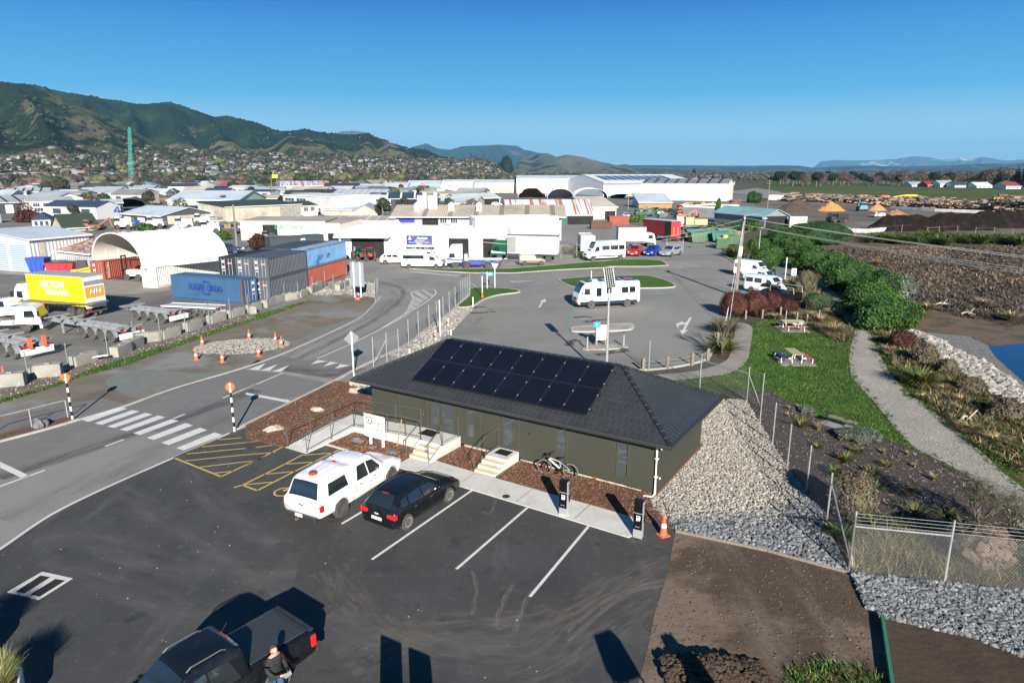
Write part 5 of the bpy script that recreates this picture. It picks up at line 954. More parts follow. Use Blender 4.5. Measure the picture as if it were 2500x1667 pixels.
# ---- man by the black ute ------------------------------------------------------------------------
SKIN=mat('skin',(.55,.3,.21),rough=.6); JKT=mat('black jacket',(.014,.014,.016),[((.03,.03,.032),6,.5,.75)],.8); JEAN=mat('blue jeans',(.03,.08,.2),rough=.9); HAIR=mat('brown hair',(.07,.03,.018),rough=.8)
hp=G('d4',1492,772,z=1.66); base=Vector((hp.x,hp.y,0)); man=thing('person','man in a black jacket and blue jeans looking up beside the black ute','person',base,R(-35))
def skin(name,V,E_,Rd,matf,parent,sub=2):
    me=bpy.data.meshes.new(name); me.from_pydata([Vector(v) for v in V],E_,[]); o=bpy.data.objects.new(name,me); COL.objects.link(o); sk_=o.modifiers.new('s','SKIN'); sk_.use_smooth_shade=True
    for i,rr in enumerate(Rd): me.skin_vertices[0].data[i].radius=rr if hasattr(rr,'__len__') else (rr,rr)
    me.skin_vertices[0].data[0].use_root=True; s2=o.modifiers.new('u','SUBSURF'); s2.levels=sub; s2.render_levels=sub
    m2=bpy.data.meshes.new_from_object(o.evaluated_get(bpy.context.evaluated_depsgraph_get())); bpy.data.objects.remove(o)
    m2.materials.clear()
    for q in (JKT,JEAN,SKIN,M_black): m2.materials.append(q)
    for p in m2.polygons: p.use_smooth=True; p.material_index=matf(p.center)
    o=bpy.data.objects.new(name,m2); COL.objects.link(o); o.parent=parent; return o
# faces +X of its own frame
Vt=[(0,0,.96),(0,0,1.12),(0,0,1.3),(-.01,0,1.43),(.0,0,1.52),(.0,.18,1.42),(0,-.18,1.42),(.02,.24,1.2),(.03,-.25,1.2),(.2,.2,1.08),(.22,-.2,1.1),(.36,.1,1.14),(.37,-.1,1.15),(0,.1,.9),(0,-.1,.9),(.03,.11,.5),(-.02,-.12,.5),(.0,.12,.09),(-.03,-.13,.09),(.15,.13,.04),(.12,-.14,.04),(.43,.07,1.15),(.44,-.07,1.16),(.01,0,1.6)]
Et=[(0,1),(1,2),(2,3),(3,4),(3,5),(3,6),(5,7),(6,8),(7,9),(8,10),(9,11),(10,12),(0,13),(0,14),(13,15),(14,16),(15,17),(16,18),(17,19),(18,20),(11,21),(12,22),(4,23)]
Rt=[(.14,.17),(.14,.165),(.145,.18),(.12,.15),(.06,.06),(.085,.085),(.085,.085),(.062,.062),(.062,.062),(.05,.05),(.05,.05),(.036,.036),(.036,.036),(.1,.1),(.1,.1),(.075,.075),(.075,.075),(.05,.05),(.05,.05),(.045,.04),(.045,.04),(.028,.034),(.028,.034),(.058,.058)]
def mf(c):
    if c.z>1.5 or (c.x>.375 and c.z>1): return 2
    if c.z<.11: return 3
    return 1 if c.z<.86 else 0
bd=skin('body',Vt,Et,Rt,mf,man)
# head with face, tilted back; fingers round the controller
hb=MB(); hb.T=Matrix.Translation((.02,0,1.66))@Matrix.Rotation(R(-32),4,'Y'); vs=[]
for v in ICO3[0]:
    x,y,z=v; x2=x*.098*(1-.1*z if x>0 else 1); y2=y*.076*(1-.18*max(0,-z)); z2=z*.118
    if x>.5 and abs(y)<.2 and -.35<z<.15: x2+=.02*(1-abs(y)/.2)*(1 if z<-.05 else .6)
    if x>.6 and abs(abs(y)-.35)<.14 and .0<z<.22: x2-=.008
    vs.append((x2,y2,z2))
hb.add(vs,ICO3[1],0)
for sg in(1,-1): hb.cyl((-.005,sg*.073,-.02),(-.012,sg*.09,.0),.03,.024,n=10); hb.add([(.094,sg*.032+.01*c,.016+.006*s_) for c,s_ in((-1,0),(0,-1),(1,0),(0,1))],[(0,1,2,3)],1)
hb.add([(.094,-.025,-.055),(.094,.025,-.055),(.091,.02,-.064),(.091,-.02,-.064)],[(0,1,2,3)],2)
head=hb.build('head',[SKIN,M_dark,mat('lips',(.4,.12,.1))],bd,smooth=True)
h=MB(); h.T=hb.T; vs=[]
for v in ICO3[0]: x,y,z=v; k=1.06 if (z>.3 or x<-.15) else (.9); vs.append((x*.1*k-.004,y*.079*k,z*.122*k+.006))
h.add(vs,ICO3[1]); h.build('hair',HAIR,man,smooth=True)
fg=MB()
for sg in(1,-1):
    for k in range(4): z0=1.175-.018*k; fg.tube(crv([(.44,sg*.075,z0),(.475,sg*.07,z0+.004),(.495,sg*.05,z0),(.49,sg*.03,z0-.002)],3),.0095,6)
    fg.tube(crv([(.43,sg*.07,1.18),(.45,sg*.045,1.2),(.475,sg*.035,1.2)],3),.0105,6)
fg.build('fingers',SKIN,bd)
b=MB(); b.box((.0,0,0),(.1,.19,.035)); b.box((.03,0,.05),(.012,.17,.09),ry=-.5); ctl=b.build('drone_controller',mat('grey plastic',(.25,.26,.28),rough=.4),bevel=.01); ctl.matrix_world=Matrix.Translation(base)@Matrix.Rotation(R(-35),4,'Z')@Matrix.Translation((.49,0,1.15)); tag(ctl,'small grey remote controller held in both hands of the man','controller')
# ---- things standing just below the frame whose shadows fall into it -----------------------------
def tuft(b,c,n,L,w,spread=.6,droop=.6,mi=1,seg=3,up=1.):
    for _ in range(n):
        a=uni(0,6.283); r0=uni(0,.18)*spread*L; l=L*uni(.6,1.1); tilt=uni(.05,spread); p=Vector((c[0]+r0*math.cos(a),c[1]+r0*math.sin(a),c[2])); d=Vector((math.cos(a)*math.sin(tilt),math.sin(a)*math.sin(tilt),math.cos(tilt)*up)); s_=Vector((-math.sin(a),math.cos(a),0))*w/2; vs=[]; m=random.randrange(mi)
        for k in range(seg+1):
            t=k/seg; q=p+d*l*t+Vector((math.cos(a),math.sin(a),0))*droop*l*t*t*.5-Vector((0,0,droop*l*t*t*.45)); ww=(1-t**2*.9); vs+= [q-s_*ww,q+s_*ww]
        b.add(vs,[(2*k,2*k+1,2*k+3,2*k+2) for k in range(seg)],m)
M_flax=[mat('yellow green blade',(.2,.25,.05),rough=.6,rnd_=.4),mat('straw blade',(.34,.3,.13),rough=.7,rnd_=.3)]
def planter(x,y,rz,lab):
    t=thing('planter_box',lab,'planter',(x,y,0),rz); b=MB(); b.box((0,0,.35),(1.25,1.25,.7),tp=1.0); b.build('box',M_white,t,bevel=.02); b=MB(); b.box((0,0,.705),(1.12,1.12,.02)); b.build('soil',M_mulchd,t); b=MB()
    for _ in range(16): tuft(b,(uni(-.45,.45),uni(-.45,.45),.68),110,.8,.014,.6,.45,2)
    b.build('grass',M_flax,t); return t
_p=G('c5',20,800,z=1.15); planter(_p.x-.25,_p.y-.25,.55,'white box planter full of yellow green grass in the lower left corner')
_p=G('c5',-120,560,z=.9); planter(_p.x-.75,_p.y+.1,.55,'white grass planter just outside the lower left corner')
def up(v,x,y,h): q=G(v,x,y); return q-Vector((math.sin(SAZ),math.cos(SAZ),0))*(h/math.tan(SEL))
for q,l in ((('c6',382,542),'unseen double panel board added to throw the left narrow shadow'),(('c6',552,618),'unseen double panel board added to throw the right narrow shadow')):
    p=up(*q,2.3); t=thing('shadow_board',l,'board',p,R(-30));  # unseen boards, shaped only to throw the two narrow shadows
    for s_ in(-.17,.17): b=MB(); b.box((s_,0,1.2),(.31,.05,2.2)); b.build('panel',M_solfr,t)
    b=MB(); b.bar((-.35,0,2.27),(.35,0,2.27),.06,.06); b.bar((-.35,0,0),(-.35,0,2.3),.04,.04); b.bar((.35,0,0),(.35,0,2.3),.04,.04); b.build('frame',M_gut,t)
p=up('c6',1715,600,3.2); t=thing('tripod_shadow_caster','unseen steel box on three thin legs added to throw a shadow into frame','hopper',p,0); b=MB(); b.box((0,0,3.1),(.75,.6,.7),tp=.8,rz=.5); b.build('hopper',M_gut,t,bevel=.05); b=MB(); [b.cyl((x,y,2.9),(x*1.6,y*1.6,0),.03,n=6) for x,y in((-.35,.1),(.35,.2),(.05,-.3))]; b.build('leg',M_galv,t)  # stand-in out of view, shaped to throw a three-legged shadow into the frame
p=up('c6',2080,650,2.6); t=thing('excavator','excavator boom with its bucket resting just below the frame','excavator',p,R(-60)); b=MB(); b.bar((0,0,2.0),(.5,0,3.1),.25,.32); b.bar((.5,0,3.1),(2.6,0,1.4),.3,.4); b.bar((2.6,0,1.4),(3.2,0,.3),.4,.5); b.build('boom',mat('excavator yellow',(.6,.35,.03),rough=.4),t); b=MB(); b.prism([(-.1,-.3),(.35,-.1),(.3,.55),(-.25,.5)],-.4,.4); o=b.build('bucket',M_gut,t,loc=(-.1,0,1.6)); o.rotation_euler=(math.pi/2,0,0)
b=MB(); b.box((3.4,0,.45),(1.6,1.4,.9)); b.build('base_machine',M_gut,t,bevel=.08)
# ---- workshops, sheds and houses of the industrial area -------------------------------------------
def wmat(n,c,ribs=True,st=.7): d=tuple(k*st for k in c); return mat(n,c,[(d,.25,.5,.8),(tuple(k*.6 for k in c),.8,.62,.8,(1,1,.25))],.8,tex=corr(0,.5,.03) if ribs else None,coord='Object')
def rmat(n,c,st=.8,ax=0,per=.45,rust=None):
    L=[(tuple(k*st for k in c),.15,.45,.7),(tuple(min(1,k*1.12) for k in c),.5,.55,.8)]
    if rust: L+=rust
    return mat(n,c,L,.55,tex=corr(ax,per,.04),coord='Object')
B_white=mat('white wall',(.78,.78,.77),[((.66,.65,.62),.3,.5,.8),((.6,.58,.54),1.,.62,.8,(1,1,.2))],.8,coord='Object'); B_cream=mat('cream wall',(.72,.64,.54),[((.6,.53,.44),.4,.5,.8)],.85,coord='Object'); B_tan=mat('tan concrete wall',(.5,.45,.36),[((.32,.29,.24),.3,.45,.7),((.2,.19,.17),.8,.6,.78,(1,1,.3))],.9,coord='Object')
B_stain=mat('stained white wall',(.62,.59,.53),[((.42,.38,.31),.12,.45,.65,(1,1,.2)),((.3,.27,.22),.5,.62,.78,(1,1,.2))],.9,coord='Object'); B_grey=wmat('grey sheet wall',(.4,.42,.44)); B_lgrey=wmat('pale grey sheet wall',(.55,.56,.57)); B_dgrey=wmat('charcoal wall',(.055,.06,.07)); B_green=wmat('pale green wall',(.42,.52,.46)); B_dgreen=mat('dark green wall',(.02,.11,.07),rough=.7); B_brick=mat('red brown wall',(.3,.1,.08),[((.2,.08,.06),2,.4,.7)],.9); B_slate=wmat('slate wall',(.2,.22,.24)); B_teal=wmat('teal wall',(.18,.42,.4))
R_pale=rmat('pale blue steel roof',(.5,.57,.63)); R_white=rmat('white steel roof',(.7,.72,.74)); R_grey=rmat('grey steel roof',(.36,.39,.42)); R_dgreen=rmat('dark green roof',(.045,.06,.045)); R_navy=rmat('navy roof',(.04,.06,.1)); R_tan=rmat('weathered tan roof',(.45,.39,.32),.72); R_green=rmat('green roof',(.04,.2,.13)); R_char=rmat('charcoal roof',(.045,.05,.055)); R_dg=rmat('mid grey roof',(.22,.23,.24)); R_red=rmat('red roof',(.28,.05,.045)); R_teal=rmat('blue green roof',(.24,.42,.46)); R_cream=rmat('cream roof',(.52,.49,.4))
R_rust=rmat('rusting red roof',(.3,.14,.09),rust=[((.52,.5,.5),1.1,.5,.56,(1,2.2,1)),((.2,.07,.03),.4,.56,.64)]); R_pb=mat('painted rust stripes',(.5,.54,.58),[((.36,.12,.08),.8,.5,.55,(1.6,.05,.05)),((.32,.1,.06),.3,.6,.7)],.7,tex=corr(0,.5,.04))
O_dark=mat('doorway shade',(.012,.012,.014),[((.03,.028,.025),.6,.5,.7)],.9); O_glass=mat('building window glass',(.05,.07,.09),rough=.1,coat=.4); O_roll=mat('roller door',(.6,.62,.65),rough=.6,tex=corr(2,.25,.03)); O_rollb=mat('blue grey roller door',(.36,.43,.5),rough=.6,tex=corr(2,.25,.03)); S_blue=mat('blue sign sheet',(.02,.04,.28),rough=.5); S_red=mat('red sign sheet',(.65,.04,.03),rough=.5)  # doorway sheets are flat near-black: interior shade painted on the wall
FEATN={'D':'doorway','R':'roller_door','W':'window','S':'sign_panel','B':'panel'}
def bldg(label,L,R_,dep,top,roof='x',rise=1.,wall=None,rm=None,ov=.35,feat=(),cat='building',name='workshop_building',group=None,sky=(),trim=None,z0=0.):
    p,q=G(*L),G(*R_); d=q-p; Wd=d.length; a=math.atan2(d.y,d.x); h=HT(L[0],L[1],L[2],top) if top>-9000 else -top-10000
    if rise>=1000:
        yy=p.y+(dep/2 if roof in('x','hip') else 0 if roof=='y' else dep)*math.cos(a); lo,hi=h,h+14; ty=S(L[0],0,rise-1000)[1]
        for _ in range(30):
            mid=(lo+hi)/2
            if pxof(p.x,yy,mid)[1]>ty: lo=mid
            else: hi=mid
        rise=max(.3,lo-h)
    t=thing(name,label,cat,p,a,group); b=MB(); D_=dep
    def P3(x,y,z): return (x,y,z)
    if roof in('x','m','f','y','hip'):
        hb=h+(rise if roof=='m' else 0); b.add([(0,0,z0),(Wd,0,z0),(Wd,D_,z0),(0,D_,z0),(0,0,h),(Wd,0,h),(Wd,D_,hb),(0,D_,hb)],[(0,3,2,1),(0,1,5,4),(1,2,6,5),(2,3,7,6),(3,0,4,7),(4,5,6,7)])
        if roof=='x': b.add([(0,0,h),(0,D_,h),(0,D_/2,h+rise),(Wd,0,h),(Wd,D_,h),(Wd,D_/2,h+rise)],[(0,2,1),(3,4,5)])
        if roof=='y': b.add([(0,0,h),(Wd,0,h),(Wd/2,0,h+rise),(0,D_,h),(Wd,D_,h),(Wd/2,D_,h+rise)],[(0,1,2),(3,5,4)])
    if roof=='b':
        n=14; pr=[(Wd/2-Wd/2*math.cos(math.pi*i/n),h+rise*math.sin(math.pi*i/n)) for i in range(n+1)]
        b.add([(0,0,0),(Wd,0,0),(Wd,D_,0),(0,D_,0),(0,0,h),(Wd,0,h),(Wd,D_,h),(0,D_,h)],[(1,2,6,5),(3,0,4,7),(2,3,7,6)]); b.add([(x,D_,z) for x,z in pr],[tuple(range(n+1))])
    b.build('wall',wall or B_white,t); r=MB(); o=ov; th=.14; e=.02
    def slab(a_,b_,c_,d_): r.add([a_,b_,c_,d_]+[(v[0],v[1],v[2]+th) for v in (a_,b_,c_,d_)],[(0,3,2,1),(4,5,6,7),(0,1,5,4),(1,2,6,5),(2,3,7,6),(3,0,4,7)])
    if roof=='x': k=rise/(D_/2); slab((-o,-o,h-o*k+e),(Wd+o,-o,h-o*k+e),(Wd+o,D_/2,h+rise+e),(-o,D_/2,h+rise+e)); slab((-o,D_/2,h+rise+e),(Wd+o,D_/2,h+rise+e),(Wd+o,D_+o,h-o*k+e),(-o,D_+o,h-o*k+e))
    if roof=='y': k=rise/(Wd/2); slab((-o,-o,h-o*k+e),(Wd/2,-o,h+rise+e),(Wd/2,D_+o,h+rise+e),(-o,D_+o,h-o*k+e)); slab((Wd/2,-o,h+rise+e),(Wd+o,-o,h-o*k+e),(Wd+o,D_+o,h-o*k+e),(Wd/2,D_+o,h+rise+e))
    if roof=='m': k=rise/D_; slab((-o,-o,h-o*k+e),(Wd+o,-o,h-o*k+e),(Wd+o,D_+o,h+rise+o*k+e),(-o,D_+o,h+rise+o*k+e))
    if roof=='f': r.bx(.25,Wd-.25,.25,D_-.25,h-.3,h-.2); [r.bx(*q_) for q_ in ((0,Wd,-.02,.25,h+.01,h+.4),(0,Wd,D_-.25,D_,h+.01,h+.4),(-.02,.25,.25,D_-.25,h+.01,h+.399),(Wd-.25,Wd+.02,.25,D_-.25,h+.01,h+.399))]
    if roof=='hip': m=min(Wd,D_)/2; v=[(-o,-o,h),(Wd+o,-o,h),(Wd+o,D_+o,h),(-o,D_+o,h)]; (pa,pb)=((m,D_/2,h+rise),(Wd-m,D_/2,h+rise)) if Wd>=D_ else ((Wd/2,m,h+rise),(Wd/2,D_-m,h+rise)); r.add(v+[pa,pb],[(0,1,5,4),(2,3,4,5),(1,2,5),(3,0,4),(0,3,2,1)] if Wd>=D_ else [(0,1,4),(1,2,5,4),(2,3,5),(3,0,4,5),(0,3,2,1)])
    if roof=='b':
        vs=[]; n=14
        for y in(-o,D_+o):
            for s_ in(0,th): vs+=[(Wd/2-(Wd/2+s_)*math.cos(math.pi*i/n),y,h+(rise+s_)*math.sin(math.pi*i/n)) for i in range(n+1)]
        m=n+1; fs=[(m+i,m+i+1,3*m+i+1,3*m+i) for i in range(n)]+[(i,2*m+i,2*m+i+1,i+1) for i in range(n)]+[(i,i+1,m+i+1,m+i) for i in range(n)]+[(2*m+i,3*m+i,3*m+i+1,2*m+i+1) for i in range(n)]; r.add(vs,fs)
    if r.v: ro=r.build('roof',(rm if roof!='f' else (rm or B_white)) or R_grey,t)
    if sky and roof in('x','m'):
        k=rise/(D_/2 if roof=='x' else D_); ye=D_/2 if roof=='x' else D_
        for u,wd in sky: s_=MB(); x=u*Wd; s_.add([(x-wd/2,-ov+.02,h-ov*k+th+.035),(x+wd/2,-ov+.02,h-ov*k+th+.035),(x+wd/2,ye-.1,h+rise+th+.03),(x-wd/2,ye-.1,h+rise+th+.03)],[(0,1,2,3)]); s_.build('skylight',trim or R_tan,ro)
    if roof in('x','m') and Wd>5: g=MB(); k=rise/(D_/2 if roof=='x' else D_); g.bx(-ov,Wd+ov,-ov-.12,-ov-.003,h-ov*k-.05,h-ov*k+.12); g.build('gutter',M_white,t)
    for f in feat:
        kd,u0,u1,za,zb,m=f[:6]; face=f[6] if len(f)>6 else 'F'; g=MB(); e_=.05 if kd!='D' else .03
        za=za*h; zb=zb*h
        if face=='F': g.bx(u0*Wd,u1*Wd,-e_,-.002,za,zb)
        elif face=='L': g.bx(-e_,-.002,u0*D_,u1*D_,za,zb)
        else: g.bx(Wd+.002,Wd+e_,u0*D_,u1*D_,za,zb)
        fo=g.build(FEATN[kd],m,t)
        if kd in 'WD' and face=='F' and (u1-u0)*Wd>1.2: fr=MB(); a_,c_=u0*Wd,u1*Wd; fr.bx(a_-.08,c_+.08,-.09,-.003,zb+.001,zb+.12); fr.bx(a_-.12,a_-.001,-.09,-.003,za,zb); fr.bx(c_+.001,c_+.12,-.09,-.003,za,zb); [fr.bx(a_+(c_-a_)*j/3-.03,a_+(c_-a_)*j/3+.03,-.08,-.051,za,zb) for j in(1,2)] if kd=='W' else 0; fr.build('frame',M_white if kd=='W' else M_gut,fo)
    return t,Wd,h
W4=lambda n,z0,z1,m=None,a=.06,b=.94,g=.35:[('W',a+(b-a)*i/n+g*(b-a)/n/2,a+(b-a)*(i+1)/n-g*(b-a)/n/2,z0,z1,m or O_glass) for i in range(n)]
# yard side, left
bldg('grey steel shed with two tall roller doors in its end wall',('a1',305,1000),('a1',850,928),8.5,700,'m',.9,B_lgrey,R_pale,feat=[('R',.08,.46,0,.86,O_rollb,'L'),('R',.55,.93,0,.86,O_rollb,'L'),('B',.16,.24,0,.9,B_tan,'F')])
bldg('low shed with a rusting red patchwork roof beside the white hoop shelter',('a1',500,960),('a1',860,1010),9,790,'m',1625,wmat('rusty grey wall',(.42,.45,.48),st=.5),R_rust,.3)
bldg('green roofed gable house with tan end wall behind the steel shed',('a1',590,625),('a1',905,608),9,588,'x',1470,B_tan,R_dgreen,.4,cat='house',name='gable_house')
bldg('dark workshop with pale blue roof and three white windows',('a1',1125,530),('a1',1490,560),15,458,'x',1384,B_dgrey,R_pale,feat=[('W',.07,.23,.1,.6,B_white),('W',.42,.58,.1,.6,B_white),('W',.77,.93,.1,.6,B_white),('B',.1,.9,.0,1.,B_tan,'R')])
bldg('cream two storey house with white windows',('a1',270,452),('a1',690,438),9,350,'x',1.2,B_cream,R_grey,feat=W4(4,.55,.85)+W4(3,.12,.42),cat='house',name='two_storey_house')
bldg('long pale roofed shed at the left edge behind the cream house',('a1',-300,470),('a1',330,445),16,368,'x',2.,B_dgrey,R_grey,sky=((.2,.8),(.4,.8),(.6,.8),(.8,.8)),trim=R_char,feat=[('R',.3,.42,0,.8,O_roll),('R',.55,.67,0,.8,O_roll),('R',.78,.9,0,.8,O_roll)])
bldg('blue hip roofed office with white windows',('a1',300,580),('a1',470,575),8,515,'hip',1.6,B_white,R_navy,feat=W4(3,.2,.8),cat='house',name='small_office')
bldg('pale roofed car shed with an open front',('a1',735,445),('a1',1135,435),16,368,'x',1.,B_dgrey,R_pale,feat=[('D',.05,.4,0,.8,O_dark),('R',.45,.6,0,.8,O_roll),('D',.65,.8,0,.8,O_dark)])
bldg('dark green arched roof shelter with yellow railing',('a1',1040,405),('a1',1330,400),14,370,'b',1.8,B_dgrey,R_dgreen,.3)
bldg('green hip roofed shed behind the arched shelter',('a1',1235,345),('a1',1580,335),18,312,'hip',3.,B_brick,R_green)
bldg('grey row of workshops at the far left with a blue end wall',('a1',50,305),('a1',455,300),14,262,'x',2.,B_grey,R_grey,feat=[('R',.3,.5,0,.7,O_roll),('R',.7,.82,0,.7,O_roll),('B',0,1,0,.98,S_blue,'R')],sky=((.2,1),(.4,1),(.6,1),(.8,1)),trim=R_char)
bldg('blue shed at the far left edge',('a1',-180,300),('a1',48,298),12,250,'f',0,mat('blue wall',(.03,.12,.25)),R_grey)
bldg('long tan concrete block wall building',('a1',510,325),('a1',730,322),14,252,'f',0,B_tan,R_grey)
bldg('navy shed beside the tan block building',('a1',735,310),('a1',830,305),14,242,'m',.5,mat('navy wall',(.03,.06,.14)),R_navy)
bldg('grey roofed shed with a small open bay',('a1',790,308),('a1',1045,310),16,270,'x',3.2,B_lgrey,R_grey,feat=[('D',.05,.8,.05,.8,O_dark)])
bldg('white flat roofed office with one window',('a1',1065,306),('a1',1205,300),12,240,'f',0,B_white,feat=[('W',.15,.4,.55,.75,O_glass)])
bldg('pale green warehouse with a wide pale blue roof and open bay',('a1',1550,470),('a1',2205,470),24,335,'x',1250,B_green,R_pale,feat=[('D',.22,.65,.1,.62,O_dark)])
bldg('tan workshop with a low dark green roof and concrete end wall',('a2',200,545),('a2',890,505),15,400,'m',1352,B_tan,R_dgreen,.3,feat=[('B',.7,.99,0,.9,M_blk)])
bldg('cream upper block with two windows at the end of the green roof',('a2',745,492),('a2',1040,475),10,395,'x',1.1,B_cream,R_dgreen,.3,feat=W4(3,.5,.85,a=.3))
bldg('big pale grey box warehouse with two dark windows',('a2',728,440),('a2',1165,470),22,290,'x',1271,B_lgrey,R_white,.1,feat=[('W',.05,.25,.68,.86,O_glass),('W',.3,.5,.68,.86,O_glass),('R',.55,.76,0,.68,O_roll),('D',.72,.78,0,.3,O_dark),('B',0,.99,0,.99,B_lgrey,'R')])
bldg('long row of pale blue roofs behind the grey box warehouse',('a2',1165,330),('a2',1650,330),30,285,'x',1236,B_lgrey,R_pale,sky=[(k/8,.7) for k in range(1,8)],trim=R_tan)
bldg('small grey gabled shed to the right of the box warehouse',('a2',1420,395),('a2',1620,395),20,325,'y',1.6,B_lgrey,R_tan)
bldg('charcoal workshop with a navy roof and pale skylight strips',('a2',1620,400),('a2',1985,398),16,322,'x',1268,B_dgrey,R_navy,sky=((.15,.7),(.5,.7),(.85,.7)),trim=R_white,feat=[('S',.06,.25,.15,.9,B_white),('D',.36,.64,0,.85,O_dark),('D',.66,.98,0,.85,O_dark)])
bldg('small tan gabled shed with a pale blue roof',('a2',1100,475),('a2',1350,478),14,425,'m',.8,B_tan,R_pale)
bldg('tan gabled concrete shed with a grey ribbed roof',('a2',1352,492),('a2',1590,490),26,440,'y',1.7,B_tan,R_grey)
bldg('pale blue and rust roofed warehouse beyond the box warehouse',('a2',700,262),('a2',1150,258),28,205,'x',1160,B_white,R_pb)
bldg('pale roofed hall with red wall panels',('a2',320,302),('a2',760,300),24,262,'x',1230,B_brick,R_pale,feat=W4(4,.3,.7,B_white))
bldg('grey roofed lean to beside the green warehouse',('a2',275,352),('a2',665,350),14,322,'x',1.4,B_dgrey,R_tan)
_c=bldg('cream long workshop with a green sign and dark doorway',('a2',338,702),('a2',1112,706),9,532,'m',1492,B_cream,R_tan,.1,feat=[('D',.27,.43,0,.82,O_dark),('R',.72,.9,.2,.77,O_rollb),('S',.475,.5,.62,.8,mat('teal logo',(.02,.4,.3))),('B',.97,.99,0,1,M_white)])
text('INOCLEAN',1.1,mat('teal lettering',(.02,.35,.25)),_c[0],face_mat((_c[1]*.57,-.08,_c[2]*.7)),off=.02)
bldg('cream annexe at the right end of the long cream workshop',('a2',1114,712),('a2',1250,716),9,548,'m',.5,B_cream,R_tan,.1,feat=[('D',.2,.85,.05,.42,O_dark)])
bldg('tan roofed workshop with a row of tall grey blue windows',('a2',1100,640),('a2',1765,640),14,525,'x',1482,B_white,R_tan,.3,feat=[('W',.21+.16*i,.33+.16*i,.05,.86,O_rollb) for i in range(5)],sky=[(k/7,.35) for k in range(1,7)],trim=R_white)
t,Wd,h=bldg('long two storey workshop with a weathered tan roof and blue signs',('a2',1760,700),('a3',1738,880),13,478,'x',1383,B_grey,R_tan,.9,trim=mat('brown skylight',(.2,.17,.13)),sky=[(.02+k*.155,.9) for k in range(1,7)],
  feat=[('S',.02,.115,.55,.95,S_blue),('D',.165,.255,.1,.9,O_dark),('W',.27,.31,.72,.92,O_glass),('W',.335,.375,.72,.92,O_glass),('S',.285,.33,.4,.64,S_red),('S',.335,.4,.4,.64,B_white),('B',.12,.16,.0,.62,B_white),('B',.26,.28,.0,.62,B_white),('B',0,.99,.0,.995,B_lgrey,'R')])
text('Brunnings',1.0,M_refl,t,face_mat((Wd*.068,-.07,h*.68)),sx=.85); text('Hydraulics',.6,M_refl,t,face_mat((Wd*.068,-.07,h*.58)))
for u in (.12,.33,.5): b=MB(); b.box((Wd*u,3,h+1.5),(1.1,1.1,1.5)); b.lathe([(.3,0),(.35,.3)],10,c=(Wd*u,3,h+2.2)); b.build('roof_fan',M_white,t)
for u in(.135,.2): b=MB(); b.box((Wd*u,4.5,h+2.2),(1.3,1.3,3.2)); b.box((Wd*u+.9,4.5,h+2.2),(.7,.9,4.4)); b.build('air_duct',M_galv,t)
t,Wd,h=bldg('white rendered block with a curved top corner in front of the tan roof',('a3',765,1035),('a3',1705,1005),5,648,'f',0,B_white)
t,Wd,h=bldg('white single storey workshop with open bays and a blue sign facing the road',('a2',1255,862),('a3',1120,1094),9,625,'f',0,B_white,feat=[('D',.072,.26,.0,.86,O_dark),('S',.4,.555,.52,.88,S_blue),('W',.395,.57,0,.44,O_glass),])
p_=G('a2',1255,862); q_=G('a3',1120,1094); 
def uof(v,x,y=1090):
    g=G(v,x,y); d=q_-p_; return (g-p_).dot(d)/d.dot(d)*Wd
for a_,c_,m in ((65,295,O_roll),(450,682,O_dark),(845,1078,O_dark)):
    g=MB(); g.bx(uof('a3',a_),uof('a3',c_),-.05,-.002,0,h*.78); g.build('roller_door' if m is O_roll else 'doorway',m,t)
cn=MB(); x0_,x1_=-.6,Wd*.3; cn.add([(x0_,-1.6,h*.86),(x1_,-1.6,h*.86),(x1_+.5,.0,h*1.02),(x0_,.0,h*1.02),(x0_,-1.6,h*.8),(x1_,-1.6,h*.8),(x1_+.5,-.01,h*.86),(x0_,-.01,h*.86)],[(0,1,2,3),(4,7,6,5),(0,4,5,1),(1,5,6,2),(3,7,4,0)]); cn.build('canopy',M_white,t)
b=MB(); 
for k in range(5): x=Wd*(.395+.175*k/4); b.bx(x-.05,x+.05,-.08,-.051,0,h*.44)
b.build('glazing_bar',M_galv,t)
b=MB(); x=Wd*.425; b.add([(x-.42,-.06,h*.72),(x+.2,-.06,h*.72),(x-.1,-.06,h*.85)],[(0,1,2)]); b.build('sign_triangle',M_refl,t); text('T',.7,S_red,t,face_mat((x+.45,-.07,h*.78))); text('Attendance',.5,M_refl,t,face_mat((Wd*.495,-.07,h*.78)),off=.012,shear=.2,sx=.72)
for k,s_ in enumerate(('TRUCK & AUTO','Mechanical · Engineering · Hydraulics','548 0000')): text(s_,.22,M_refl,t,face_mat((Wd*.478,-.07,h*(.67-.055*k))))
bldg('striped rusty roofed shed with a green and cream end wall',('a3',1120,700),('a3',2110,695),17,590,'x',1418,B_dgreen,R_pb,.3,feat=[('D',.7,.99,0,.8,O_dark),('B',0,.99,.35,.97,B_cream,'R'),('D',.3,.7,0,.7,B_dgreen,'R')])
bldg('tan steel barn with tall sliding doors',('a4',130,535),('a4',408,530),24,418,'x',1318,wmat('cream sheet wall',(.55,.52,.43)),R_cream,.4,feat=[('D',.62,.95,0,.65,O_dark)]+[('B',.1+.16*k,.2+.16*k,0,.9,B_white,'R') for k in range(5)])
bldg('open pole shed with a pale roof and parked cars inside',('a3',548,492),('a3',1040,478),12,402,'x',1.6,B_lgrey,R_pale,.3,feat=[('D',.45,.97,.05,.85,O_dark)])
t,Wd,h=bldg('huge warehouse with white upper band and stained lower wall behind the hoop sheds',('a3',1228,340),('a3',2095,340),26,172,'x',1135,B_stain,R_pale,.1,feat=[('B',0,1,.75,.99,B_white),('B',0,.99,0,.99,B_lgrey,'R')])
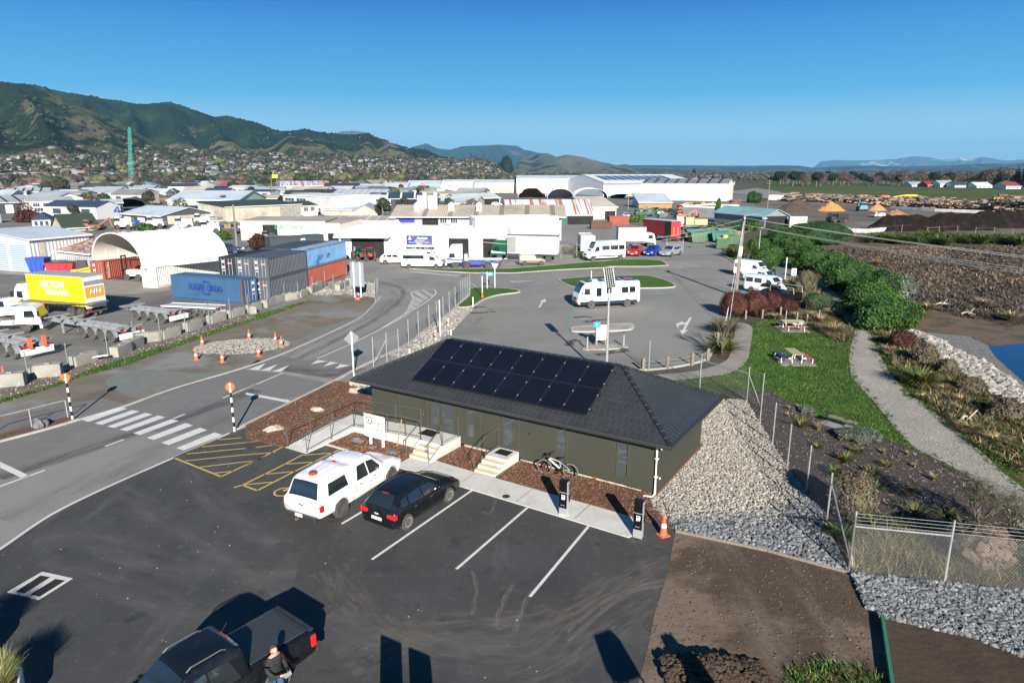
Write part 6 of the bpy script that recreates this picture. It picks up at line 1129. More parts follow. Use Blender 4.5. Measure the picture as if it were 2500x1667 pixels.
bldg('long white warehouse with a pale blue roof',('a3',365,335),('a3',1222,335),22,225,'x',1184,B_white,R_pale,.1,feat=[('B',.64,.99,0,.62,B_tan)])
bldg('small white office in front of the long warehouse',('a3',320,358),('a3',548,355),14,290,'m',.3,B_white,R_white,.1,feat=[('W',.35,.6,.3,.6,O_glass),('D',.75,.82,.1,.6,O_dark)])
bldg('low canopy with a teal roof on white posts',('a3',150,335),('a3',368,325),10,298,'x',.6,B_dgrey,R_teal,.6)
t,Wd,h=bldg('very long white warehouse carrying dark solar panels on its roof',('a4',285,310),('a4',1180,300),60,180,'x',1104,B_white,R_white,.1,feat=[('B',0,1,.8,.99,R_dg)]+[('B',.02+.25*k,.021+.25*k,0,.8,M_gut) for k in range(3)])
SOLK=[c for c in t.children if c.name.startswith('roof')][0]; SOLK=(max(v.co.z for v in SOLK.data.vertices)-h-.2)/30
for k in range(9): b=MB(); u=.08+.085*k; k2=(HT('a4',285,310,104)*0+1)*SOLK; b.add([(Wd*u,8,h+8*k2+.25),(Wd*(u+.07),8,h+8*k2+.25),(Wd*(u+.07),24,h+24*k2+.25),(Wd*u,24,h+24*k2+.25)],[(0,1,2,3)]); b.build('solar_panel',mat('blue solar roof',(.05,.1,.2),rough=.3) if k==0 else bpy.data.materials['blue solar roof'],t)
bldg('tall stained white warehouse with a ribbed dark grey roof',('a4',648,345),('a4',1467,358),24,188,'x',1143,mat('weathered white wall',(.7,.68,.62),[((.52,.48,.4),.15,.45,.7,(1,1,.3))],.9),R_dg,.3,sky=[(k/8+.02,1.2) for k in range(0,8)],trim=R_char)
bldg('lean to with a bright silver roof stacked with orange timber',('a4',625,425),('a4',940,425),14,372,'m',1284,B_lgrey,R_pale,.3,feat=[('D',0,1,0,.8,mat('stacked sawn timber',(.5,.27,.1),[((.3,.15,.06),2,.4,.6)],.9))])
bldg('small grey flat roofed block with three tiny windows',('a4',1348,518),('a4',1580,492),10,425,'f',0,B_slate,feat=[('W',.15+.07*k,.2+.07*k,.45,.65,O_glass) for k in range(3)])
bldg('open fronted shed with blue green roof full of dark compost',('a4',1825,612),('a4',2050,605),20,505,'y',1442,B_slate,R_teal,.5,feat=[('D',.06,.92,0,.96,O_dark)])
bldg('long low white trailer building beside the log piles',('a4',1862,345),('a4',2100,352),5,308,'f',0,B_white)
bldg('white sided small hall right of the canopy',('a2',2170,285),('a2',2460,285),20,200,'x',2.2,B_white,R_white,feat=[('W',.15,.4,.1,.3,O_glass)])
for k,(x0_,x1_,y,tp,wl,rf,l) in enumerate(((1215,1610,255,225,B_lgrey,R_pale,'pale roofed hall left of the teal gabled shops'),(1625,1860,250,212,B_white,R_pale,'white gabled shop with small windows'),(1862,2160,245,190,B_teal,R_pale,'teal fronted shop under a pale roof'),(1880,2110,205,170,B_white,R_navy,'navy hip roofed building behind the teal shops'),(1130,1330,275,248,mat('bright blue wall',(.05,.2,.4)),R_pale,'bright blue walled shed'),(1000,1130,252,215,B_white,R_red,'white house with a long red roof'))):
    bldg(l,('a2',x0_,y),('a2',x1_,y),18+k,tp,'x' if k!=3 else 'hip',2.6,wl,rf,feat=W4(3,.3,.7))
bldg('long cream retail block with a red middle bay',('d5',890,642),('d5',1560,645),24,618,'f',0,B_cream,feat=[('B',.5,.6,0,1.02,B_brick),('B',.82,.88,0,.8,B_brick)])
bldg('long white retail block under the hills',('d5',1780,668),('d5',2352,662),24,640,'f',0,B_white,feat=W4(16,0,.6,g=.6))
bldg('teal church hall with white gable',('a3',765,125),('a3',925,130),20,88,'x',3,mat('pale teal wall',(.4,.6,.6)),R_pale,feat=W4(5,.3,.6)); 
sp=thing('church_spire','slim white church spire rising behind the teal hall','spire',G('a3',897,128)); b=MB(); H_=HT('a3',897,128,40); b.box((0,0,H_*.3),(2.4,2.4,H_*.6)); b.cyl((0,0,H_*.6),(0,0,H_),1.5,.05,n=4); b.build('spire',M_white,sp)
for k,(v,x0_,x1_,y,tp,wl,rf,l) in enumerate((('a5',1280,1395,297,284,B_white,R_grey,'small white clubhouse across the airfield'),('a5',1430,1560,300,282,B_brick,R_red,'red brown hangar with dark doors across the airfield'),('a5',1550,1690,302,272,B_white,R_grey,'white gabled hangar across the airfield'),('a5',1690,1800,305,285,B_white,R_navy,'blue and white hangar across the airfield'),('a5',2180,2320,320,292,B_white,R_red,'white house with a red roof at the airfield edge'),('a5',1900,2050,308,292,B_white,R_white,'row of white units at the far side of the airfield'))):
    bldg(l,(v,x0_,y),(v,x1_,y),16,tp,'x',3.,wl,rf,feat=[('D',.2,.8,0,.7,O_dark)] if k in(1,2) else W4(3,.3,.7))
# white hoop shelter over containers
def arch(label,A,B_,dep,rise,mt,n=7,name='hoop_shelter',inner=None,end=False,cat='shelter'):
    d=B_-A; Wd=math.hypot(d.x,d.y); a=math.atan2(d.y,d.x); t=thing(name,label,cat,(A.x,A.y,0),a); N_=22; z=A.z; b=MB(); vs=[]
    for k in range(n*2+1):
        y=dep*k/(n*2); bul=0 if k%2==0 else -.02
        for i in range(N_+1): th=math.pi*i/N_; vs.append((Wd/2-(Wd/2+bul)*math.cos(th),y,z+(rise+bul)*math.sin(th)**.9))
    m=N_+1; b.add(vs,[(k*m+i,k*m+i+1,(k+1)*m+i+1,(k+1)*m+i) for k in range(n*2) for i in range(N_)]); b.add([(x,y,q-.06) for x,y,q in vs],[(k*m+i,(k+1)*m+i,(k+1)*m+i+1,k*m+i+1) for k in range(n*2) for i in range(N_)],1); b.build('fabric_cover',[mt,inner or mt],t,smooth=True)
    for k in range(n+1): b=MB(); b.tube([(x,y,q+(.05 if k in(0,n) else .012)) for x,y,q in vs[2*k*m:(2*k+1)*m]],.1 if k in(0,n) else .05,5); b.build('hoop_rib',mt if k in(0,n) else M_galv if False else mt,t)
    if end: b=MB(); b.add([(x,dep-.1,q) for x,y,q in vs[:m]]+[(Wd,dep-.1,0),(0,dep-.1,0)],[tuple(range(m+2))]); b.build('end_wall',mt,t)
    return t,Wd
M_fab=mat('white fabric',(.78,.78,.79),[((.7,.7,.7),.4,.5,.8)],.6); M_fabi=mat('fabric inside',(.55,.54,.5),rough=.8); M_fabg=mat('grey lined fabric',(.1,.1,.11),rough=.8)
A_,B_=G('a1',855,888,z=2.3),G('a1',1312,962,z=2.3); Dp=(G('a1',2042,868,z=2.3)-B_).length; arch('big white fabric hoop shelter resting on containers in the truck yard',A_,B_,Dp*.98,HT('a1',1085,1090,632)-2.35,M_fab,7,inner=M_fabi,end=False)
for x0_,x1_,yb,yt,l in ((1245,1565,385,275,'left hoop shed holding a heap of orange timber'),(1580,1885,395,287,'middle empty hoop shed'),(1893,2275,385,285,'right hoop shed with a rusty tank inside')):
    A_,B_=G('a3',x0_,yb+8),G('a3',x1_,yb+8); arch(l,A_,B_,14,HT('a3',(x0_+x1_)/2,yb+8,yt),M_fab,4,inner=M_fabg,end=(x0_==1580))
A_,B_=G('a4',340,330),G('a4',635,345); arch('small dark green hoop shed in front of the white warehouse',A_,B_,10,HT('a4',500,335,288),B_dgreen,3)
# containers
def container(label,p,a,L,W,h,col,z=0,doors=(1,0),group=None,logo=None,name='shipping_container',roofc=None):
    """p = near corner; a = heading of the long side; the width runs to the left of the heading when W>0"""
    t=thing(name,label,'container',(p[0],p[1],z),a,group); b=MB(); w=W; s_=1 if w>0 else -1; aw=abs(w); n=max(8,int(L/.28)); pr=[]
    for i in range(n): x=.1+(L-.2)*i/n; dx_=(L-.2)/n; pr+=[(x,0.),(x+dx_*.4,0.),(x+dx_*.5,.05),(x+dx_*.9,.05)]
    pr.append((L-.1,0.))
    for y0,sg in ((.03*s_,1),(w-.03*s_,-1)):
        vs=[(x,y0+sg*s_*d_,.16) for x,d_ in pr]+[(x,y0+sg*s_*d_,h-.1) for x,d_ in pr]; m=len(pr); b.add(vs,[(i,i+1,m+i+1,m+i) for i in range(m-1)])
    b.add([(.04,.04*s_,h-.05),(L-.04,.04*s_,h-.05),(L-.04,w-.04*s_,h-.05),(.04,w-.04*s_,h-.05)],[(0,1,2,3)],1); b.add([(.06,.04*s_,.12),(.06,w-.04*s_,.12),(.06,w-.04*s_,h-.06),(.06,.04*s_,h-.06)],[(0,1,2,3)]); b.add([(L-.06,.04*s_,.12),(L-.06,w-.04*s_,.12),(L-.06,w-.04*s_,h-.06),(L-.06,.04*s_,h-.06)],[(0,1,2,3)]); b.add([(0,0,.1),(L,0,.1),(L,w,.1),(0,w,.1)],[(0,1,2,3)]); b.build('body',[col,roofc or col],t)
    f=MB()
    for x in(0,L-.14):
        for y in(0,w-.14*s_): f.bx(x,x+.14,min(y,y+.14*s_),max(y,y+.14*s_),0,h)
    for y in(0,w-.1*s_):
        for z_ in(.0,h-.12): f.bx(.141,L-.141,min(y,y+.1*s_),max(y,y+.1*s_),z_+.002,z_+.118)
    for x in(0,L-.1):
        for z_ in(.0,h-.12): f.bx(x,x+.1,.141 if w>0 else w+.141,(w-.141) if w>0 else -.141,z_+.004,z_+.116)
    f.build('frame',col,t)
    for e_,has in enumerate(doors):
        if not has: continue
        x=-.03 if e_==0 else L+.03; g=MB(); lab=MB()
        for y in (.18,.38,.62,.82): g.cyl((x,w*y,.15),(x,w*y,h-.15),.025,n=6)
        for y in(.3,.72):
            for z_,hh in((.6,.06),(.45,.04),(.5,.12)): g.bx(min(x-.01,x+.01),max(x-.01,x+.01),w*y-.12,w*y+.12,h*z_-hh/2,h*z_+hh/2) if False else 0
        g.build('lock_rod',M_galv,t); lab.bx(x-.012,x+.012,min(w*.66,w*.78),max(w*.66,w*.78),h*.72,h*.84); lab.bx(x-.012,x+.012,min(w*.64,w*.8),max(w*.64,w*.8),h*.45,h*.56); lab.bx(x-.012,x+.012,min(w*.64,w*.78),max(w*.64,w*.78),h*.33,h*.36); lab.build('door_marking',M_refl,t)
        if logo: q=MB(); q.bx(x-.013,x+.013,min(w*.2,w*.44),max(w*.2,w*.44),h*.66,h*.74); q.build('door_logo',logo,t)
    return t
def cmat(n,c,pat=None): return mat(n,c,[(tuple(k*.75 for k in c),.5,.45,.75),((.18,.1,.07),1.4,.68,.76)]+(pat or []),.6,coord='Object')
C_grey=cmat('grey container paint',(.075,.085,.105)); C_blk=cmat('black container paint',(.02,.024,.03)); C_blue=cmat('blue container paint',(.035,.1,.21)); C_lblue=cmat('patched blue container paint',(.12,.27,.46),[((.02,.09,.3),.6,.58,.6)]); C_red=cmat('rust red container paint',(.3,.065,.035)); C_wht=cmat('white container paint',(.66,.65,.61)); C_dk=cmat('dark slate container paint',(.05,.065,.075)); PINK=mat('faded pink logo',(.6,.22,.25))
o_=G('a2',610,1252); e_=G('a2',952,1142); u_=(e_-o_); Lc=u_.length; u_.normalize(); n_=Vector((-u_.y,u_.x,0)); ang=math.atan2(u_.y,u_.x); hc=HT('a2',610,1252,1060); g_=G('a2',455,1052,z=hc); wc=max(1.2,(Vector((g_.x,g_.y,0))-Vector((o_.x,o_.y,0))).dot(n_)); print('stack',Lc,hc,wc,math.degrees(ang))
wc=max(wc,1.9)
st_=[(0,0,C_grey,'lower front grey container of the double stack'),(0,1,C_grey,'upper front grey container of the double stack'),(1,0,C_grey,'grey container under the second row of the stack'),(1,1,C_grey,'second upper grey container of the stack'),(2,0,C_blk,'black container under the third row of the stack'),(2,1,C_blk,'black container with pink door logo on top of the stack')]
for i,l,c,lab in st_: p=o_+n_*wc*i*1.02; container(lab,p,ang,Lc,wc,hc-.02,c,z=l*hc,doors=(1,0),group='stacked shipping containers',logo=PINK)
p=o_+u_*(Lc+.35)+n_*.2; qe=G('a2',1188,1018); L2=max(3.,(qe-p).dot(u_)); print('L2',L2); container('rust red container at the lower right of the stack',p,ang,L2,wc,hc-.02,C_red,doors=(0,0)); container('patched light blue container on top of the rust red one',p+u_*.05,ang,L2,wc,hc,C_lblue,z=hc,doors=(0,0),roofc=cmat('rusty pale roof',(.35,.36,.38)))
for i,c,lab in ((1,C_dk,'slate container with rusty roof behind the light blue one'),(2,C_dk,'slate container third from the front beside the black one')): p2=p+n_*wc*1.05*i; container(lab,p2,ang,L2,wc,hc,c,z=hc,doors=(0,0)); container(lab.replace('with rusty roof','at ground level').replace('third from','on the ground third from'),p2,ang,L2,wc,hc,c,z=0,doors=(0,0))
o_=G('a1',2240,1292); e_=G('a1',1590,1237); d_=o_-e_; print('blue',d_.length); t=container('long blue container with faded dark lettering and a rusty corner post',e_,math.atan2(d_.y,d_.x),d_.length,2.1,HT('a1',2240,1292,1062),C_blue,doors=(0,1)); hh=HT('a1',2240,1292,1062)
text('HUALIAN',1.0,mat('faded dark blue lettering',(.012,.045,.22),rough=.7),t,face_mat((d_.length*.36,-.02,hh*.56)),off=.02,sx=.5); b=MB()
for a0,a1_ in ((.3,2.2),(3.5,5.3)):
    for k in range(9): x0_=a0+(a1_-a0)*k/9; x1_=a0+(a1_-a0)*(k+1)/9; b.add([(d_.length*.5+r*math.cos(tt),-.022,hh*.55+r*math.sin(tt)*.9) for r,tt in((.85,x0_),(.85,x1_),(.66,x1_),(.66,x0_))],[(0,1,2,3)])
b.build('logo_swirl',bpy.data.materials['faded dark blue lettering'],t); text('QINGDAO',.9,bpy.data.materials['faded dark blue lettering'],t,face_mat((d_.length*.62,-.02,hh*.54)),off=.02,sx=.45)
b=MB(); b.bx(d_.length-.2,d_.length+.02,-.03,.1,0,hh); b.build('rusty_corner',mat('rusty brown',(.12,.06,.035),rough=.9),t)
o_=G('a2',1100,762); e_=G('a2',605,800); d_=o_-e_; hh=HT('a2',1100,762,648); t=container('long dark slate container with a round white logo behind the stack',e_,math.atan2(d_.y,d_.x),d_.length,2.1,hh,C_dk,doors=(0,1)); b=MB(); b.cyl((d_.length*.6,-.01,hh*.55),(d_.length*.6,-.03,hh*.55),hh*.26,n=20); b.build('round_logo',M_refl,t); text('LH',.9,C_dk,t,face_mat((d_.length*.6,-.05,hh*.55)))
# containers under the hoop shelter
o_=G('a1',1450,1142); e_=G('a1',2050,1010); d_=e_-o_; hh=HT('a1',1450,1142,950); container('dirty white container carrying the right side of the hoop shelter',o_,math.atan2(d_.y,d_.x),d_.length,2.0,hh,C_wht,doors=(1,0))
o_=G('a1',970,1068); e_=G('a1',1230,1052); d_=(G('a1',1450,1142)-o_); u2=(G('a1',2050,1010)-G('a1',1450,1142)).normalized(); t=container('rust red container with white lettering under the left side of the hoop shelter',o_,math.atan2(u2.y,u2.x),7.5,2.0,HT('a1',970,1068,895),C_red,doors=(1,0)); text('TRITON',.55,M_refl,t,face_mat((.6,-.02,1.2))@Matrix.Rotation(-math.pi/2,4,'Z'),off=.01)
o_=G('a4',205,838); e_=G('a4',312,790); d_=e_-o_; l_=(G('a4',75,836)-o_); container('clean white container with locked doors standing behind the minibus',o_,math.atan2(d_.y,d_.x)+.35,6.,2.4,HT('a4',205,838,690),C_wht,doors=(1,0))
o_=G('a4',340,600); container('small rust red container in front of the tan barn',G('a4',345,588),.12,5.,2.2,2.2,C_red,doors=(0,0))
o_=G('a4',180,622); container('brown round topped bin behind the white container',G('a4',170,625),.05,5.,2.,1.6,cmat('brown bin paint',(.1,.04,.03)),doors=(0,0),name='waste_bin')
# white block walls, concrete bays of the compost yard
def blockwall(label,v,pts,ytop,m,t_=.8,n=None):
    P_=GL(v,*pts); h=HT(v,pts[0],pts[1],ytop); t=thing('block_wall',label,'wall',P_[0]); o=P_[0]
    for a_,c_ in zip(P_,P_[1:]):
        L=(c_-a_).length; k=max(1,int(L/1.9)); d_=(c_-a_)/k
        for r_ in range(max(1,round(h/.75))): b=MB(); [b.bar(a_-o+d_*(i+.01)+Vector((0,0,(r_+.5)*h/max(1,round(h/.75)))),a_-o+d_*(i+.985)+Vector((0,0,(r_+.5)*h/max(1,round(h/.75)))),t_,h/max(1,round(h/.75))-.03) for i in range(k)]; b.build('block_course',m,t)
    return t
M_wblk=mat('white concrete block',(.62,.6,.57),[((.45,.42,.38),.4,.45,.7)],.9,coord='pos')
blockwall('stepped white block wall right of the open compost shed','a5',(98,690,265,690),582,M_wblk); blockwall('long low white block wall in front of the compost heaps','a5',(560,690,690,735,850,740,1030,722,1060,712),655,M_wblk); blockwall('low white block wall running back from the compost shed','a4',(1680,470,1830,560),420,M_wblk)
blockwall('row of tall pale concrete panels holding back the log piles','a5',(1070,508,1500,535,2000,555,2352,570),482,M_wblk,.4)
# ---- bicycle by the wall ---------------------------------------------------------------------------
M_bike=mat('bike frame silver',(.5,.5,.52),rough=.35,metal=.4); M_btyre=mat('dusty bike tyre',(.13,.12,.11),rough=.9)
_f,_r=OW(10.68,-.49),OW(11.87,-.3); d=(_f-_r); bk=thing('electric_bicycle','silver electric mountain bike with fat tyres leaning against the office wall','bicycle',_r,math.atan2(d.y,d.x)); ln=R(-9)
def bp_(x,z,y=0.): return (x,y-z*math.sin(-ln)*0+y*0-z*.13*-1,z)
wb=d.length; r_=.355
for x,nm in((0,'rear'),(wb,'front')):
    b=MB(); n=28; ring=[]; b.tube([bp_(x+r_*.93*math.cos(2*math.pi*i/n),r_+r_*.93*math.sin(2*math.pi*i/n)) for i in range(n+1)],.034,6); w_=b.build('wheel',M_btyre,bk); b=MB()
    b.tube([bp_(x+r_*.82*math.cos(2*math.pi*i/n),r_+r_*.82*math.sin(2*math.pi*i/n)) for i in range(n+1)],.012,4)
    for i in range(14): a=2*math.pi*i/14; b.bar(bp_(x,r_),bp_(x+r_*.82*math.cos(a),r_+r_*.82*math.sin(a)),.004,.004)
    b.cyl(bp_(x,r_,-.05),bp_(x,r_,.05),.035,n=8); b.build('spokes',M_black,w_)
b=MB(); hx=wb-.18; b.tube([bp_(.45,.36),bp_(hx-.05,.78)],.045,7); b.build('down_tube',M_bike,bk); b=MB(); b.tube([bp_(hx-.1,.84),bp_(.48,.72),bp_(.42,.36)],.026,6); b.tube([bp_(.5,.74),bp_(.0,.37)],.018,5); b.tube([bp_(.42,.36),bp_(.0,.36)],.022,5); b.build('frame',M_bike,bk)
b=MB(); b.tube([bp_(hx-.12,.95),bp_(hx-.06,.78),bp_(wb,.36,.06)],.022,6); b.tube([bp_(hx-.06,.78),bp_(wb,.36,-.06)],.02,6); b.build('fork',M_black,bk); b=MB(); b.tube([bp_(hx-.16,1.03,-.36),bp_(hx-.1,.99,0),bp_(hx-.16,1.03,.36)],.016,6); b.box(bp_(hx-.05,1.02),(.1,.12,.08)); b.tube([bp_(hx-.12,1.04,.1),bp_(hx+.05,.95,.1),bp_(hx,.7,.05)],.007,4); b.build('handlebar',M_black,bk)
b=MB(); b.tube([bp_(.44,.62),bp_(.38,.92)],.016,6); b.build('seat_post',M_steel,bk); b=MB(); b.box(bp_(.36,.94),(.27,.13,.05),tp=.7); b.build('saddle',M_black,bk,bevel=.015); b=MB(); b.cyl(bp_(.44,.36,-.07),bp_(.44,.36,.07),.09,n=12); b.bar(bp_(.44,.36,.09),bp_(.55,.22,.1),.02,.02); b.box(bp_(.57,.21,.14),(.09,.1,.02)); b.build('motor_crank',M_black,bk)
b=MB(); b.bar(bp_(.3,.34,-.08),bp_(.22,.02,-.16),.018,.018); b.build('kickstand',M_black,bk)
# ---- cones, rubble -------------------------------------------------------------------------------
for i,(v,x,y,l) in enumerate((('b1',1790,893,'front left traffic cone of the ring round the rubble heap'),('b1',1845,765,'traffic cone left of the rubble heap, furthest from the road'),('b1',2028,913,'traffic cone in front of the middle of the rubble heap'),('b1',2272,705,'traffic cone behind the rubble heap'),('b2',272,735,'left of two traffic cones close together right of the rubble'),('b2',325,772,'right of two traffic cones close together right of the rubble'),('b2',118,858,'traffic cone at the near right corner of the rubble heap'),('b1',42,1078,'traffic cone behind the block wall at the left edge'))):
    dup(CN,G(v,x,y),uni(0,1.5),l,(.95,.95,.95 if i<7 else 1.1))
b=MB()
for _ in range(2200):
    a=uni(0,6.283); k=math.sqrt(rnd()); c=G('b2',-30,768); s_=(1-k)*.25; b.rock((c.x+k*3.6*math.cos(a)*math.cos(.4)-k*1.8*math.sin(a)*.5,c.y+k*2.2*math.sin(a)+k*1.*math.cos(a),.03+s_),uni(.035,.1))
b.build('rubble_heap',mat('pale rubble',(.24,.235,.21),rnd_=.3,rough=.9),kind='stuff')
p=G('b2',1020,345); b=MB(); b.box((p.x,p.y,.15),(.5,.3,.25)); tag(b.build('red_marker',M_orange,bevel=.05),'small red plastic marker lying by the large grey sign','marker')
p=G('b1',848,905); q=G('b1',795,915); b=MB(); b.bar((p.x-.9,p.y-.5,.25),(p.x+.9,p.y+.4,.4),.3,.06); tag(b.build('white_board',M_white),'white plank leaning on the concrete blocks','plank')
# ---- mid distance vehicles --------------------------------------------------------------------------
def boxy(L0,L1,zb,zs,zt,ws,wt,nose,hood,r=.12):   # generic van stations: rear at L0, front at L1, windscreen foot at nose, hood height
    return [(L0,zb+.1,zs*.97,zt*.93,ws*.95,wt*.93,.0),(L0+.12,zb,zs,zt-.03,ws,wt,.03),(L0+.6,zb,zs,zt,ws,wt,.04),((L0+nose)/2,zb,zs,zt,ws,wt,.04),(nose-1.15,zb,zs,zt,ws,wt,.04),(nose-.75,zb,zs,zt-.08,ws,wt*.98,.04),(nose-.05,zb,zs*.98,hood+.25,ws,wt*.94,.04),(nose+.08,zb,min(zs*.95,hood),hood+.1,ws*.99,wt*.93,.03),(L1-.25,zb+.03,hood*.86,hood*.93,ws*.95,wt*.88,.02),(L1,zb+.08,hood*.6,hood*.68,ws*.82,wt*.7,.0)]
M_vw=mat('white van paint',(.78,.78,.78),[((.68,.68,.67),1.5,.5,.8)],.35,coat=.4)
def lights(x1,x0,w,z=.75,zr=.95): return [('headlight',x1-.1,w*.74,z,.2,.3,.2,M_head),('tail_light',x0+.03,w*.9,zr,.08,.12,.4,M_red),('number_plate',x0-.02,0,.55,.02,.45,.12,M_plate)]
t,s=vehicle('minibus','white high roofed minibus parked facing left behind the long grass island','minibus',boxy(-3.0,2.95,.3,1.35,2.62,.99,.86,2.3,1.2),M_vw,(-2.15,2.15),.35,dict(win=[((-2.8,1.45),(-1.9,1.45),(-1.9,2.05),(-2.8,2.05)),((-1.8,1.45),(-.55,1.45),(-.55,2.05),(-1.8,2.05)),((-.45,1.45),(.75,1.45),(.75,2.05),(-.45,2.05)),((1.15,1.35),(1.95,1.3),(1.65,1.95),(1.15,2.)),],ws=((1.58,-.7),(1.58,.7),(2.3,.8),(2.3,-.8)),band=[(((-2.8,.55),(2.4,.55),(2.4,.7),(-2.8,.7)),M_gut),(((-2.85,1.27),(.8,1.27),(.8,1.32),(-2.85,1.32)),M_gut)],seam=[((.95,.4),(.97,.4),(.97,2.2),(.95,2.2))],mir=(1.9,1.35),mirm=M_black,box=lights(2.95,-3.0,.9)+[('bumper',2.85,0,.45,.3,1.7,.3,M_gut),('grille',2.9,0,.85,.12,.8,.25,M_black)]),nx=3,rim=M_rimw)
place(t,'a4',(445,917),(185,930),4.3,.9)
ST_co=[(-3.1,.42,1.3,2.3,.98,.86,.0),(-3.0,.32,1.35,2.48,1.01,.9,.03),(-2.,.32,1.35,2.52,1.02,.9,.04),(0,.32,1.35,2.54,1.02,.9,.05),(2.,.32,1.35,2.52,1.02,.9,.04),(2.5,.32,1.32,2.44,1.01,.88,.04),(2.9,.32,1.25,2.1,.99,.88,.03),(3.2,.34,1.15,1.5,.97,.86,.02),(3.32,.42,.8,1.0,.9,.8,.0)]
t,s=vehicle('camper_bus','small white converted bus with blue skirt and blue solar sheets on its roof','camper bus',ST_co,M_vw,(-1.75,2.0),.37,dict(win=[((-2.6,1.4),(-1.95,1.4),(-1.95,1.98),(-2.6,1.98)),((-1.85,1.4),(-1.15,1.4),(-1.15,1.98),(-1.85,1.98)),((-.1,1.4),(.45,1.4),(.45,1.98),(-.1,1.98)),((.95,1.15),(1.5,1.15),(1.5,1.98),(.95,1.98)),((2.15,1.35),(2.75,1.35),(2.7,1.95),(2.15,1.95))],ws=((2.6,-.75),(2.6,.75),(3.2,.82),(3.2,-.82)),band=[(((-3.05,.36),(3.15,.36),(3.15,.68),(-3.05,.68)),P_navy),(((-1.0,1.4),(-.2,1.4),(-.2,1.95),(-1.0,1.95)),M_galv)],seam=[((.85,.7),(.87,.7),(.87,2.2),(.85,2.2)),((1.6,.7),(1.62,.7),(1.62,2.2),(1.6,2.2)),((-.65,.7),(-.64,.7),(-.64,2.2),(-.65,2.2))],mir=(2.95,1.5),mirm=M_black,box=lights(3.32,-3.1,.95)+[('bumper',3.3,0,.5,.15,1.8,.22,P_navy),('grille',3.32,0,.9,.04,.9,.2,M_black),('roof_hatch',-.1,0,2.66,.7,.6,.12,M_white),('roof_hatch',1.4,0,2.64,.5,.5,.12,M_white)]),nx=3,rim=M_rimw)
k=place(t,'b3',(1565,390),(1250,406),3.75,.9); MS=mat('blue roof solar sheet',(.04,.08,.2),rough=.3)
for x0_,x1_ in ((-2.8,-1.6),(-1.2,-.5),(.5,1.1),(1.75,2.4)):
    for sg in (-1,): b=MB(); s.patch(b,'top',((x0_,-.8),(x0_,.75),(x1_,.75),(x1_,-.8)),off=.05,nu=6,nv=2); b.build('solar_sheet',MS,t)
b=MB(); b.box((-1.9,.2,2.72),(.9,.7,.1)); b.build('roof_cargo',mat('purple cover',(.15,.05,.18)),t)
ST_mh=[(-3.3,.4,1.3,2.6,.98,.86,.0),(-3.2,.32,1.35,2.75,1.02,.92,.04),(-1,.32,1.35,2.78,1.02,.92,.05),(.8,.32,1.35,2.78,1.02,.92,.05),(1.5,.32,1.35,2.76,1.02,.92,.05),(1.75,.32,1.35,2.6,1.0,.85,.04),(1.9,.32,1.3,2.0,.98,.84,.04),(2.45,.32,1.2,1.45,.97,.84,.03),(2.9,.34,1.02,1.12,.94,.8,.02),(3.15,.4,.7,.8,.8,.7,0)]
t,s=vehicle('motorhome','long white motorhome with a dark window band facing right by the workshop','motorhome',ST_mh,M_vw,(-2.1,2.2),.35,dict(win=[((-3.,1.5),(.3,1.5),(.3,2.05),(-3.,2.05)),((1.15,1.3),(2.1,1.28),(1.85,1.85),(1.15,1.9)),((.75,2.3),(1.4,2.3),(1.4,2.6),(.75,2.6))],ws=((1.92,-.7),(1.92,.7),(2.4,.8),(2.4,-.8)),band=[(((1.,.8),(2.3,.8),(2.3,.9),(1.,.9)),M_gut)],mir=(2.1,1.4),mirm=M_black,box=lights(3.15,-3.3,.9)+[('bumper',3.05,0,.48,.3,1.7,.25,M_gut),('roof_rack',-1.5,.3,2.84,2.6,.25,.05,M_white)]),nx=3,rim=M_rimw)
place(t,'a2',(1873,960),(2123,962),4.3,.9)
ST_hi=boxy(-2.35,2.15,.25,1.05,1.98,.88,.74,1.65,1.05)
def hiace(l,loc,a,wn,k=1.,tall=0,seamx=.55):
    st=[(x,zb,zs,zt+tall*(1 if x<1.2 else .2),w1,w2,c) for x,zb,zs,zt,w1,w2,c in ST_hi]
    t,s=vehicle('camper_van',l,'van',st,M_vw,(-1.3,1.3),.31,dict(win=wn,ws=((1.0,-.6),(1.0,.6),(1.68,.68),(1.68,-.68)),rw=((-2.3,-.6),(-2.3,.6),(-2.24,.55),(-2.24,-.55)),mir=(1.35,1.15),mirm=M_vw,seam=[((.3,.3),(.31,.3),(.31,1.9),(.3,1.9))],box=lights(2.15,-2.35,.82,.7)+[('grille',2.12,0,.7,.06,.7,.12,M_black)]),nx=3,rim=M_rimw); at(t,loc,a,k); return t
WN=[((-2.1,1.2),(-1.2,1.2),(-1.2,1.7),(-2.1,1.7)),((-1.0,1.2),(-.1,1.2),(-.1,1.7),(-1.0,1.7)),((.5,1.15),(1.35,1.12),(.95,1.6),(.5,1.68))]
p=G('b4',820,470)
q1,q2=G('b4',693,440),G('b4',940,478); a_=math.atan2((q2-q1).y,(q2-q1).x); nn=Vector((-math.sin(a_),math.cos(a_),0)); hiace('white van with curtained windows nearest the dark red bushes',(q1+q2)/2+nn*.85,a_,WN,.97)
hiace('white hard top van furthest from the dark red bushes',G('b4',690,302)+nn*.85,a_+.03,[WN[0],((.5,1.15),(1.35,1.12),(.95,1.6),(.5,1.68))],.97,.15)
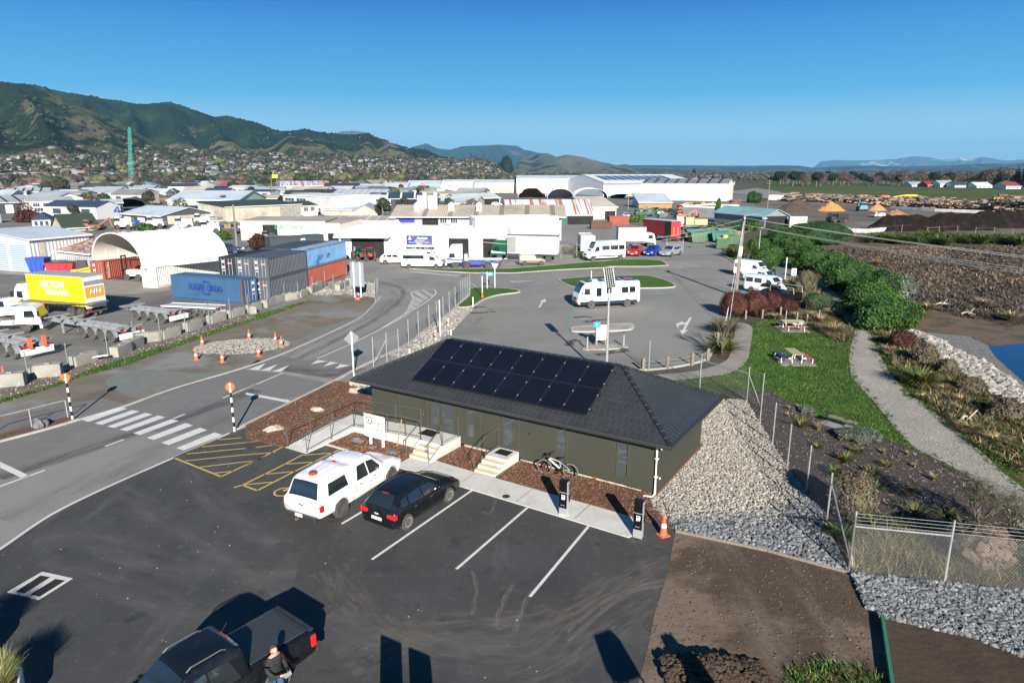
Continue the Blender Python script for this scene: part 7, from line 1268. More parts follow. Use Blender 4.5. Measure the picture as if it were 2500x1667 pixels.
t,s=vehicle('pickup_truck','white ute squeezed between the two white vans','pickup truck',ST_ute,M_wgloss,(-1.45,1.77),.37,dict(win=[((-.5,1.13),(.22,1.11),(.2,1.64),(-.3,1.64)),((.29,1.11),(1.12,1.09),(.72,1.56),(.27,1.64))],ws=((.72,-.58),(.72,.58),(1.34,.66),(1.34,-.66)),mir=(1.,1.15),box=lights(2.62,-2.68,.85)),nx=3); at(t,G('b4',790,362)+nn*.8,a_,.85)
hatchw=[((-1.62,1.0),(-1.2,.98),(-1.16,1.26),(-1.45,1.23)),((-1.12,.98),(-.38,.95),(-.38,1.31),(-1.06,1.27)),((-.3,.95),(.66,.94),(.28,1.25),(-.3,1.31))]
def car(l,paint,loc,a,k=1.,cat='car',name='parked_car',st=ST_wag,grp=None):
    t,s=vehicle(name,l,cat,st,paint,(-1.29,1.29),.31,dict(win=hatchw,ws=((.36,-.52),(.36,.52),(.98,.64),(.98,-.64)),rw=((-1.93,-.6),(-1.93,.6),(-1.5,.48),(-1.5,-.48)),mir=(.58,.95),box=lights(2.24,-2.03,.75,.62,.75)+[('number_plate',2.27,0,.4,.02,.4,.12,M_plate),('grille',2.24,0,.52,.04,.5,.1,M_black)]),nx=3,group=grp); at(t,loc,a,k); return t
b_=car('black car carrying a long black roof box behind the red bushes',P_black,G('b4',850,542)+nn*.8,a_+math.pi,1.0); b=MB(); b.box((-.1,.1,1.68),(2.2,.8,.34),tp=.82); b.build('roof_box',M_black,b_,bevel=.12)
p=G('b4',1045,560); b=MB(); t=thing('utility_trailer','dark open trailer with a white panel behind the red bushes','trailer',p,a_); b.bx(-1.3,1.3,-.8,.8,.55,.65); b.bx(-1.3,1.3,.75,.8,.65,1.3); b.bx(-1.3,1.3,-.8,-.75,.65,1.3); b.build('tray',M_black,t); b=MB(); b.tube([(-1.3,-.8,1.3),(-1.3,-.8,1.9),(1.2,-.8,1.9),(1.3,-.8,1.3)],.04,6); b.tube([(-1.3,.8,1.3),(-1.3,.8,1.9),(1.2,.8,1.9),(1.3,.8,1.3)],.04,6); b.build('frame',M_galv,t); [wheel(t,0,s_*.9,.3,.2,M_rimw,s_) for s_ in(1,-1)]
for (v,x,y),l,P_,a0,k in ((('a4',592,872),'red hatchback half hidden behind the white minibus',P_red,-112,1.1),(('a4',755,872),'blue hatchback with its number plate towards the road',P_blue,-118,1.08),(('a4',930,878),'silver grey saloon rightmost of the three parked cars',P_silver,-130,1.1)): car(l,P_,G(v,x,y),R(a0),k)
for i,((v,x,y),l,P_,a0,k) in enumerate(((('a2',1215,845),'white car behind the black one beside the workshop corner',M_wgloss,20,1.),(('a2',1195,885),'black car parked nearest the workshop corner',P_black,22,.95),(('a2',1205,798),'silver car at the back beside the workshop corner',P_silver,20,1.),(('a2',215,820),'dark blue car under the bare tree by the hoop shelter',P_navy,5,1.1),(('a1',1050,445),'dark four wheel drive under the green arched roof',P_navy,180,1.3),(('a4',500,520),'white car standing beside the tan barn',M_wgloss,-90,1.),(('a4',1075,415),'white car among the yellow machines',M_wgloss,170,1.1),(('a4',1520,560),'white car lowest of the two near the compost shed',M_wgloss,5,1.2),(('a4',1480,530),'white flat deck ute above the parked white car',M_wgloss,0,1.2),(('a3',870,480),'white car under the open pole shed',M_wgloss,0,1.),(('a3',1000,482),'second white car under the open pole shed',M_wgloss,0,1.),(('b3',0,0),'',0,0,0))): 
    if l: car(l,P_,G(v,x,y),R(a0),k)
t,s=vehicle('four_wheel_drive','old pale green gold four wheel drive parked facing right by the white truck','off road car',[(-2.2,.5,.95,1.5,.84,.7,0),(-2.1,.42,1.02,1.72,.87,.66,.03),(-1,.4,1.02,1.78,.88,.67,.04),(.1,.4,1.0,1.76,.88,.66,.04),(.5,.4,1.0,1.6,.88,.68,.04),(.85,.4,.98,1.12,.88,.76,.03),(1.5,.42,.94,1.02,.87,.76,.03),(2.1,.45,.85,.92,.84,.72,.02),(2.2,.5,.7,.76,.76,.6,0)],P_gold,(-1.3,1.4),.37,dict(win=[((-1.95,1.1),(-1.35,1.1),(-1.35,1.55),(-1.9,1.55)),((-1.2,1.1),(-.45,1.1),(-.45,1.6),(-1.2,1.6)),((-.35,1.1),(.5,1.08),(.15,1.55),(-.35,1.6))],ws=((.45,-.55),(.45,.55),(.8,.62),(.8,-.62)),mir=(.55,1.15),box=lights(2.2,-2.2,.82,.75)),nx=3); place(t,'a3',(1318,1170),(1505,1168),2.7,.8)
t=car('white station wagon half hidden behind the motorhome',M_wgloss,G('a2',1745,915),R(10),1.05)
# ---- trucks ---------------------------------------------------------------------------------------
P_green=vpaint('dark green cab paint',(.01,.09,.04)); P_ty=mat('yellow curtain',(.72,.58,.01),[((.66,.52,.01),.8,.5,.8)],.5); P_wc=mat('white curtain',(.76,.76,.74),[((.68,.68,.66),.7,.5,.8)],.6); P_orange=mat('orange panel',(.75,.36,.02),rough=.5); M_chas=mat('grey trailer steel',(.33,.34,.36),[((.15,.15,.16),2,.5,.7)],.5,metal=.3); M_deck=mat('rusty timber deck',(.22,.17,.12),[((.12,.09,.07),2,.45,.7)],.9)
def cab(root,x,paint,h=2.9,w=1.2,band=None,deep=2.1):
    b=MB(); hw=w; pr=[(x-deep,.9),(x-.15,.75),(x+.02,.9),(x,1.55),(x-.28,2.45),(x-.75,h),(x-deep,h+.05)]; n=len(pr); b.add([(a,-hw,z) for a,z in pr]+[(a,hw,z) for a,z in pr],[tuple(range(n)),tuple(range(n,2*n))[::-1]]+[(i,n+i,n+(i+1)%n,(i+1)%n) for i in range(n)]); c=b.build('cab',paint,root,bevel=.07)
    b=MB(); b.add([(x+.012,-hw*.9,1.6),(x+.012,hw*.9,1.6),(x-.25,hw*.88,2.38),(x-.25,-hw*.88,2.38)],[(0,1,2,3)]); b.build('windscreen',M_cglass,c)
    for sg in(1,-1):
        b=MB(); b.add([(x-1.35,sg*(hw+.008),1.55),(x-.4,sg*(hw+.008),1.5),(x-.55,sg*(hw+.008),2.2),(x-1.3,sg*(hw+.008),2.2)],[(0,1,2,3)]); b.build('side_window',M_cglass,c); b=MB(); b.box((x-.05,sg*(hw+.18),1.9),(.12,.24,.5)); b.build('mirror',M_black,c)
        if band: b=MB(); b.add([(x-deep,sg*(hw+.006),1.15),(x-.1,sg*(hw+.006),1.2),(x-.1,sg*(hw+.006),1.5),(x-deep,sg*(hw+.006),1.3)],[(0,1,2,3)]); b.build('stripe',band,c)
        b=MB(); b.box((x+.0,sg*hw*.75,.95),(.12,.4,.2)); b.build('headlight',M_head,c)
    b=MB(); b.box((x+.0,0,.6),(.25,2*hw,.35)); b.build('bumper',paint,c); b=MB(); b.box((x+.02,0,1.2),(.06,1.5,.45)); b.build('grille',M_black,c); return c
def wheels(root,xs,w=1.05,r=.5,rm=None,guard=None):
    for x in xs:
        for sg in(1,-1):
            wheel(root,x,sg*w,r,.34,rm or M_rim,sg,10)
            if guard: b=MB(); n=8; vs=[(x+(r+.1)*math.cos(math.pi*i/n),sg*w+y,r+(r+.1)*math.sin(math.pi*i/n)) for y in(-.2,.2) for i in range(n+1)]; b.add(vs,[(i,i+1,n+2+i,n+1+i) for i in range(n)]); b.build('mudguard',guard,root)
def chassis(root,x0,x1,z=1.0,m=None): 
    b=MB(); [b.bx(x0,x1,y-.06,y+.06,z-.28,z) for y in(-.42,.42)]; n=max(2,int((x1-x0)/1.3)); [b.bx(x0+(x1-x0)*i/n-.05,x0+(x1-x0)*i/n+.05,-1.1,1.1,z+.002,z+.08) for i in range(n+1)]; b.build('chassis',m or M_chas,root)
def lineplace(t,v,rear,front,xr,xf,w,flip=False):
    p,q=G(v,*rear),G(v,*front); d=q-p; a=math.atan2(d.y,d.x); k=d.length/(xf-xr); n=Vector((-d.y,d.x,0)).normalized(); n=n if n.dot(p)>0 else -n; u=d.normalized(); o=p-u*xr*k+n*w*k; t.location=(o.x,o.y,0); t.rotation_euler=(0,0,a); t.scale=(k,k,k); return k,a
# yellow curtain sided truck
t=thing('curtain_side_truck','yellow curtain sided truck with white bold lettering and an orange rear panel','truck'); wheels(t,(4.0,-2.2,-3.5),1.05,.5,guard=None); chassis(t,-4.3,4.2,1.1); cab(t,5.3,P_wc,2.9,1.2,P_orange)
b=MB(); b.bx(-4.4,3.1,-1.22,1.22,1.15,3.9); bx_=b.build('box_body',P_ty,t); b=MB(); b.bx(-4.45,3.15,-1.25,1.25,3.901,3.98); b.build('roof',R_grey,bx_); b=MB(); b.bx(-4.44,-4.405,-1.2,1.2,.95,3.85); rp_=b.build('rear_door',M_white,bx_); b=MB(); b.bx(-4.46,-4.441,-1.1,1.1,1.9,2.95); b.build('rear_panel',P_orange,rp_); b=MB(); b.bx(-4.462,-4.443,-1.15,1.15,3.1,3.5); b.build('rear_band',M_galv,rp_)
b=MB()
for i in range(13):
    for sg in(1,-1): x=-4.2+i*.6; b.bx(x-.02,x+.02,sg*1.235-.01,sg*1.235+.01,1.0,1.45)
b.build('strap',M_black,bx_)
for i in range(2): b=MB(); b.box((-4.45,(-1,1)[i]*.9,.8),(.12,.4,.2)); b.build('tail_light',M_red,t)
b=MB(); b.box((-4.5,0,.62),(.1,2.2,.14)); b.build('rear_bumper',M_steel,t)
k,a=lineplace(t,'b1',(745,512),(262,470),-3.9,4.0,1.2); t.scale=(k*1.1,k*1.05,k*1.16)
for sg,fm in ((1,Matrix.Rotation(math.pi,4,'Z')),):
    for s_,sz,z,x,m,of,yy in (('HILTON',.95,3.05,-.35,M_ink,.045,1.232),('HILTON',.95,3.07,-.37,M_refl,.02,1.236),('HAULAGE',.72,2.3,-.8,M_ink,.04,1.232),('HAULAGE',.72,2.32,-.82,M_refl,.018,1.236)): text(s_,sz,m,bx_,Matrix.Translation((x,yy,z))@fm@Matrix.Rotation(math.pi/2,4,'X'),off=of,sx=.92,ext=.002)
b=MB(); [b.add([(1.6+dx,1.24,3.1+dz),(1.75+dx,1.24,3.35+dz),(1.8+dx,1.24,2.9+dz)],[(0,1,2)]) for dx,dz in((0,0),(.25,-.2),(-.2,-.45),(.1,-.6),(-.1,-.85))]; b.build('green_mark',mat('lime green',(.2,.6,.05)),bx_)
for m,of,x in((M_ink,.05,-4.464),(M_refl,.02,-4.468)): text('HH',.85,m,rp_,Matrix.Translation((x,0,2.45))@Matrix.Rotation(-math.pi/2,4,'Z')@Matrix.Rotation(math.pi/2,4,'X'),off=of,shear=.3,sx=1.1)
# skeletal trailers
def skel(lab,v,rear,front,n,Lf,board=True,deck=None,legs=True,orange=False):
    t=thing('container_trailer',lab,'trailer'); xs=[1.3*i for i in range(n)]; wheels(t,xs,1.0,.5,guard=M_chas); b=MB(); [b.bx(-1.1,Lf,y-.07,y+.07,.85,1.25) for y in(-.4,.4)]; b.build('beam',M_chas,t)
    for x in (-1.0,n*1.3+.2,Lf-.3,(Lf+n*1.3)/2): b=MB(); b.bx(x-.12,x+.12,-1.15,1.15,1.251,1.36); b.build('crossbeam',M_chas,t)
    if board: b=MB(); b.bx(-1.25,-1.18,-1.15,1.15,.35,.85); b.build('mud_board',M_white,t); b=MB(); [b.box((-1.28,s_*.75,1.0),(.06,.4,.16)) for s_ in(1,-1)]; b.build('tail_light',M_red,t)
    if deck: b=MB(); b.bx(-1.25,Lf,-1.2,1.2,1.361,1.45); b.build('deck',deck,t); b=MB(); [b.bx(-1.27,Lf+.02,s_*1.21-.03,s_*1.21+.03,1.3,1.5) for s_ in(1,-1)]; b.build('side_rail',M_white,t)
    if legs: b=MB(); [b.bx(Lf-2.2,Lf-2.05,s_*.7-.06,s_*.7+.06,.0,.9) for s_ in(1,-1)]; b.build('landing_leg',M_galv,t)
    if orange:
        for s_ in(1,-1): b=MB(); b.box((-1.35,s_*.5,1.25),(.2,.24,.8)); b.build('orange_post',M_orange,t)
    lineplace(t,v,rear,front,0,1.3*(n-1),1.15); return t
skel('grey four axle container trailer with a rusty deck frame nearest the block wall','b1',(1015,735),(755,692),4,9.5,deck=None); skel('grey four axle container trailer behind the yellow truck','b1',(1475,560),(1240,530),4,6.5)
t=skel('three axle flat deck trailer with a white edged pale deck','b1',(1905,502),(1765,495),3,8.0,deck=mat('pale scuffed deck',(.42,.42,.45),[((.08,.15,.4),.8,.58,.62),((.3,.3,.3),2,.5,.7)],.7)); skel('grey trailer with two upright orange posts at the left edge','b1',(120,887),(35,867),2,7.5,orange=True,legs=False)
p=G('b1',700,520); b=MB(); q=G('b1',270,480); b.bar((p.x+2,p.y+.6,1.42),(q.x,q.y,1.42),2.0,.08); tag(b.build('deck_boards',M_deck),'long rusty brown deck boards lying along the nearest grey trailer','boards')
def utel(l,v,x,y,a,k=1.): 
    t,s=vehicle('pickup_truck',l,'pickup truck',ST_ub,M_wgloss,(-1.45,1.77),.38,dict(win=[((-.5,1.13),(.22,1.11),(.2,1.64),(-.3,1.64)),((.29,1.11),(1.12,1.09),(.72,1.56),(.27,1.64))],ws=((.72,-.58),(.72,.58),(1.34,.66),(1.34,-.66)),mir=(1.,1.15),box=lights(2.62,-2.68,.85)),nx=3); b=MB(); b.bx(-2.45,-.85,-.74,.74,1.17,1.2); b.build('tray_cover',M_black,t); at(t,G(v,x,y),R(a),k)
utel('white ute with a black tray cover at the left edge behind the yellow truck','b1',90,500,172,.98)
# white crane truck at the left edge
t=thing('flat_deck_truck','white truck with its boom folded over the deck at the left edge','truck'); wheels(t,(3.2,-1.4,-2.6),1.,.48,guard=M_wc if False else M_white); chassis(t,-3.6,3.4,1.05,M_white); cab(t,4.6,M_vw,2.6,1.15); b=MB(); b.bar((-3.4,.2,1.5),(2.6,.2,1.9),.4,.35); b.bar((2.4,.2,1.4),(2.5,.2,2.3),.4,.4); b.build('crane_boom',M_white,t); at(t,G('b1',-60,640),R(15),.85)
# 8x4 hook truck and green cab truck by the workshop
t=thing('hook_lift_truck','white and blue eight wheel truck with a bare blue chassis facing left','truck'); wheels(t,(3.3,1.6,-1.5,-2.9),1.05,.5,guard=M_wgloss); chassis(t,-3.6,3.3,1.05,mat('blue chassis',(.03,.06,.35),rough=.5)); cab(t,4.6,M_wgloss,3.3,1.2,mat('blue stripe',(.02,.05,.4)),2.3); b=MB(); b.bar((-3.6,.3,1.25),(1.4,.3,1.25),.2,.25); b.bar((-3.6,-.3,1.25),(1.4,-.3,1.25),.2,.25); b.box((1.7,0,1.5),(.5,1.4,1.)); b.build('hook_lift',M_galv,t); b=MB(); b.box((.2,0,.75),(1.6,2.0,.5)); b.build('tank',bpy.data.materials['blue chassis'],t); b=MB(); [b.box((-3.75,s_*.8,.9),(.1,.4,.2)) for s_ in(1,-1)]; b.build('tail_light',M_red,t)
lineplace(t,'a3',(1005,1200),(520,1200),-2.9,3.3,1.2)
t=thing('curtain_side_truck','white curtain sided truck with a dark green cab nosed into the workshop','truck'); wheels(t,(4.9,-1.6,-2.9),1.05,.5); chassis(t,-3.9,5.,1.1); cab(t,6.3,P_green,3.2,1.2,M_white,2.4); b=MB(); b.bx(-4.2,3.6,-1.22,1.22,1.2,3.95); bx_=b.build('box_body',P_wc,t); b=MB(); b.bx(2.2,3.62,-1.24,-1.225,1.3,3.8); b.bx(2.2,3.62,1.225,1.24,1.3,3.8); b.build('open_bay',M_seat,bx_); b=MB(); b.bx(-4.3,3.7,-1.27,1.27,3.951,4.02); b.build('roof',M_gut,bx_); lineplace(t,'a3',(1590,1130),(1030,1112),-2.9,4.9,1.2)
# box truck, red truck
t=thing('box_truck','white box truck facing right behind the three parked cars','truck'); wheels(t,(2.6,-1.6),1.0,.45); chassis(t,-2.6,2.6,1.); cab(t,3.7,M_wgloss,2.6,1.1,None,1.7); b=MB(); b.bx(-3.2,1.9,-1.15,1.15,1.05,3.6); bx_=b.build('box_body',C_wht,t); b=MB(); b.bx(-3.25,1.95,-1.18,1.18,3.601,3.68); b.build('roof_edge',mat('brown edge',(.3,.12,.08)),bx_); at(t,G('a4',590,800)+Vector((0,1.3,0)),R(4),.97)
t=thing('stock_truck','red curtain sided truck with bright red rear doors standing beyond the gate','truck'); wheels(t,(3.,-2.4,-3.6),1.05,.5); b=MB(); b.bx(-4.3,4.3,-1.25,1.25,1.1,4.2); bx_=b.build('box_body',mat('maroon curtain',(.16,.015,.02),[((.1,.01,.012),1,.5,.7)],.6),t); b=MB(); b.bx(-4.34,-4.302,-1.24,1.24,1.0,4.1); b.build('rear_door',mat('bright red door',(.6,.04,.05),rough=.5),bx_); b=MB(); [b.bx(-4.38,-4.342,y-.12,y+.12,1.3,3.0) for y in(-.5,.6)]; b.build('door_bar',M_timber,bx_); b=MB(); b.bx(-4.35,4.35,-1.28,1.28,4.201,4.27); b.build('roof',R_pale,bx_); b=MB(); b.bx(-4.2,1.,-1.27,-1.252,1.15,4.05) if False else b.bx(-4.2,-2.4,1.252,1.27,1.15,4.1); b.build('dark_curtain',M_black,bx_); at(t,G('a4',900,752)+Vector((-.5,3.6,0)),R(119),.95)
# tanker trailer
t=thing('spray_trailer','small yellow flat truck with a white tank beyond the green skips','truck'); wheels(t,(-1.8,1.8),.9,.42); chassis(t,-3.,3.,.9); b=MB(); b.cyl((-3.3,0,1.8),(-1.9,0,1.8),.85,n=14); b.build('tank',M_white,t); b=MB(); b.bx(.3,3.0,-1.1,1.1,1.,2.2); b.bx(-1.5,.2,-1.,1.,1.,2.6); b.build('body',mat('sandy yellow paint',(.5,.36,.2)),t); at(t,G('a4',1130,628),R(0),1.1)
# tractors
def tractor(l,v,x,y,m,a,k=1.):
    t=thing('tractor',l,'tractor',G(v,x,y),R(a)); wheel(t,-.7,.85,.75,.42,m,1,6,.5); wheel(t,-.7,-.85,.75,.42,m,-1,6,.5); wheel(t,1.3,.75,.42,.28,m,1,6,.5); wheel(t,1.3,-.75,.42,.28,m,-1,6,.5); b=MB(); b.box((1.,0,1.15),(1.7,.7,.6),tp=.9); b.box((-.4,0,1.),(1.1,.9,.5)); b.build('bonnet',m,t,bevel=.08); b=MB(); b.box((-.5,0,1.7),(1.2,1.2,1.),tp=.8); b.build('cabin',M_cglass,t); b=MB(); b.box((-.5,0,2.25),(1.2,1.1,.12)); b.build('cabin_roof',m,t); t.scale=(k,)*3
tractor('dark green tractor parked at the workshop doorway','a2',1415,880,vpaint('tractor green',(.01,.1,.05)),-60,.85); tractor('red tractor nearest the glass entrance','a2',1520,888,P_red,-75,.85); tractor('small red tractor standing between the other two','a2',1465,885,P_red,-95,.7)
# forklift, skid steer, bins
t=thing('forklift','grey and white forklift inside the mouth of the hoop shelter','forklift',G('a1',1245,1060),R(175)); wheels(t,(.7,-.8),.55,.38); b=MB(); b.box((-.2,0,.85),(2.,1.1,.8)); b.build('body',M_wgloss,t,bevel=.08); b=MB(); [b.bx(1.2,1.32,s_*.4-.06,s_*.4+.06,.1,3.0) for s_ in(1,-1)]; [b.bx(1.33,2.4,s_*.3-.06,s_*.3+.06,.1,.16) for s_ in(1,-1)]; b.box((1.27,0,2.9),(.1,.9,.15)); b.box((1.27,0,1.2),(.1,.9,.15)); b.build('mast',M_black,t); b=MB(); [b.bx(x-.04,x+.04,y-.04,y+.04,1.2,2.4) for x in(-.9,.7) for y in(-.5,.5)]; b.bx(-1.,.8,-.55,.55,2.4,2.47); b.build('roll_cage',M_black,t)
t=thing('skid_steer','yellow and black tracked skid steer loader beside the white container','loader',G('a1',760,1045),R(200)); b=MB(); b.box((0,0,.75),(2.2,1.,.7)); b.bar((-1.1,.6,1.3),(1.2,.6,.8),.16,.25); b.bar((-1.1,-.6,1.3),(1.2,-.6,.8),.16,.25); b.build('body',mat('loader yellow',(.65,.35,.02),rough=.4),t,bevel=.06); b=MB(); [b.box((0,s_*.72,.35),(2.3,.36,.6)) for s_ in(1,-1)]; b.build('track',M_rubber,t); b=MB(); b.box((-.1,0,1.65),(1.2,.9,1.),tp=.9); b.build('cabin',M_black,t); b=MB(); b.box((1.6,0,.4),(.7,1.5,.6),tp=.9); b.build('bucket',M_gut,t)
def skip_(l,v,x,y,m,L=3.6,W=1.7,h=1.3,a=0,lid=None,tp=.0,cat='skip bin',grp=None):
    t=thing('skip_bin',l,cat,G(v,x,y),R(a),grp); b=MB(); e=.45; pr=[(-L/2+e,.1),(L/2-e,.1),(L/2,h),(-L/2,h)]; b.add([(p,-W/2,z) for p,z in pr]+[(p,W/2,z) for p,z in pr],[(0,1,2,3),(7,6,5,4),(0,4,5,1),(1,5,6,2),(3,7,4,0)]); b.bx(-L/2,L/2,-W/2-.05,W/2+.05,h-.1,h) if lid else b.bx(-L/2+.1,L/2-.1,-W/2+.1,W/2-.1,h*.7,h*.72); b.bx(-.05,.05,-W/2-.06,-W/2,.1,h); b.bx(-L/4,-L/4+.1,-W/2-.06,-W/2,.1,h); b.bx(L/4,L/4+.1,-W/2-.06,-W/2,.1,h); b.build('bin',m,t)
    if lid: b=MB(); b.box((0,0,h+.06),(L,W,.1)); b.build('lid',lid,t)
    return t
C_gr=cmat('green skip paint',(.02,.13,.08)); C_gr2=cmat('faded green skip paint',(.08,.15,.09)); C_te=cmat('teal skip paint',(.025,.15,.12)); C_bl=cmat('bright blue bin paint',(.02,.07,.42))
for i,(x,y,L,h,m,a) in enumerate(((1178,752,3.2,2.0,C_gr2,8),(1300,738,3.6,1.6,C_gr,5),(1395,748,3.2,2.0,C_te,-10),(1465,742,3.4,1.9,C_gr2,15),(1160,690,4.,1.5,C_te,0),(1260,685,4.,1.4,C_gr,0),(1350,682,4.,1.5,C_gr2,0),(1455,690,4.,1.5,C_te,5),(1500,770,3.,1.6,C_gr2,20),(1420,812,2.2,1.9,C_gr2,80),(1100,725,3.,1.2,C_gr2,20),(1540,700,3.5,1.2,cmat('rust bin',(.25,.14,.09)),0))):
    skip_(('%s skip bin '%('faded green','green','teal','grey green')[i%4])+('in the front row beyond the gate','with ribbed sides in the middle of the row','near the power pole end of the row','at the right end of the first row','in the back row, leftmost','in the back row, second from left','in the back row, third from left','in the back row, rightmost','close to the flax by the pole','turned end on beside the yellow drum','low and open at the left of the rows','with rust brown sides behind the others')[i],'a4',x,y,m,L,2.,h*.95,a,grp='skip bins beyond the gate',lid=m if i%2==0 else None)
skip_('bright blue plastic bin beside the steel shed','a1',370,1005,C_bl,2.4,1.6,2.,5,lid=C_bl); skip_('red skip with a dark cover in the truck yard','a1',590,1010,cmat('red skip paint',(.5,.03,.04)),3.8,1.8,1.5,0,lid=M_gut); skip_('low blue skip in front of the red one','a1',600,1040,C_bl,3.,1.4,.7,5); skip_('dark green tarpaulin covered bin behind the red skip','a1',520,985,C_dk,2.6,1.6,1.3,5,lid=C_dk)
t=dup(bp,G('a1',430,1005),.08,'pale concrete block between the blue bin and the red skip'); del t['group']; t.scale=(1.2,1.3,1.1)
# yellow digger arm by the log piles, lattice crane, machines
t=thing('excavator','yellow excavator with its long boom reaching over the log piles','excavator',G('a5',1040,440),0); b=MB(); H_=HT('a5',1040,440,395); b.tube(crv([(0,0,H_*.55),(6,0,H_*1.1),(12,0,H_*1.25),(17,0,H_*.7)],4),.55,6); b.build('boom',mat('bright digger yellow',(.75,.5,.02),rough=.4),t); b=MB(); b.box((-1.5,0,1.6),(4,2.8,2.4),tp=.9); b.build('body',M_orange,t); b=MB(); [b.box((-1.5,s_*1.2,.4),(4,.6,.8)) for s_ in(1,-1)]; b.build('track',M_rubber,t)
cb=G('a1',1208,238); ct=thing('lattice_crane','tall teal lattice crane boom standing over the suburb','crane',cb); H_=HT('a1',1208,238,0)*1.0; ht=HT('d5',845,735,357); tipx=(G('d5',880,735)-G('d5',845,735)).length; print('crane',cb,ht,tipx); b=MB(); M_ct=mat('teal crane paint',(.06,.5,.4),rough=.5); wdt=2.1
def cp(t_,i): w_=wdt*(.5 if t_<.04 or t_>.97 else 1)*(1-.35*t_); return Vector((tipx*t_*1.0+(-w_ if i in(0,3) else w_)*.5,(-w_ if i in(0,1) else w_)*.5,1.5+(ht-1.5)*t_))
n=22
for i in range(4):
    b.tube([cp(k/n,i) for k in range(n+1)],.11,4)
    for k in range(n): b.bar(cp(k/n,i),cp((k+1)/n,(i+1)%4),.07,.07); b.bar(cp(k/n,i),cp(k/n,(i+1)%4),.06,.06)
b.build('boom',M_ct,ct); b=MB(); b.box((0,0,1.6),(7,4,3.),tp=.9); b.box((0,2,.5),(7,1,1)); b.box((0,-2,.5),(7,1,1)); b.bar((-5,0,2.5),(-8,0,8),.4,.4); b.build('crane_base',M_ct,ct)
MC=[M_orange,mat('machine yellow',(.6,.4,.04)),C_gr,mat('machine rust',(.25,.12,.07)),M_gut,M_white,C_bl,M_timber]
def clutter(l,cat,name,v,x,y,m,L,W,h,a=0):
    t=thing(name,l,cat,G(v,x,y),R(a)); b=MB(); b.box((0,0,h*.35),(L,W,h*.3)); b.box((-L*.3,0,h*.65),(L*.3,W*.85,h*.6),tp=.85); b.build('body',m,t,bevel=.1); b=MB(); b.box((-L*.3,0,h*.75),(L*.31,W*.87,h*.22)); b.build('window',M_cglass,t)
    if m in(M_white,M_galv,M_gut,M_timber): b=MB(); b.box((L*.18,0,h*.62),(L*.6,W,h*(.15+.4*rnd()))); b.build('load',m if rnd()<.6 else M_galv,t,bevel=.05); wheels(t,(-L*.3,L*.3),W*.5,h*.2); return t
    b=MB(); b.bar((L*.4,0,h*.5),(L*.95,0,h*1.1),.25,.3); b.bar((L*.95,0,h*1.1),(L*1.1,0,h*.3),.25,.3); b.build('arm',m,t); wheels(t,(-L*.3,L*.3),W*.5,h*.22); return t
for x,y,m,l in ((1050,520,0,'orange wheel loader nearest the tree ferns'),(1040,450,0,'orange machine behind the wheel loader'),(1155,428,1,'yellow machine beside the white car in the machinery yard'),(1250,435,1,'yellow truck tray in the machinery yard'),(1320,432,1,'second yellow truck tray beside the first'),(960,490,4,'dark machine in the middle of the machinery yard'),(830,480,4,'grey harrow machine in the machinery yard'),(720,500,2,'green mower frame in the machinery yard'),(640,500,2,'green mower frame behind the tree ferns'),(1100,350,7,'brown hopper machine behind the machinery yard'),(1190,345,7,'pale conveyor machine behind the machinery yard'),(1530,400,3,'rust red machine near the big grey shrub')):
    clutter(l,'machine','yard_machine','a4',x,y,MC[m],3.6,2.,2.2,uni(-30,30))
for x,y,m,l in ((130,760,1,'mustard yellow hopper visible above the white workshop wall'),(260,765,3,'brown plough frame beside the mustard hopper'),(520,765,5,'white camper body behind the workshop parapet')): clutter(l,'machine','yard_machine','a3',x,y+70,MC[m],3.4,2.4,3.4,0)
for v,x,y,m,l,k in (('a2',700,700,2,'teal machine in front of the cream workshop',2.),('a2',620,700,4,'dark machine at the cream workshop doorway',2.),('a2',860,660,5,'row of white tanks by the cream workshop door',2.4),('a1',1440,590,5,'white tank truck behind the hoop shelter',3.),('a1',1700,600,5,'white truck with a long flat deck behind the hoop shelter',3.),('a1',1870,560,5,'white cab truck behind the container yard',3.),('a1',1150,600,5,'white truck half hidden behind the hoop shelter',3.),('a1',720,600,4,'silver tanker behind the rusty roofed shed',2.6),('a1',860,610,3,'red brown scrap machine behind the rusty shed',2.5),('a1',1000,500,6,'blue crane machine behind the green gabled house',3.),('a2',90,560,5,'stacked white appliances in the scrap yard',2.4),('a2',60,640,5,'white container office in the scrap yard',3.),('a2',330,640,4,'dark scrap skip by the timber pole',2.4),('a2',520,505,5,'white boats stored beside the tan workshop',2.6)): clutter(l,'machine','yard_machine',v,x,y,MC[m],4,2.2,k,uni(-20,20))
PAL=[M_timber,M_deck,C_gr2,M_galv,M_gut,C_bl]; PN=['pale timber','rusty brown','faded green','grey steel','black','blue']
for i in range(84):
    if i<46: q=G('a4',uni(560,1330),uni(385,520))
    elif i<64: q=G('a2',uni(20,330),uni(440,640))
    else: q=G('a1',uni(1100,2050),uni(500,620))
    k=i%6; t=thing('crate_stack','low stack of %s crates and pallets among the yard machines'%PN[k],'crate stack',q,uni(0,1.5),'%s crate stacks'%PN[k]); b=MB(); h=uni(.5,1.3); [b.box((uni(-.06,.06),uni(-.06,.06),h*(j+.5)/3),(uni(1.4,2.8),1.2,h/3-.04)) for j in range(3)]; b.build('crates',PAL[k],t)
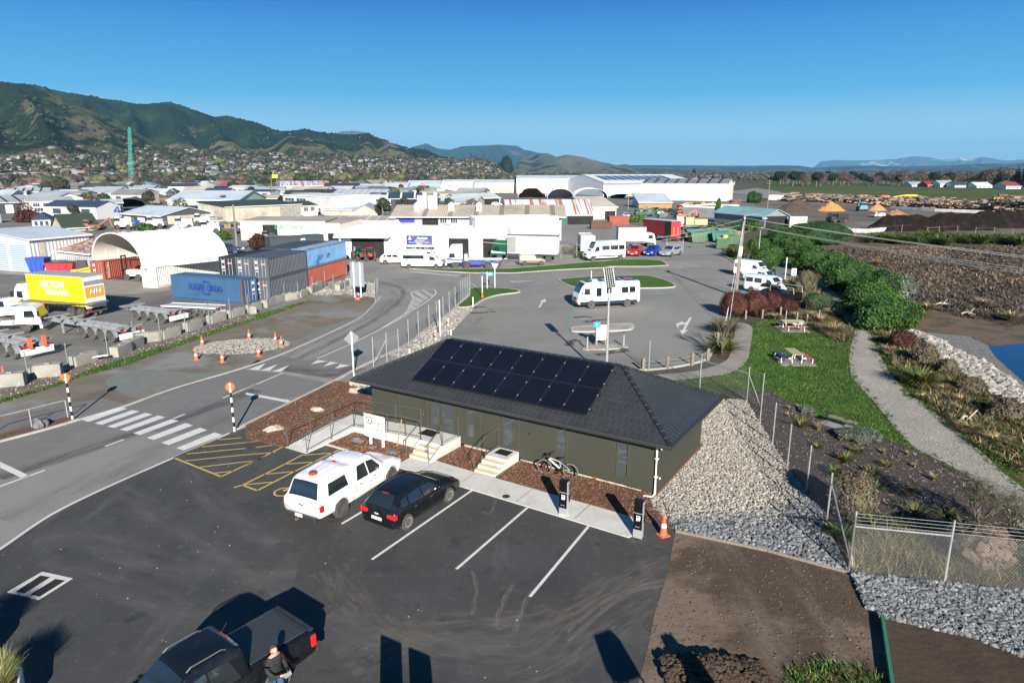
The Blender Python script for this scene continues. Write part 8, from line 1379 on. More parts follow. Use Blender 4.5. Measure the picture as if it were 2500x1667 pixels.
# ---- picnic tables, bench, seated person ----------------------------------------------------------
M_red2=mat('faded red slats',(.4,.08,.08),rough=.7); M_blu2=mat('navy slats',(.03,.04,.15),rough=.7); M_yslat=mat('weathered yellow slats',(.42,.36,.2),[((.3,.25,.14),3,.5,.7)],.85)
def picnic(l,c,a,ca,cb_):
    t=thing('picnic_table',l,'picnic table',c,a); b=MB(); [b.bx(-.9,.9,-.37+.16*i,-.23+.16*i,.73,.77) for i in range(5)]; b.build('table_top',M_yslat,t)
    for s_,m in((1,ca),(-1,cb_)): b=MB(); [b.bx(-.9,.9,s_*.85+o-.08,s_*.85+o+.08,.44,.48) for o in(-.1,.09)]; b.build('bench_seat',m,t)
    for x in(-.65,.65):
        for s_ in (1,-1): b=MB(); b.tube(crv([(x,s_*.3,0),(x,s_*.34,.6),(x,0,.72)],4),.03,6); b.tube(crv([(x,s_*1.05,0),(x,s_*1.08,.4),(x,s_*.85,.43),(x,s_*.4,.4)],4),.03,6); b.build('leg',M_white,t)
    b=MB(); b.box((0,0,.03),(2.3,2.4,.06)); b.build('slab',M_path,t); return t
picnic('picnic table with yellow top, one red and one navy bench on the lawn',G('b4',1140,1120)+Vector((0,.3,0)),R(88),M_blu2,M_red2); picnic('picnic table with a red bench at the top end of the lawn',G('b4',1120,805)+Vector((0,.2,0)),R(-3),M_timber,M_red2)
p,q=G('c4',925,180),G('c4',1070,225); c=(p+q)/2; t=thing('park_bench','dark metal bench on a concrete slab at the edge of the planted bed','bench',c,math.atan2((q-p).y,(q-p).x)); L=(q-p).length; b=MB(); b.box((0,0,.03),(L*1.35,1.0,.06)); b.build('slab',M_path,t)
b=MB(); [b.bx(-L*.5,L*.5,-.2+.1*i,-.12+.1*i,.42,.45) for i in range(4)]; b.build('seat',M_grey_t,t); b=MB(); [b.tube([(x,-.25,.0),(x,-.22,.45),(x,-.3,.75),(x,.2,.68),(x,.26,.42),(x,.2,0)],.025,6) for x in(-L*.48,L*.48)]; b.build('arm_frame',M_gut,t)
c=G('b4',925,292,z=0); t=thing('person','person in a navy vest over a white shirt sitting beyond the vans','person',c,R(-60))
b=skin('body',[(0,0,.5),(0,0,.75),(0,0,.95),(0,0,1.05),(0,.2,.95),(0,-.2,.95),(.2,.24,.75),(.2,-.24,.75),(.4,.1,.65),(.4,-.1,.65),(.4,.1,.5),(.4,-.1,.5),(.42,.1,.1),(.42,-.1,.1),(0,0,1.2)],[(0,1),(1,2),(2,3),(2,4),(2,5),(4,6),(5,7),(6,8),(7,9),(0,10),(0,11),(10,12),(11,13),(3,14)],[.16,.16,.17,.06,.08,.08,.055,.055,.04,.04,.08,.08,.05,.05,.1],lambda c:2 if c.z>1.08 else(0 if c.z>.6 else 1),t,1); b=MB(); b.box((-.05,0,.25),(.4,.5,.5)); tag(b.build('seat_block',M_grey_t,loc=c),'low timber seat under the sitting person','seat')
p=G('b4',1200,755); b=MB(); t=thing('small_railing','short galvanised railing beside the upper picnic table','railing',p); [b.cyl((x,0,0),(x,0,1.3),.04,n=7) for x in(-1.4,1.5)]; b.bar((-2,.1,.1),(3,.1,.1),.3,.15); b.build('post',M_galv,t)
p=G('b4',700,170); b=MB(); t=thing('rubbish_bin','grey litter bin behind the furthest white van','litter bin',p); b.lathe([(.3,0),(.33,1.),(.36,1.05),(.2,1.3)],12); b.build('bin',M_galv,t)
p=G('a4',1445,800); b=MB(); b.cyl((p.x,p.y,.1),(p.x,p.y,2.2),.5,n=14); tag(b.build('yellow_drum',mat('yellow drum',(.6,.45,.08))),'tall yellow drum among the green skips','drum')
for i,(x,y) in enumerate(((1110,795),(1250,828))): p=G('a4',x,y); b=MB(); b.add([(p.x+1.6*math.cos(k)*uni(.6,1),p.y+.9*math.sin(k)*uni(.6,1),.012) for k in [j*.5 for j in range(12)]],[tuple(range(12))]); b.build('puddle',mat('puddle',(.1,.14,.18),rough=.05),kind='structure')
b=MB(); b.bar(G('c4',1210,1215,z=.14),G('c4',1262,1568,z=.14),.09,.22); b.bar(G('c4',1262,1568,z=.14),G('c4',1300,1800,z=.14),.09,.22); tag(b.build('green_edging',mat('green edging board',(.03,.16,.09),rough=.6)),'green edging board running across the soil at the lower right','edging')
for a_,c_,l in ((('c4',108,757),('c4',600,862),'left timber edging between the soil and the rip rap'),(('c4',602,863),('c4',1028,977),'right timber edging between the soil and the rip rap'),(('c3',1835,1125),('c3',1955,1400),'timber edging between the bark bed and the rip rap')): b=MB(); b.bar(G(*a_,z=.06),G(*c_,z=.06),.03,.12); tag(b.build('timber_edging',M_grey_t),l,'edging')
# ---- rocks ------------------------------------------------------------------------------------
def scatter(P_,n,fn):
    xs=[p[0] for p in P_]; ys=[p[1] for p in P_]; k=0
    while k<n:
        x,y=uni(min(xs),max(xs)),uni(min(ys),max(ys))
        if inside(x,y,P_): k+=1; fn(x,y)
RK=[mat('rip rap pale',(.265,.245,.215),rnd_=.4,rough=.95),mat('rip rap cream',(.33,.305,.27),rnd_=.3,rough=.95),mat('rip rap grey',(.19,.185,.175),rnd_=.3,rough=.95)]; RG=[mat('rip rap blue grey',(.135,.148,.16),rnd_=.4,rough=.9),mat('rip rap light grey',(.2,.205,.21),rnd_=.35,rough=.9),mat('rip rap dark',(.07,.078,.085),rnd_=.3,rough=.9)]
b=MB(); PA=GL('c4',-30,620,180,60,480,60,560,190,700,425,850,600,960,840,1030,978,600,862,108,757); gl=[G('c4',60,690),G('c4',1000,700)]
def rk(x,y):
    q=pxof(x,y); cy=(q[1]-950)/.45732; cx=(q[0]-1600)/.45732; g=cy>700-(cx-200)*.05+uni(-40,40) or (cx>700 and cy>600)
    b.rock((x,y,.02+uni(0,.06)),uni(.035,.08) if not g else uni(.045,.105),m=(3+random.choice((0,0,1,1,2))) if g else random.choice((0,0,1,1,1,2)))
scatter(PA,19000,rk); b.build('rip_rap',RK+RG,kind='stuff')
b=MB(); PB=GL('c4',1045,985,1200,1008,1500,1038,1968,1090,2300,1140,2300,1570,1968,1440,1700,1330,1420,1270,1200,1215,1130,1172); scatter(PB,8500,lambda x,y:b.rock((x,y,.03+uni(0,.06)),uni(.055,.115),m=random.choice((0,0,1,1,2)))); b.build('rip_rap',RG,kind='stuff')
b=MB(); PS=GL('b5',920,405,1000,410,1250,480,1560,660,1800,760,2000,900,2156,1040,2900,1500,2900,1750,2156,1170,1830,1030,1600,870,1380,700,1180,500); scatter(PS,3600,lambda x,y:b.rock((x,y,uni(-.05,.2)),uni(.12,.34),m=random.choice((0,1,1,2)),sq=.8)); b.build('rock_revetment',[mat('bank rock',(.26,.24,.21),rnd_=.3,rough=.95),mat('bank rock pale',(.33,.31,.28),rnd_=.25,rough=.95),mat('bank rock dark',(.2,.19,.17),rnd_=.3)],kind='stuff')
b=MB(); scatter(GL('b2',1300,850,1500,720,1700,560,1930,410,2080,420,2000,500,1870,640,1730,740,1550,860),1500,lambda x,y:b.rock((x,y,.02),uni(.04,.1),m=random.choice((0,1,1,2)))); scatter(GL('a2',1000,1200,1190,1090,1340,1060,1560,1100,1560,1230,1290,1200,1030,1210),900,lambda x,y:b.rock((x,y,.03),uni(.06,.13),m=random.choice((0,1,1,2)))); b.build('roadside_stones',RK,kind='stuff')
# ---- plants --------------------------------------------------------------------------------------
def leafmat(n,c,k=.45): return mat(n,c,[(tuple(q*.55 for q in c),.55,.45,.62),(tuple(min(1,q*1.5) for q in c),.8,.55,.72)],.75,rnd_=k,spec=.2)
LG=[leafmat('dense green leaf',(.042,.1,.016)),leafmat('light green leaf',(.075,.145,.02)),leafmat('deep green leaf',(.015,.04,.012))]; LR=[leafmat('red brown twig',(.045,.02,.016)),leafmat('dark red twig',(.034,.013,.011)),leafmat('rust twig',(.065,.024,.018))]; LB=[leafmat('brown twig',(.12,.085,.06)),leafmat('grey twig',(.13,.115,.095)),leafmat('dull olive twig',(.07,.07,.035))]; LT=[leafmat('straw tussock',(.33,.24,.12)),leafmat('pale tussock',(.36,.3,.18)),leafmat('olive tussock',(.13,.12,.045))]; LF=[leafmat('flax green',(.05,.09,.025)),leafmat('flax yellow green',(.13,.16,.03)),leafmat('flax bronze',(.17,.11,.05))]; LGy=[leafmat('grey green leaf',(.1,.12,.095)),leafmat('sage leaf',(.15,.17,.14)),leafmat('dark sage',(.05,.065,.05))]; LD=[leafmat('pine green',(.014,.034,.014)),leafmat('pine mid',(.025,.05,.02)),leafmat('pine dark',(.008,.018,.009))]
def blob(b,c,r,n,leaf,mi=3,sub=None,up=.1,core=2,out=.12):
    V_,F_=sub or ICO4; sd=rnd()*90; pts=[]
    for v in V_: k=1+.3*mn.noise(Vector(v)*1.6+Vector((sd,0,0)))+.1*mn.noise(Vector(v)*4.5+Vector((0,sd,0))); pts.append(Vector((c[0]+v[0]*r[0]*k,c[1]+v[1]*r[1]*k,max(.02,c[2]+v[2]*r[2]*k))))
    if core is not None: b.add([Vector(c)+(p-Vector(c))*.93 for p in pts],F_,core)
    for _ in range(n):
        f=random.choice(F_); a,d=rnd(),rnd(); 
        if a+d>1: a,d=1-a,1-d
        p=pts[f[0]]*(1-a-d)+pts[f[1]]*a+pts[f[2]]*d; nr=(pts[f[1]]-pts[f[0]]).cross(pts[f[2]]-pts[f[0]])
        if nr.length<1e-9: continue
        nr.normalize(); p=p+nr*uni(-.06,out)*min(r); q=(nr+Vector((uni(-1,1),uni(-1,1),uni(-.6,1)))*.9).normalized(); u=q.cross(Vector((uni(-1,1),uni(-1,1),uni(-1,1)))).normalized()*leaf*uni(.6,1.3); w_=q.cross(u).normalized()*leaf*uni(.35,.8); cl=mn.noise(p*(1.6/max(r))+Vector((sd,0,0)))
        b.add([p-u,p-w_*.9,p+u,p+w_*.9],[(0,1,2,3)],(1 if cl+uni(-.15,.15)>.12 else 0) if mi>1 else 0)
def pxr(v,x,y,wpx): p=G(v,x,y); q=G(v,x+wpx,y); return p,(q-p).length/2
def bush(label,v,x,y,wpx,top,ms,n=700,leaf=.13,dy=.9,name='shrub',cat='shrub',lumps=3,group=None):
    p,r=pxr(v,x,y,wpx); h=HT(v,x,y,top)*.93; c=p+Vector((0,r*dy*.75,0)); h=h*(1+r*.02); b=MB(); blob(b,(0,0,h*.42),(r,r*dy,h*.58),n,leaf,sub=ICO3)
    for i in range(lumps): a=uni(0,6.28); k=uni(.4,.62); blob(b,(math.cos(a)*r*.5,math.sin(a)*r*dy*.5,h*uni(.4,.62)),(r*k,r*k,h*k*.75),n//3,leaf)
    return tag(b.build(name,ms,loc=(c.x,c.y,0)),label,cat,group)
for a in (('large rounded green shrub nearest the bend of the walking track','b5',930,440,600,130,1500),('bright green shrub mound just behind the nearest hedge mound','b5',760,300,500,-20,1300),('tall green shrub mound over the shaded part of the track','b4',1720,440,480,140,1300),('green shrub filling the hedge between the bend and the tall mound','b4',1950,560,430,250,1200),('low green shrub joining the tall mound to its neighbour','b4',1520,330,330,90,1000),('green shrub mound beside the path pictogram sign','b4',1340,250,330,10,1000),('dark green shrub at the start of the hedge row','b4',1180,110,300,-110,900),('wide green shrub beside the white block wall','a5',450,860,600,655,1300),('round green shrub left of the wide one by the block wall','a5',130,860,330,700,800),('yellow green shrub clump beside the lamp pole','a4',1905,985,280,790,900),('olive shrub behind the lamp pole','a4',1800,880,230,715,700),('green shrub under the wires to the right of the compost shed','a4',1990,720,220,600,600),('small dark green shrub by the far timber pole','a4',1745,375,150,262,500),('low green shrub behind the timber power pole','a4',1640,640,260,565,600)): bush(a[0],*a[1:6],LG,a[6]*2,.11)
bush('grey green shrub on the marsh side of the hedge','b4',2210,560,230,280,LGy,900,.14); bush('small round green shrub by the rubbish bin','b4',880,230,180,60,LG,600,.12)
for i,(x,y,w_,tp,l) in enumerate(((590,688,235,462,'leftmost of four round dark red shrubs at the car park edge'),(775,685,205,447,'second from left of the round dark red shrubs'),(935,655,200,460,'third from left of the round dark red shrubs'),(1085,660,170,522,'rightmost and smallest of the round dark red shrubs'))): bush(l,'b4',x,y,w_*1.12,tp-12,LR,3200,.05,1.15,group='dark red shrubs at the car park edge',lumps=0)
for l,v,x,y,w_,tp,ms,n,lf in (('brown red shrub at the top of the rocky bank','b5',1020,600,240,430,LR,900,.09),('tall rusty twiggy shrub right of the big flax','b5',1240,745,190,560,LB,900,.08),('grey twiggy shrub beside the rocks','b5',1450,860,200,700,LB,700,.08),('brown twiggy shrub below the pale rocks','b5',1680,1040,260,880,LB,900,.08),('dark red shrub on the grassy bank','b5',1750,1200,90,1120,LR,400,.06),('wide dark grey shrub at the right edge of the bank','b5',2050,1290,330,1100,LB,1000,.08),('brown green shrub between the track and the red shrubs','b4',1380,640,260,450,[LB[2],LB[0],LG[2]],900,.08),('twiggy grey shrub beside the top of the track','b4',1260,440,200,230,LB,700,.07),('fluffy brown shrub inside the corner of the chain link fence','c4',1080,720,230,470,LB,1600,.06),('dull green brown thicket behind the corner fence','c4',1800,1000,420,770,[LB[1],LB[2],LB[0]],1700,.06),('dark thicket at the right edge behind the fence','c4',2080,1040,300,780,[LB[2],LB[1],LG[2]],1200,.06),('grey lavender clump beside the bench','c4',1110,290,230,235,LGy,900,.05),('small grey lavender left of the bench','c4',820,135,80,98,LGy,350,.05)): bush(l,v,x,y,w_,tp,ms,n,lf,.8,lumps=2)
def grasstuft(label,v,x,y,wpx,top,ms,n=120,w_=.035,sp=.75,dr=.7,name='tussock',cat='tussock grass',group=None):
    p,r=pxr(v,x,y,wpx); h=max(.25,HT(v,x,y,top)); b=MB(); tuft(b,(0,0,0),n,max(h*1.25,r*1.25),w_*1.4,sp,dr,len(ms)); return tag(b.build(name,ms,loc=(p.x,p.y+r*.4,0)),label,cat,group)
pl=lambda s_:{'t':LT,'f':LF,'g':[LF[0],LG[2],LF[1]]}[s_]
NM=['near the fence','below the bench','left of the bench','beside the lavender','in the middle of the bed','by the gravel track','at the lower end of the bed','close to the brown shrub','on the slope above the reeds','next to the bare tree','at the top of the bed']
FX=[(775,205,75,140,'f'),(1180,545,90,495,'g'),(1020,395,65,335,'f'),(1165,470,110,415,'f'),(1240,418,65,378,'f'),(1080,345,60,305,'f'),(1375,548,55,515,'f'),(955,465,90,410,'g'),(1400,690,90,610,'f'),(1560,690,80,620,'f'),(865,318,40,285,'f'),(1170,765,170,650,'g'),(1010,820,160,700,'g'),(1340,790,140,730,'g')]
for i,(x,y,w_,tp,k) in enumerate(FX): grasstuft('%s flax plant %s'%(('small','dark' if k=='g' else 'yellow green','spiky','spreading')[i%4],NM[i%11])+(' further down' if i>10 else ''),'c4',x,y,w_,tp,pl(k),60,.055,.95,.75,'flax_plant','flax')
for i,(x,y,w_,tp) in enumerate(((870,222,26,175),(975,240,24,210),(990,278,22,255),(1222,350,34,318),(1350,356,28,330),(1490,492,36,455),(715,112,30,88),(765,103,22,80),(710,150,22,125),(1385,420,22,400))): grasstuft('small straw coloured tussock '+NM[(i*3+1)%11],'c4',x,y,w_,tp,LT,70,.02,.5,.5)
TS=[('b4',1120,420,180,310),('b4',1180,545,150,440),('b4',1400,760,190,640),('b4',1520,850,180,720),('b4',1310,700,150,620),('b4',950,710,150,640),('b4',1500,690,130,590),('b4',1960,790,90,715),('b4',480,840,120,680),('b4',450,1040,170,870),('b4',1150,690,90,630),('b5',860,640,160,560),('b5',1060,560,160,480),('b5',1190,960,330,760),('b5',1660,1400,180,1300),('b5',1200,1080,110,1020),('b5',1560,1110,140,1030),('b5',1900,1520,200,1400),('b5',1400,1010,160,930),('b5',780,390,80,325),('b5',1250,230,180,150),('b5',1800,200,200,100),('b5',2050,330,220,220),('b4',1950,195,160,150),('a4',1560,900,190,760),('a4',1640,900,120,820)]
PLC=['beside the red shrubs','above the lawn','at the curve of the track','on the bank above the rocks','next to the walking track','near the footpath','at the marsh edge','by the power pole','below the hedge','at the lower bank']
for i,(v,x,y,w_,tp) in enumerate(TS): grasstuft('%s %s'%(['straw tussock','pale fluffy tussock','olive tussock','large bronze flax','tan grass clump'][i%5],PLC[(i//5+2*(i%5))%10]),v,x,y,w_,tp,LF if i in(8,9,13,24) else LT,330,.05 if i not in(8,9,13,24) else .07,.85,.8)
# loose plants of the bank and shrub bed that nobody could count
b=MB()
def bank(x,y): 
    L=uni(.2,.8)
    tuft(b,(x,y,0),random.randrange(10,20),L,.045,.9,.8,6)
scatter(GL('b5',720,380,920,415,1180,520,1380,700,1600,870,1830,1030,2156,1170,2600,1450,2600,2000,1750,1568,1450,1300,1230,1080,960,820,800,600),1300,bank); scatter(GL('b4',1020,330,1200,340,1350,430,1480,570,1620,690,1690,800,1660,930,1530,920,1300,780,1050,650,1060,520),1500,bank); scatter(GL('c4',1050,975,1550,1030,2200,1090,2300,900,1900,780,1550,760,1100,790),700,lambda x,y:tuft(b,(x,y,0),9,uni(.4,1.1),.03,.5,.6,6)); scatter(GL('b4',330,760,420,780,560,760,540,1000,430,1080,380,900),110,bank)
b.build('bank_plants',LT+[LB[2],LG[0],LB[0]],kind='stuff')
b=MB()
def blade(x,y): a=uni(0,6.28); h=uni(.05,.13); c,d=math.cos(a)*.03,math.sin(a)*.03; o=uni(-.05,.05); b.add([(x-c,y-d,.015),(x+c,y+d,.015),(x+o,y+o*.5,.015+h)],[(0,1,2)],random.choice((0,0,0,1,2,3)))
scatter(lawn,15000,blade); scatter(GL('b1',0,1250,530,1105,850,965,1500,765,2333,500)+GL('a2',430,1400,980,1250,900,1290,480,1440)+GL('b1',2333,525,1500,810,1180,930,650,1080,300,1200,0,1290),5000,blade); scatter(GL('b5',640,330,920,400,1250,800,1500,1000,2156,1300,2500,2000,1700,1568,1300,1250,870,800,700,480),9000,blade)
b.build('grass_blades',[LG[0],LG[1],leafmat('dry blade',(.14,.13,.045)),LG[2]],kind='stuff')
b=MB(); chips(b,garden,5000,.03,.09,.016,3); scatter(garden,150,lambda x,y:tuft(b,(x,y,0),9,uni(.1,.3),.03,.9,.6,3)); b.build('bed_litter',[mat('dark litter',(.05,.04,.032)),mat('grey litter',(.13,.11,.1)),mat('pale litter',(.24,.22,.2))],kind='stuff')
# marsh shrubs
b=MB()
def marsh(x,y):
    k=mn.noise(Vector((x*.05,y*.05,3)))+uni(-.2,.2); far=y>75; m=(2 if k>.22 else 0 if k>-.05 else 1) if rnd()<.85 else 3; n0=len(b.m); tuft(b,(x,y,-.05),9 if far else 13,uni(.35,.8),.2 if far else .13,1.35,.7,1,2); b.m[n0:]=[m]*(len(b.m)-n0)
scatter(GL('a5',420,900,2352,870,3600,1000)+GL('b5',3600,520,2156,300,1640,300,1240,200,900,-60,700,-200),9000,marsh); b.build('marsh_scrub',[mat('marsh twig',(.15,.11,.082),rnd_=.3),mat('marsh grey twig',(.1,.08,.066),rnd_=.3),mat('marsh straw',(.22,.165,.11),rnd_=.3),mat('marsh olive',(.06,.055,.03),rnd_=.4)],kind='stuff')
for q,l in ((('b5',1290,175,1450,170),'pale driftwood log lying at the marsh edge'),(('b5',1560,255,1690,268),'second pale driftwood log by the mud'),(('b5',1560,1270,1660,1275),'bleached driftwood branch on the grassy bank')): a_,c_=G(*q[:3],z=.15),G(q[0],q[3],q[4],z=.2); b=MB(); b.tube(crv([a_,(a_+c_)/2+Vector((0,.2,.15)),c_],4),.09,6,r2=.05); b.tube([(a_+c_)/2,(a_+c_)/2+Vector((.4,-.1,.6))],.04,5); tag(b.build('driftwood',M_stone),l,'driftwood')
# flax row along the compost yard
pro=[]
for i in range(3): b=MB(); [tuft(b,(uni(-.8,.8),uni(-.5,.5),0),55,2.5,.16,.85,.8,3) for _ in range(3)]; pro.append(tag(b.build('flax_plant',[leafmat('row flax green',(.06,.11,.025)),LF[1],LG[0]]),'large green flax bush in the long row along the compost yard fence','flax','flax row along the compost yard'))
for i in range(44):
    q=G('a5',880+i*36+uni(-12,12),785+i*.75+uni(0,62)); o=pro[i] if i<3 else dup(pro[i%3],q); o.location=q; o.rotation_euler=(0,0,uni(0,6)); o.scale=(uni(.8,1.25),)*3
# compost heaps, log piles
def mound(label,v,x0_,x1_,y,tp,m,dy=.5,skew=0,cat='heap',name='compost_heap',ln=None):
    p,q=G(v,x0_,y),G(v,x1_,y+skew); d=q-p; L=d.length/2; h=HT(v,(x0_+x1_)/2,y+skew/2,tp); b=MB(); n,mm=26,16; a=math.atan2(d.y,d.x); dp=L*dy
    for j in range(mm+1):
        for i in range(n+1):
            u,w_=i/n*2-1,j/mm*2-1; ee=max(abs(u),0); rr=math.hypot(max(0,abs(u)-.45)/.55 if dy<.45 else u,w_); z=h*max(0,1-rr)**.8*(1+.25*mn.noise(Vector((u*5,w_*3,y))))-.03; b.v.append((u*L,w_*dp,z))
    b.f=[(j*(n+1)+i,j*(n+1)+i+1,(j+1)*(n+1)+i+1,(j+1)*(n+1)+i) for j in range(mm) for i in range(n)]; b.m=[0]*len(b.f); o=b.build(name,m,loc=((p+q)/2+Vector((0,dp*.8,0))),rz=a); return tag(o,label,cat)
HC=mat('dark compost',(.013,.01,.009),[((.028,.021,.017),.6,.5,.7)],1,bump=(2,1,.4),coord='pos',spec=.1); HB=mat('brown mulch heap',(.07,.05,.04),[((.04,.03,.024),.6,.5,.7)],1,bump=(2,1,.3),coord='pos'); HO=mat('orange sawdust heap',(.5,.2,.06),[((.36,.16,.06),.3,.5,.7)],1,bump=(1,.6,.2),coord='pos')
mound('long black compost windrow nearest the white block wall','a5',890,1620,725,572,HC,.36); mound('second long black compost windrow','a5',1330,2120,715,556,HC,.32); mound('third black compost windrow at the right','a5',1760,2600,690,532,HC,.3); mound('furthest black windrow at the right edge','a5',2060,2800,640,550,HC,.3)
mound('large grey brown mulch heap beside the compost shed','a5',10,430,540,415,HB,.6); mound('orange sawdust heap with a steep peak','a5',395,670,532,440,HO,.6); mound('small orange chip heap beside the blue truck','a5',875,1060,528,460,mat('chip heap',(.36,.2,.1),bump=(2,.8,.2),coord='pos'),.6); mound('low brown chip heap in front of the concrete panels','a5',1010,1290,585,515,mat('brown chip heap',(.24,.13,.08),bump=(2,.8,.2),coord='pos'),.5)
clutter('blue fronted truck loader parked between the sawdust heaps','machine','yard_machine','a5',800,530,mat('dusty blue paint',(.12,.25,.33)),4,2.6,3.2,80); clutter('open dark bin with rusty sides on the compost yard','machine','yard_machine','a5',560,640,M_gut,5,2.6,2.6,10); clutter('small white water tank trailer on the compost yard','machine','yard_machine','a5',950,590,M_white,3.4,2.2,1.6,10)
b=MB()
def logs(x,y,zmax):
    a=uni(-.4,.4)+(1.57 if rnd()<.3 else 0); L=uni(1.5,4); z=uni(.1,zmax); c,d=math.cos(a)*L/2,math.sin(a)*L/2; b.cyl((x-c,y-d,z+uni(-.3,.3)),(x+c,y+d,z+uni(-.3,.3)),uni(.18,.45),n=5,m=random.choice((0,0,1,1,2,3)))
scatter(GL('a5',60,440,700,455,1100,495,2050,530,2040,480,1400,440,300,402,60,400),2600,lambda x,y:logs(x,y,2.2)); scatter(GL('a5',2050,560,2700,600,2700,500,2050,500),700,lambda x,y:logs(x,y,4.5))
b.build('log_piles',[mat('log bark',(.11,.075,.055),rnd_=.4),mat('log grey',(.19,.165,.14),rnd_=.4),mat('log end',(.34,.2,.11),rnd_=.3),mat('log dark',(.035,.025,.02),rnd_=.3)],kind='stuff')
b=MB(); 
for (xa,xb,ya,yb,hh) in ((420,900,375,425,3.),(640,800,440,470,2.5)): scatter(GL('a3',xa,yb,xb,yb,xb,ya,xa,ya),420,lambda x,y:b.cyl((x-.9,y,uni(.2,hh)),(x+.9,y+uni(-.5,.5),uni(.2,hh)),.3,n=5,m=random.randrange(2)))
p=G('a3',1400,385); [b.cyl((p.x+q-1,p.y+6+uni(-3,2),z),(p.x+q+1,p.y+6+uni(-3,2),z),.35,n=5,m=random.randrange(2)) for q,z in [(uni(-6,6),uni(.2,4.4)) for _ in range(260)] if abs(q)<7-z*1.1]
b.build('timber_heap',[mat('orange timber',(.5,.25,.09),rnd_=.4),mat('pale timber',(.55,.38,.2),rnd_=.4)],kind='stuff')
# ---- suburb: houses, trees --------------------------------------------------------------------
HW=[mat('house wall '+n,c) for n,c in (('white',(.34,.33,.32)),('cream',(.25,.22,.18)),('brick',(.2,.12,.09)),('grey',(.22,.22,.22)))]; HR=[mat('house roof '+n,c) for n,c in (('pale',(.4,.42,.45)),('grey',(.17,.175,.18)),('charcoal',(.05,.055,.06)),('red',(.24,.06,.05)),('green',(.08,.16,.12)),('tan',(.24,.19,.15)),('blue',(.12,.2,.3)))]
def hgeo(b,x,y,z,L,W,a,h,rs,wm,rm,hip):
    M=Matrix.Translation((x,y,z))@Matrix.Rotation(a,4,'Z'); b.T=M; b.bx(-L/2,L/2,-W/2,W/2,-3 if z>1 else 0,h,wm); o=.5; i=W/2 if hip else 0; b.add([(-L/2-o,-W/2-o,h),(L/2+o,-W/2-o,h),(L/2+o,W/2+o,h),(-L/2-o,W/2+o,h),(-L/2+i-o*(not hip),0,h+rs),(L/2-i+o*(not hip),0,h+rs)],[(0,1,5,4),(2,3,4,5),(1,2,5),(3,0,4),(0,3,2,1)],rm); [b.bx(-L/2+L*t,-L/2+L*t+1.6,-W/2-.06,-W/2-.01,1,2.2,len(HW)+len(HR)) for t in(.15,.55)]; b.T=None
RN=['pale','grey','charcoal','red','green','tan','blue']; protos=[]; HM=HW+HR+[O_glass]
for k in range(7):
    b=MB(); hgeo(b,0,0,0,13,8,0,2.8,2.1,(0,1,0,2,0,1,3)[k],4+k,k%2==0); o=b.build('house',[m for m in HM]); tag(o,'small distant suburban house with a %s roof'%RN[k],'house','distant houses with %s roofs'%RN[k]); protos.append(o)
crowns=[]
def treegeo(b,x,y,z,h,kind,sub=ICO4):
    r=h*(.42,.42,.2,.5)[kind]; sd=uni(0,99); Q={0:0,1:3,2:6,3:9}[kind]
    if kind==2:
        for k in range(4): b.cyl((x,y,z+h*(.15+.2*k)),(x,y,z+h*(.42+.2*k)),r*(1.25-.25*k),r*.1,n=7,m=Q)
        return
    for _ in range(3):
        c=(x+uni(-.4,.4)*r,y+uni(-.4,.4)*r,z+h*uni(.45,.68)); rr=r*uni(.55,.85); b.add([(c[0]+v[0]*rr*(1+.35*mn.noise(Vector(v)*2+Vector((sd,0,0)))),c[1]+v[1]*rr,c[2]+v[2]*rr*.85*(1+.3*mn.noise(Vector(v)*2.5+Vector((0,sd,0))))) for v in sub[0]],sub[1],Q+random.randrange(3))
TM=[mat('town tree '+str(i),c,rnd_=.3) for i,c in enumerate(((.02,.03,.014),(.03,.038,.018),(.014,.026,.011),(.07,.052,.04),(.095,.072,.058),(.055,.042,.036),(.012,.026,.012),(.012,.026,.012),(.012,.026,.012),(.07,.09,.025),(.09,.1,.03),(.05,.07,.02)))]
TL=['round dark green tree','bare brown winter tree','dark conifer','light olive green tree']; tprot=[]
for k in range(4):
    b=MB(); h=9.
    if k==2: treegeo(b,0,0,0,h,2)
    else:
        for _ in range(4): c=(uni(-1.8,1.8),uni(-1.8,1.8),uni(4,6.5)); blob(b,c,(uni(1.6,2.6),uni(1.6,2.6),uni(1.4,2.3)),60 if k!=1 else 130,.55 if k!=1 else .4,core=2 if k!=1 else None,out=.3)
    o=thing('tree','%s among the distant houses'%TL[k],'tree',(0,0,0),0,'%ss in the suburb'%TL[k]); ms=TM if k==2 else TM[k*3:k*3+3]; b.build('crown',ms,o); b=MB(); b.cyl((0,0,-1),(0,0,5.5),.3,.12,n=6); b.build('trunk',M_deck,o); tprot.append(o)
hs_=MB(); tsf=MB(); nh=nt_=0; cand=[]; random.seed(21)
for i in range(6000):
    az=uni(-.76,.12) if i%8 else uni(-.1,.3); r=520*math.exp(uni(0,1.62)) if az<.02 else uni(760,2200)
    if az<.1 and az>-.05 and r<640: continue
    x,y=r*math.sin(az),r*math.cos(az); z=Hz(x,y); 
    if z>85 or (z>50 and rnd()<.75): continue
    cand.append((r,x,y,z))
cand.sort(); used=[0]*7; usedt=[0]*4
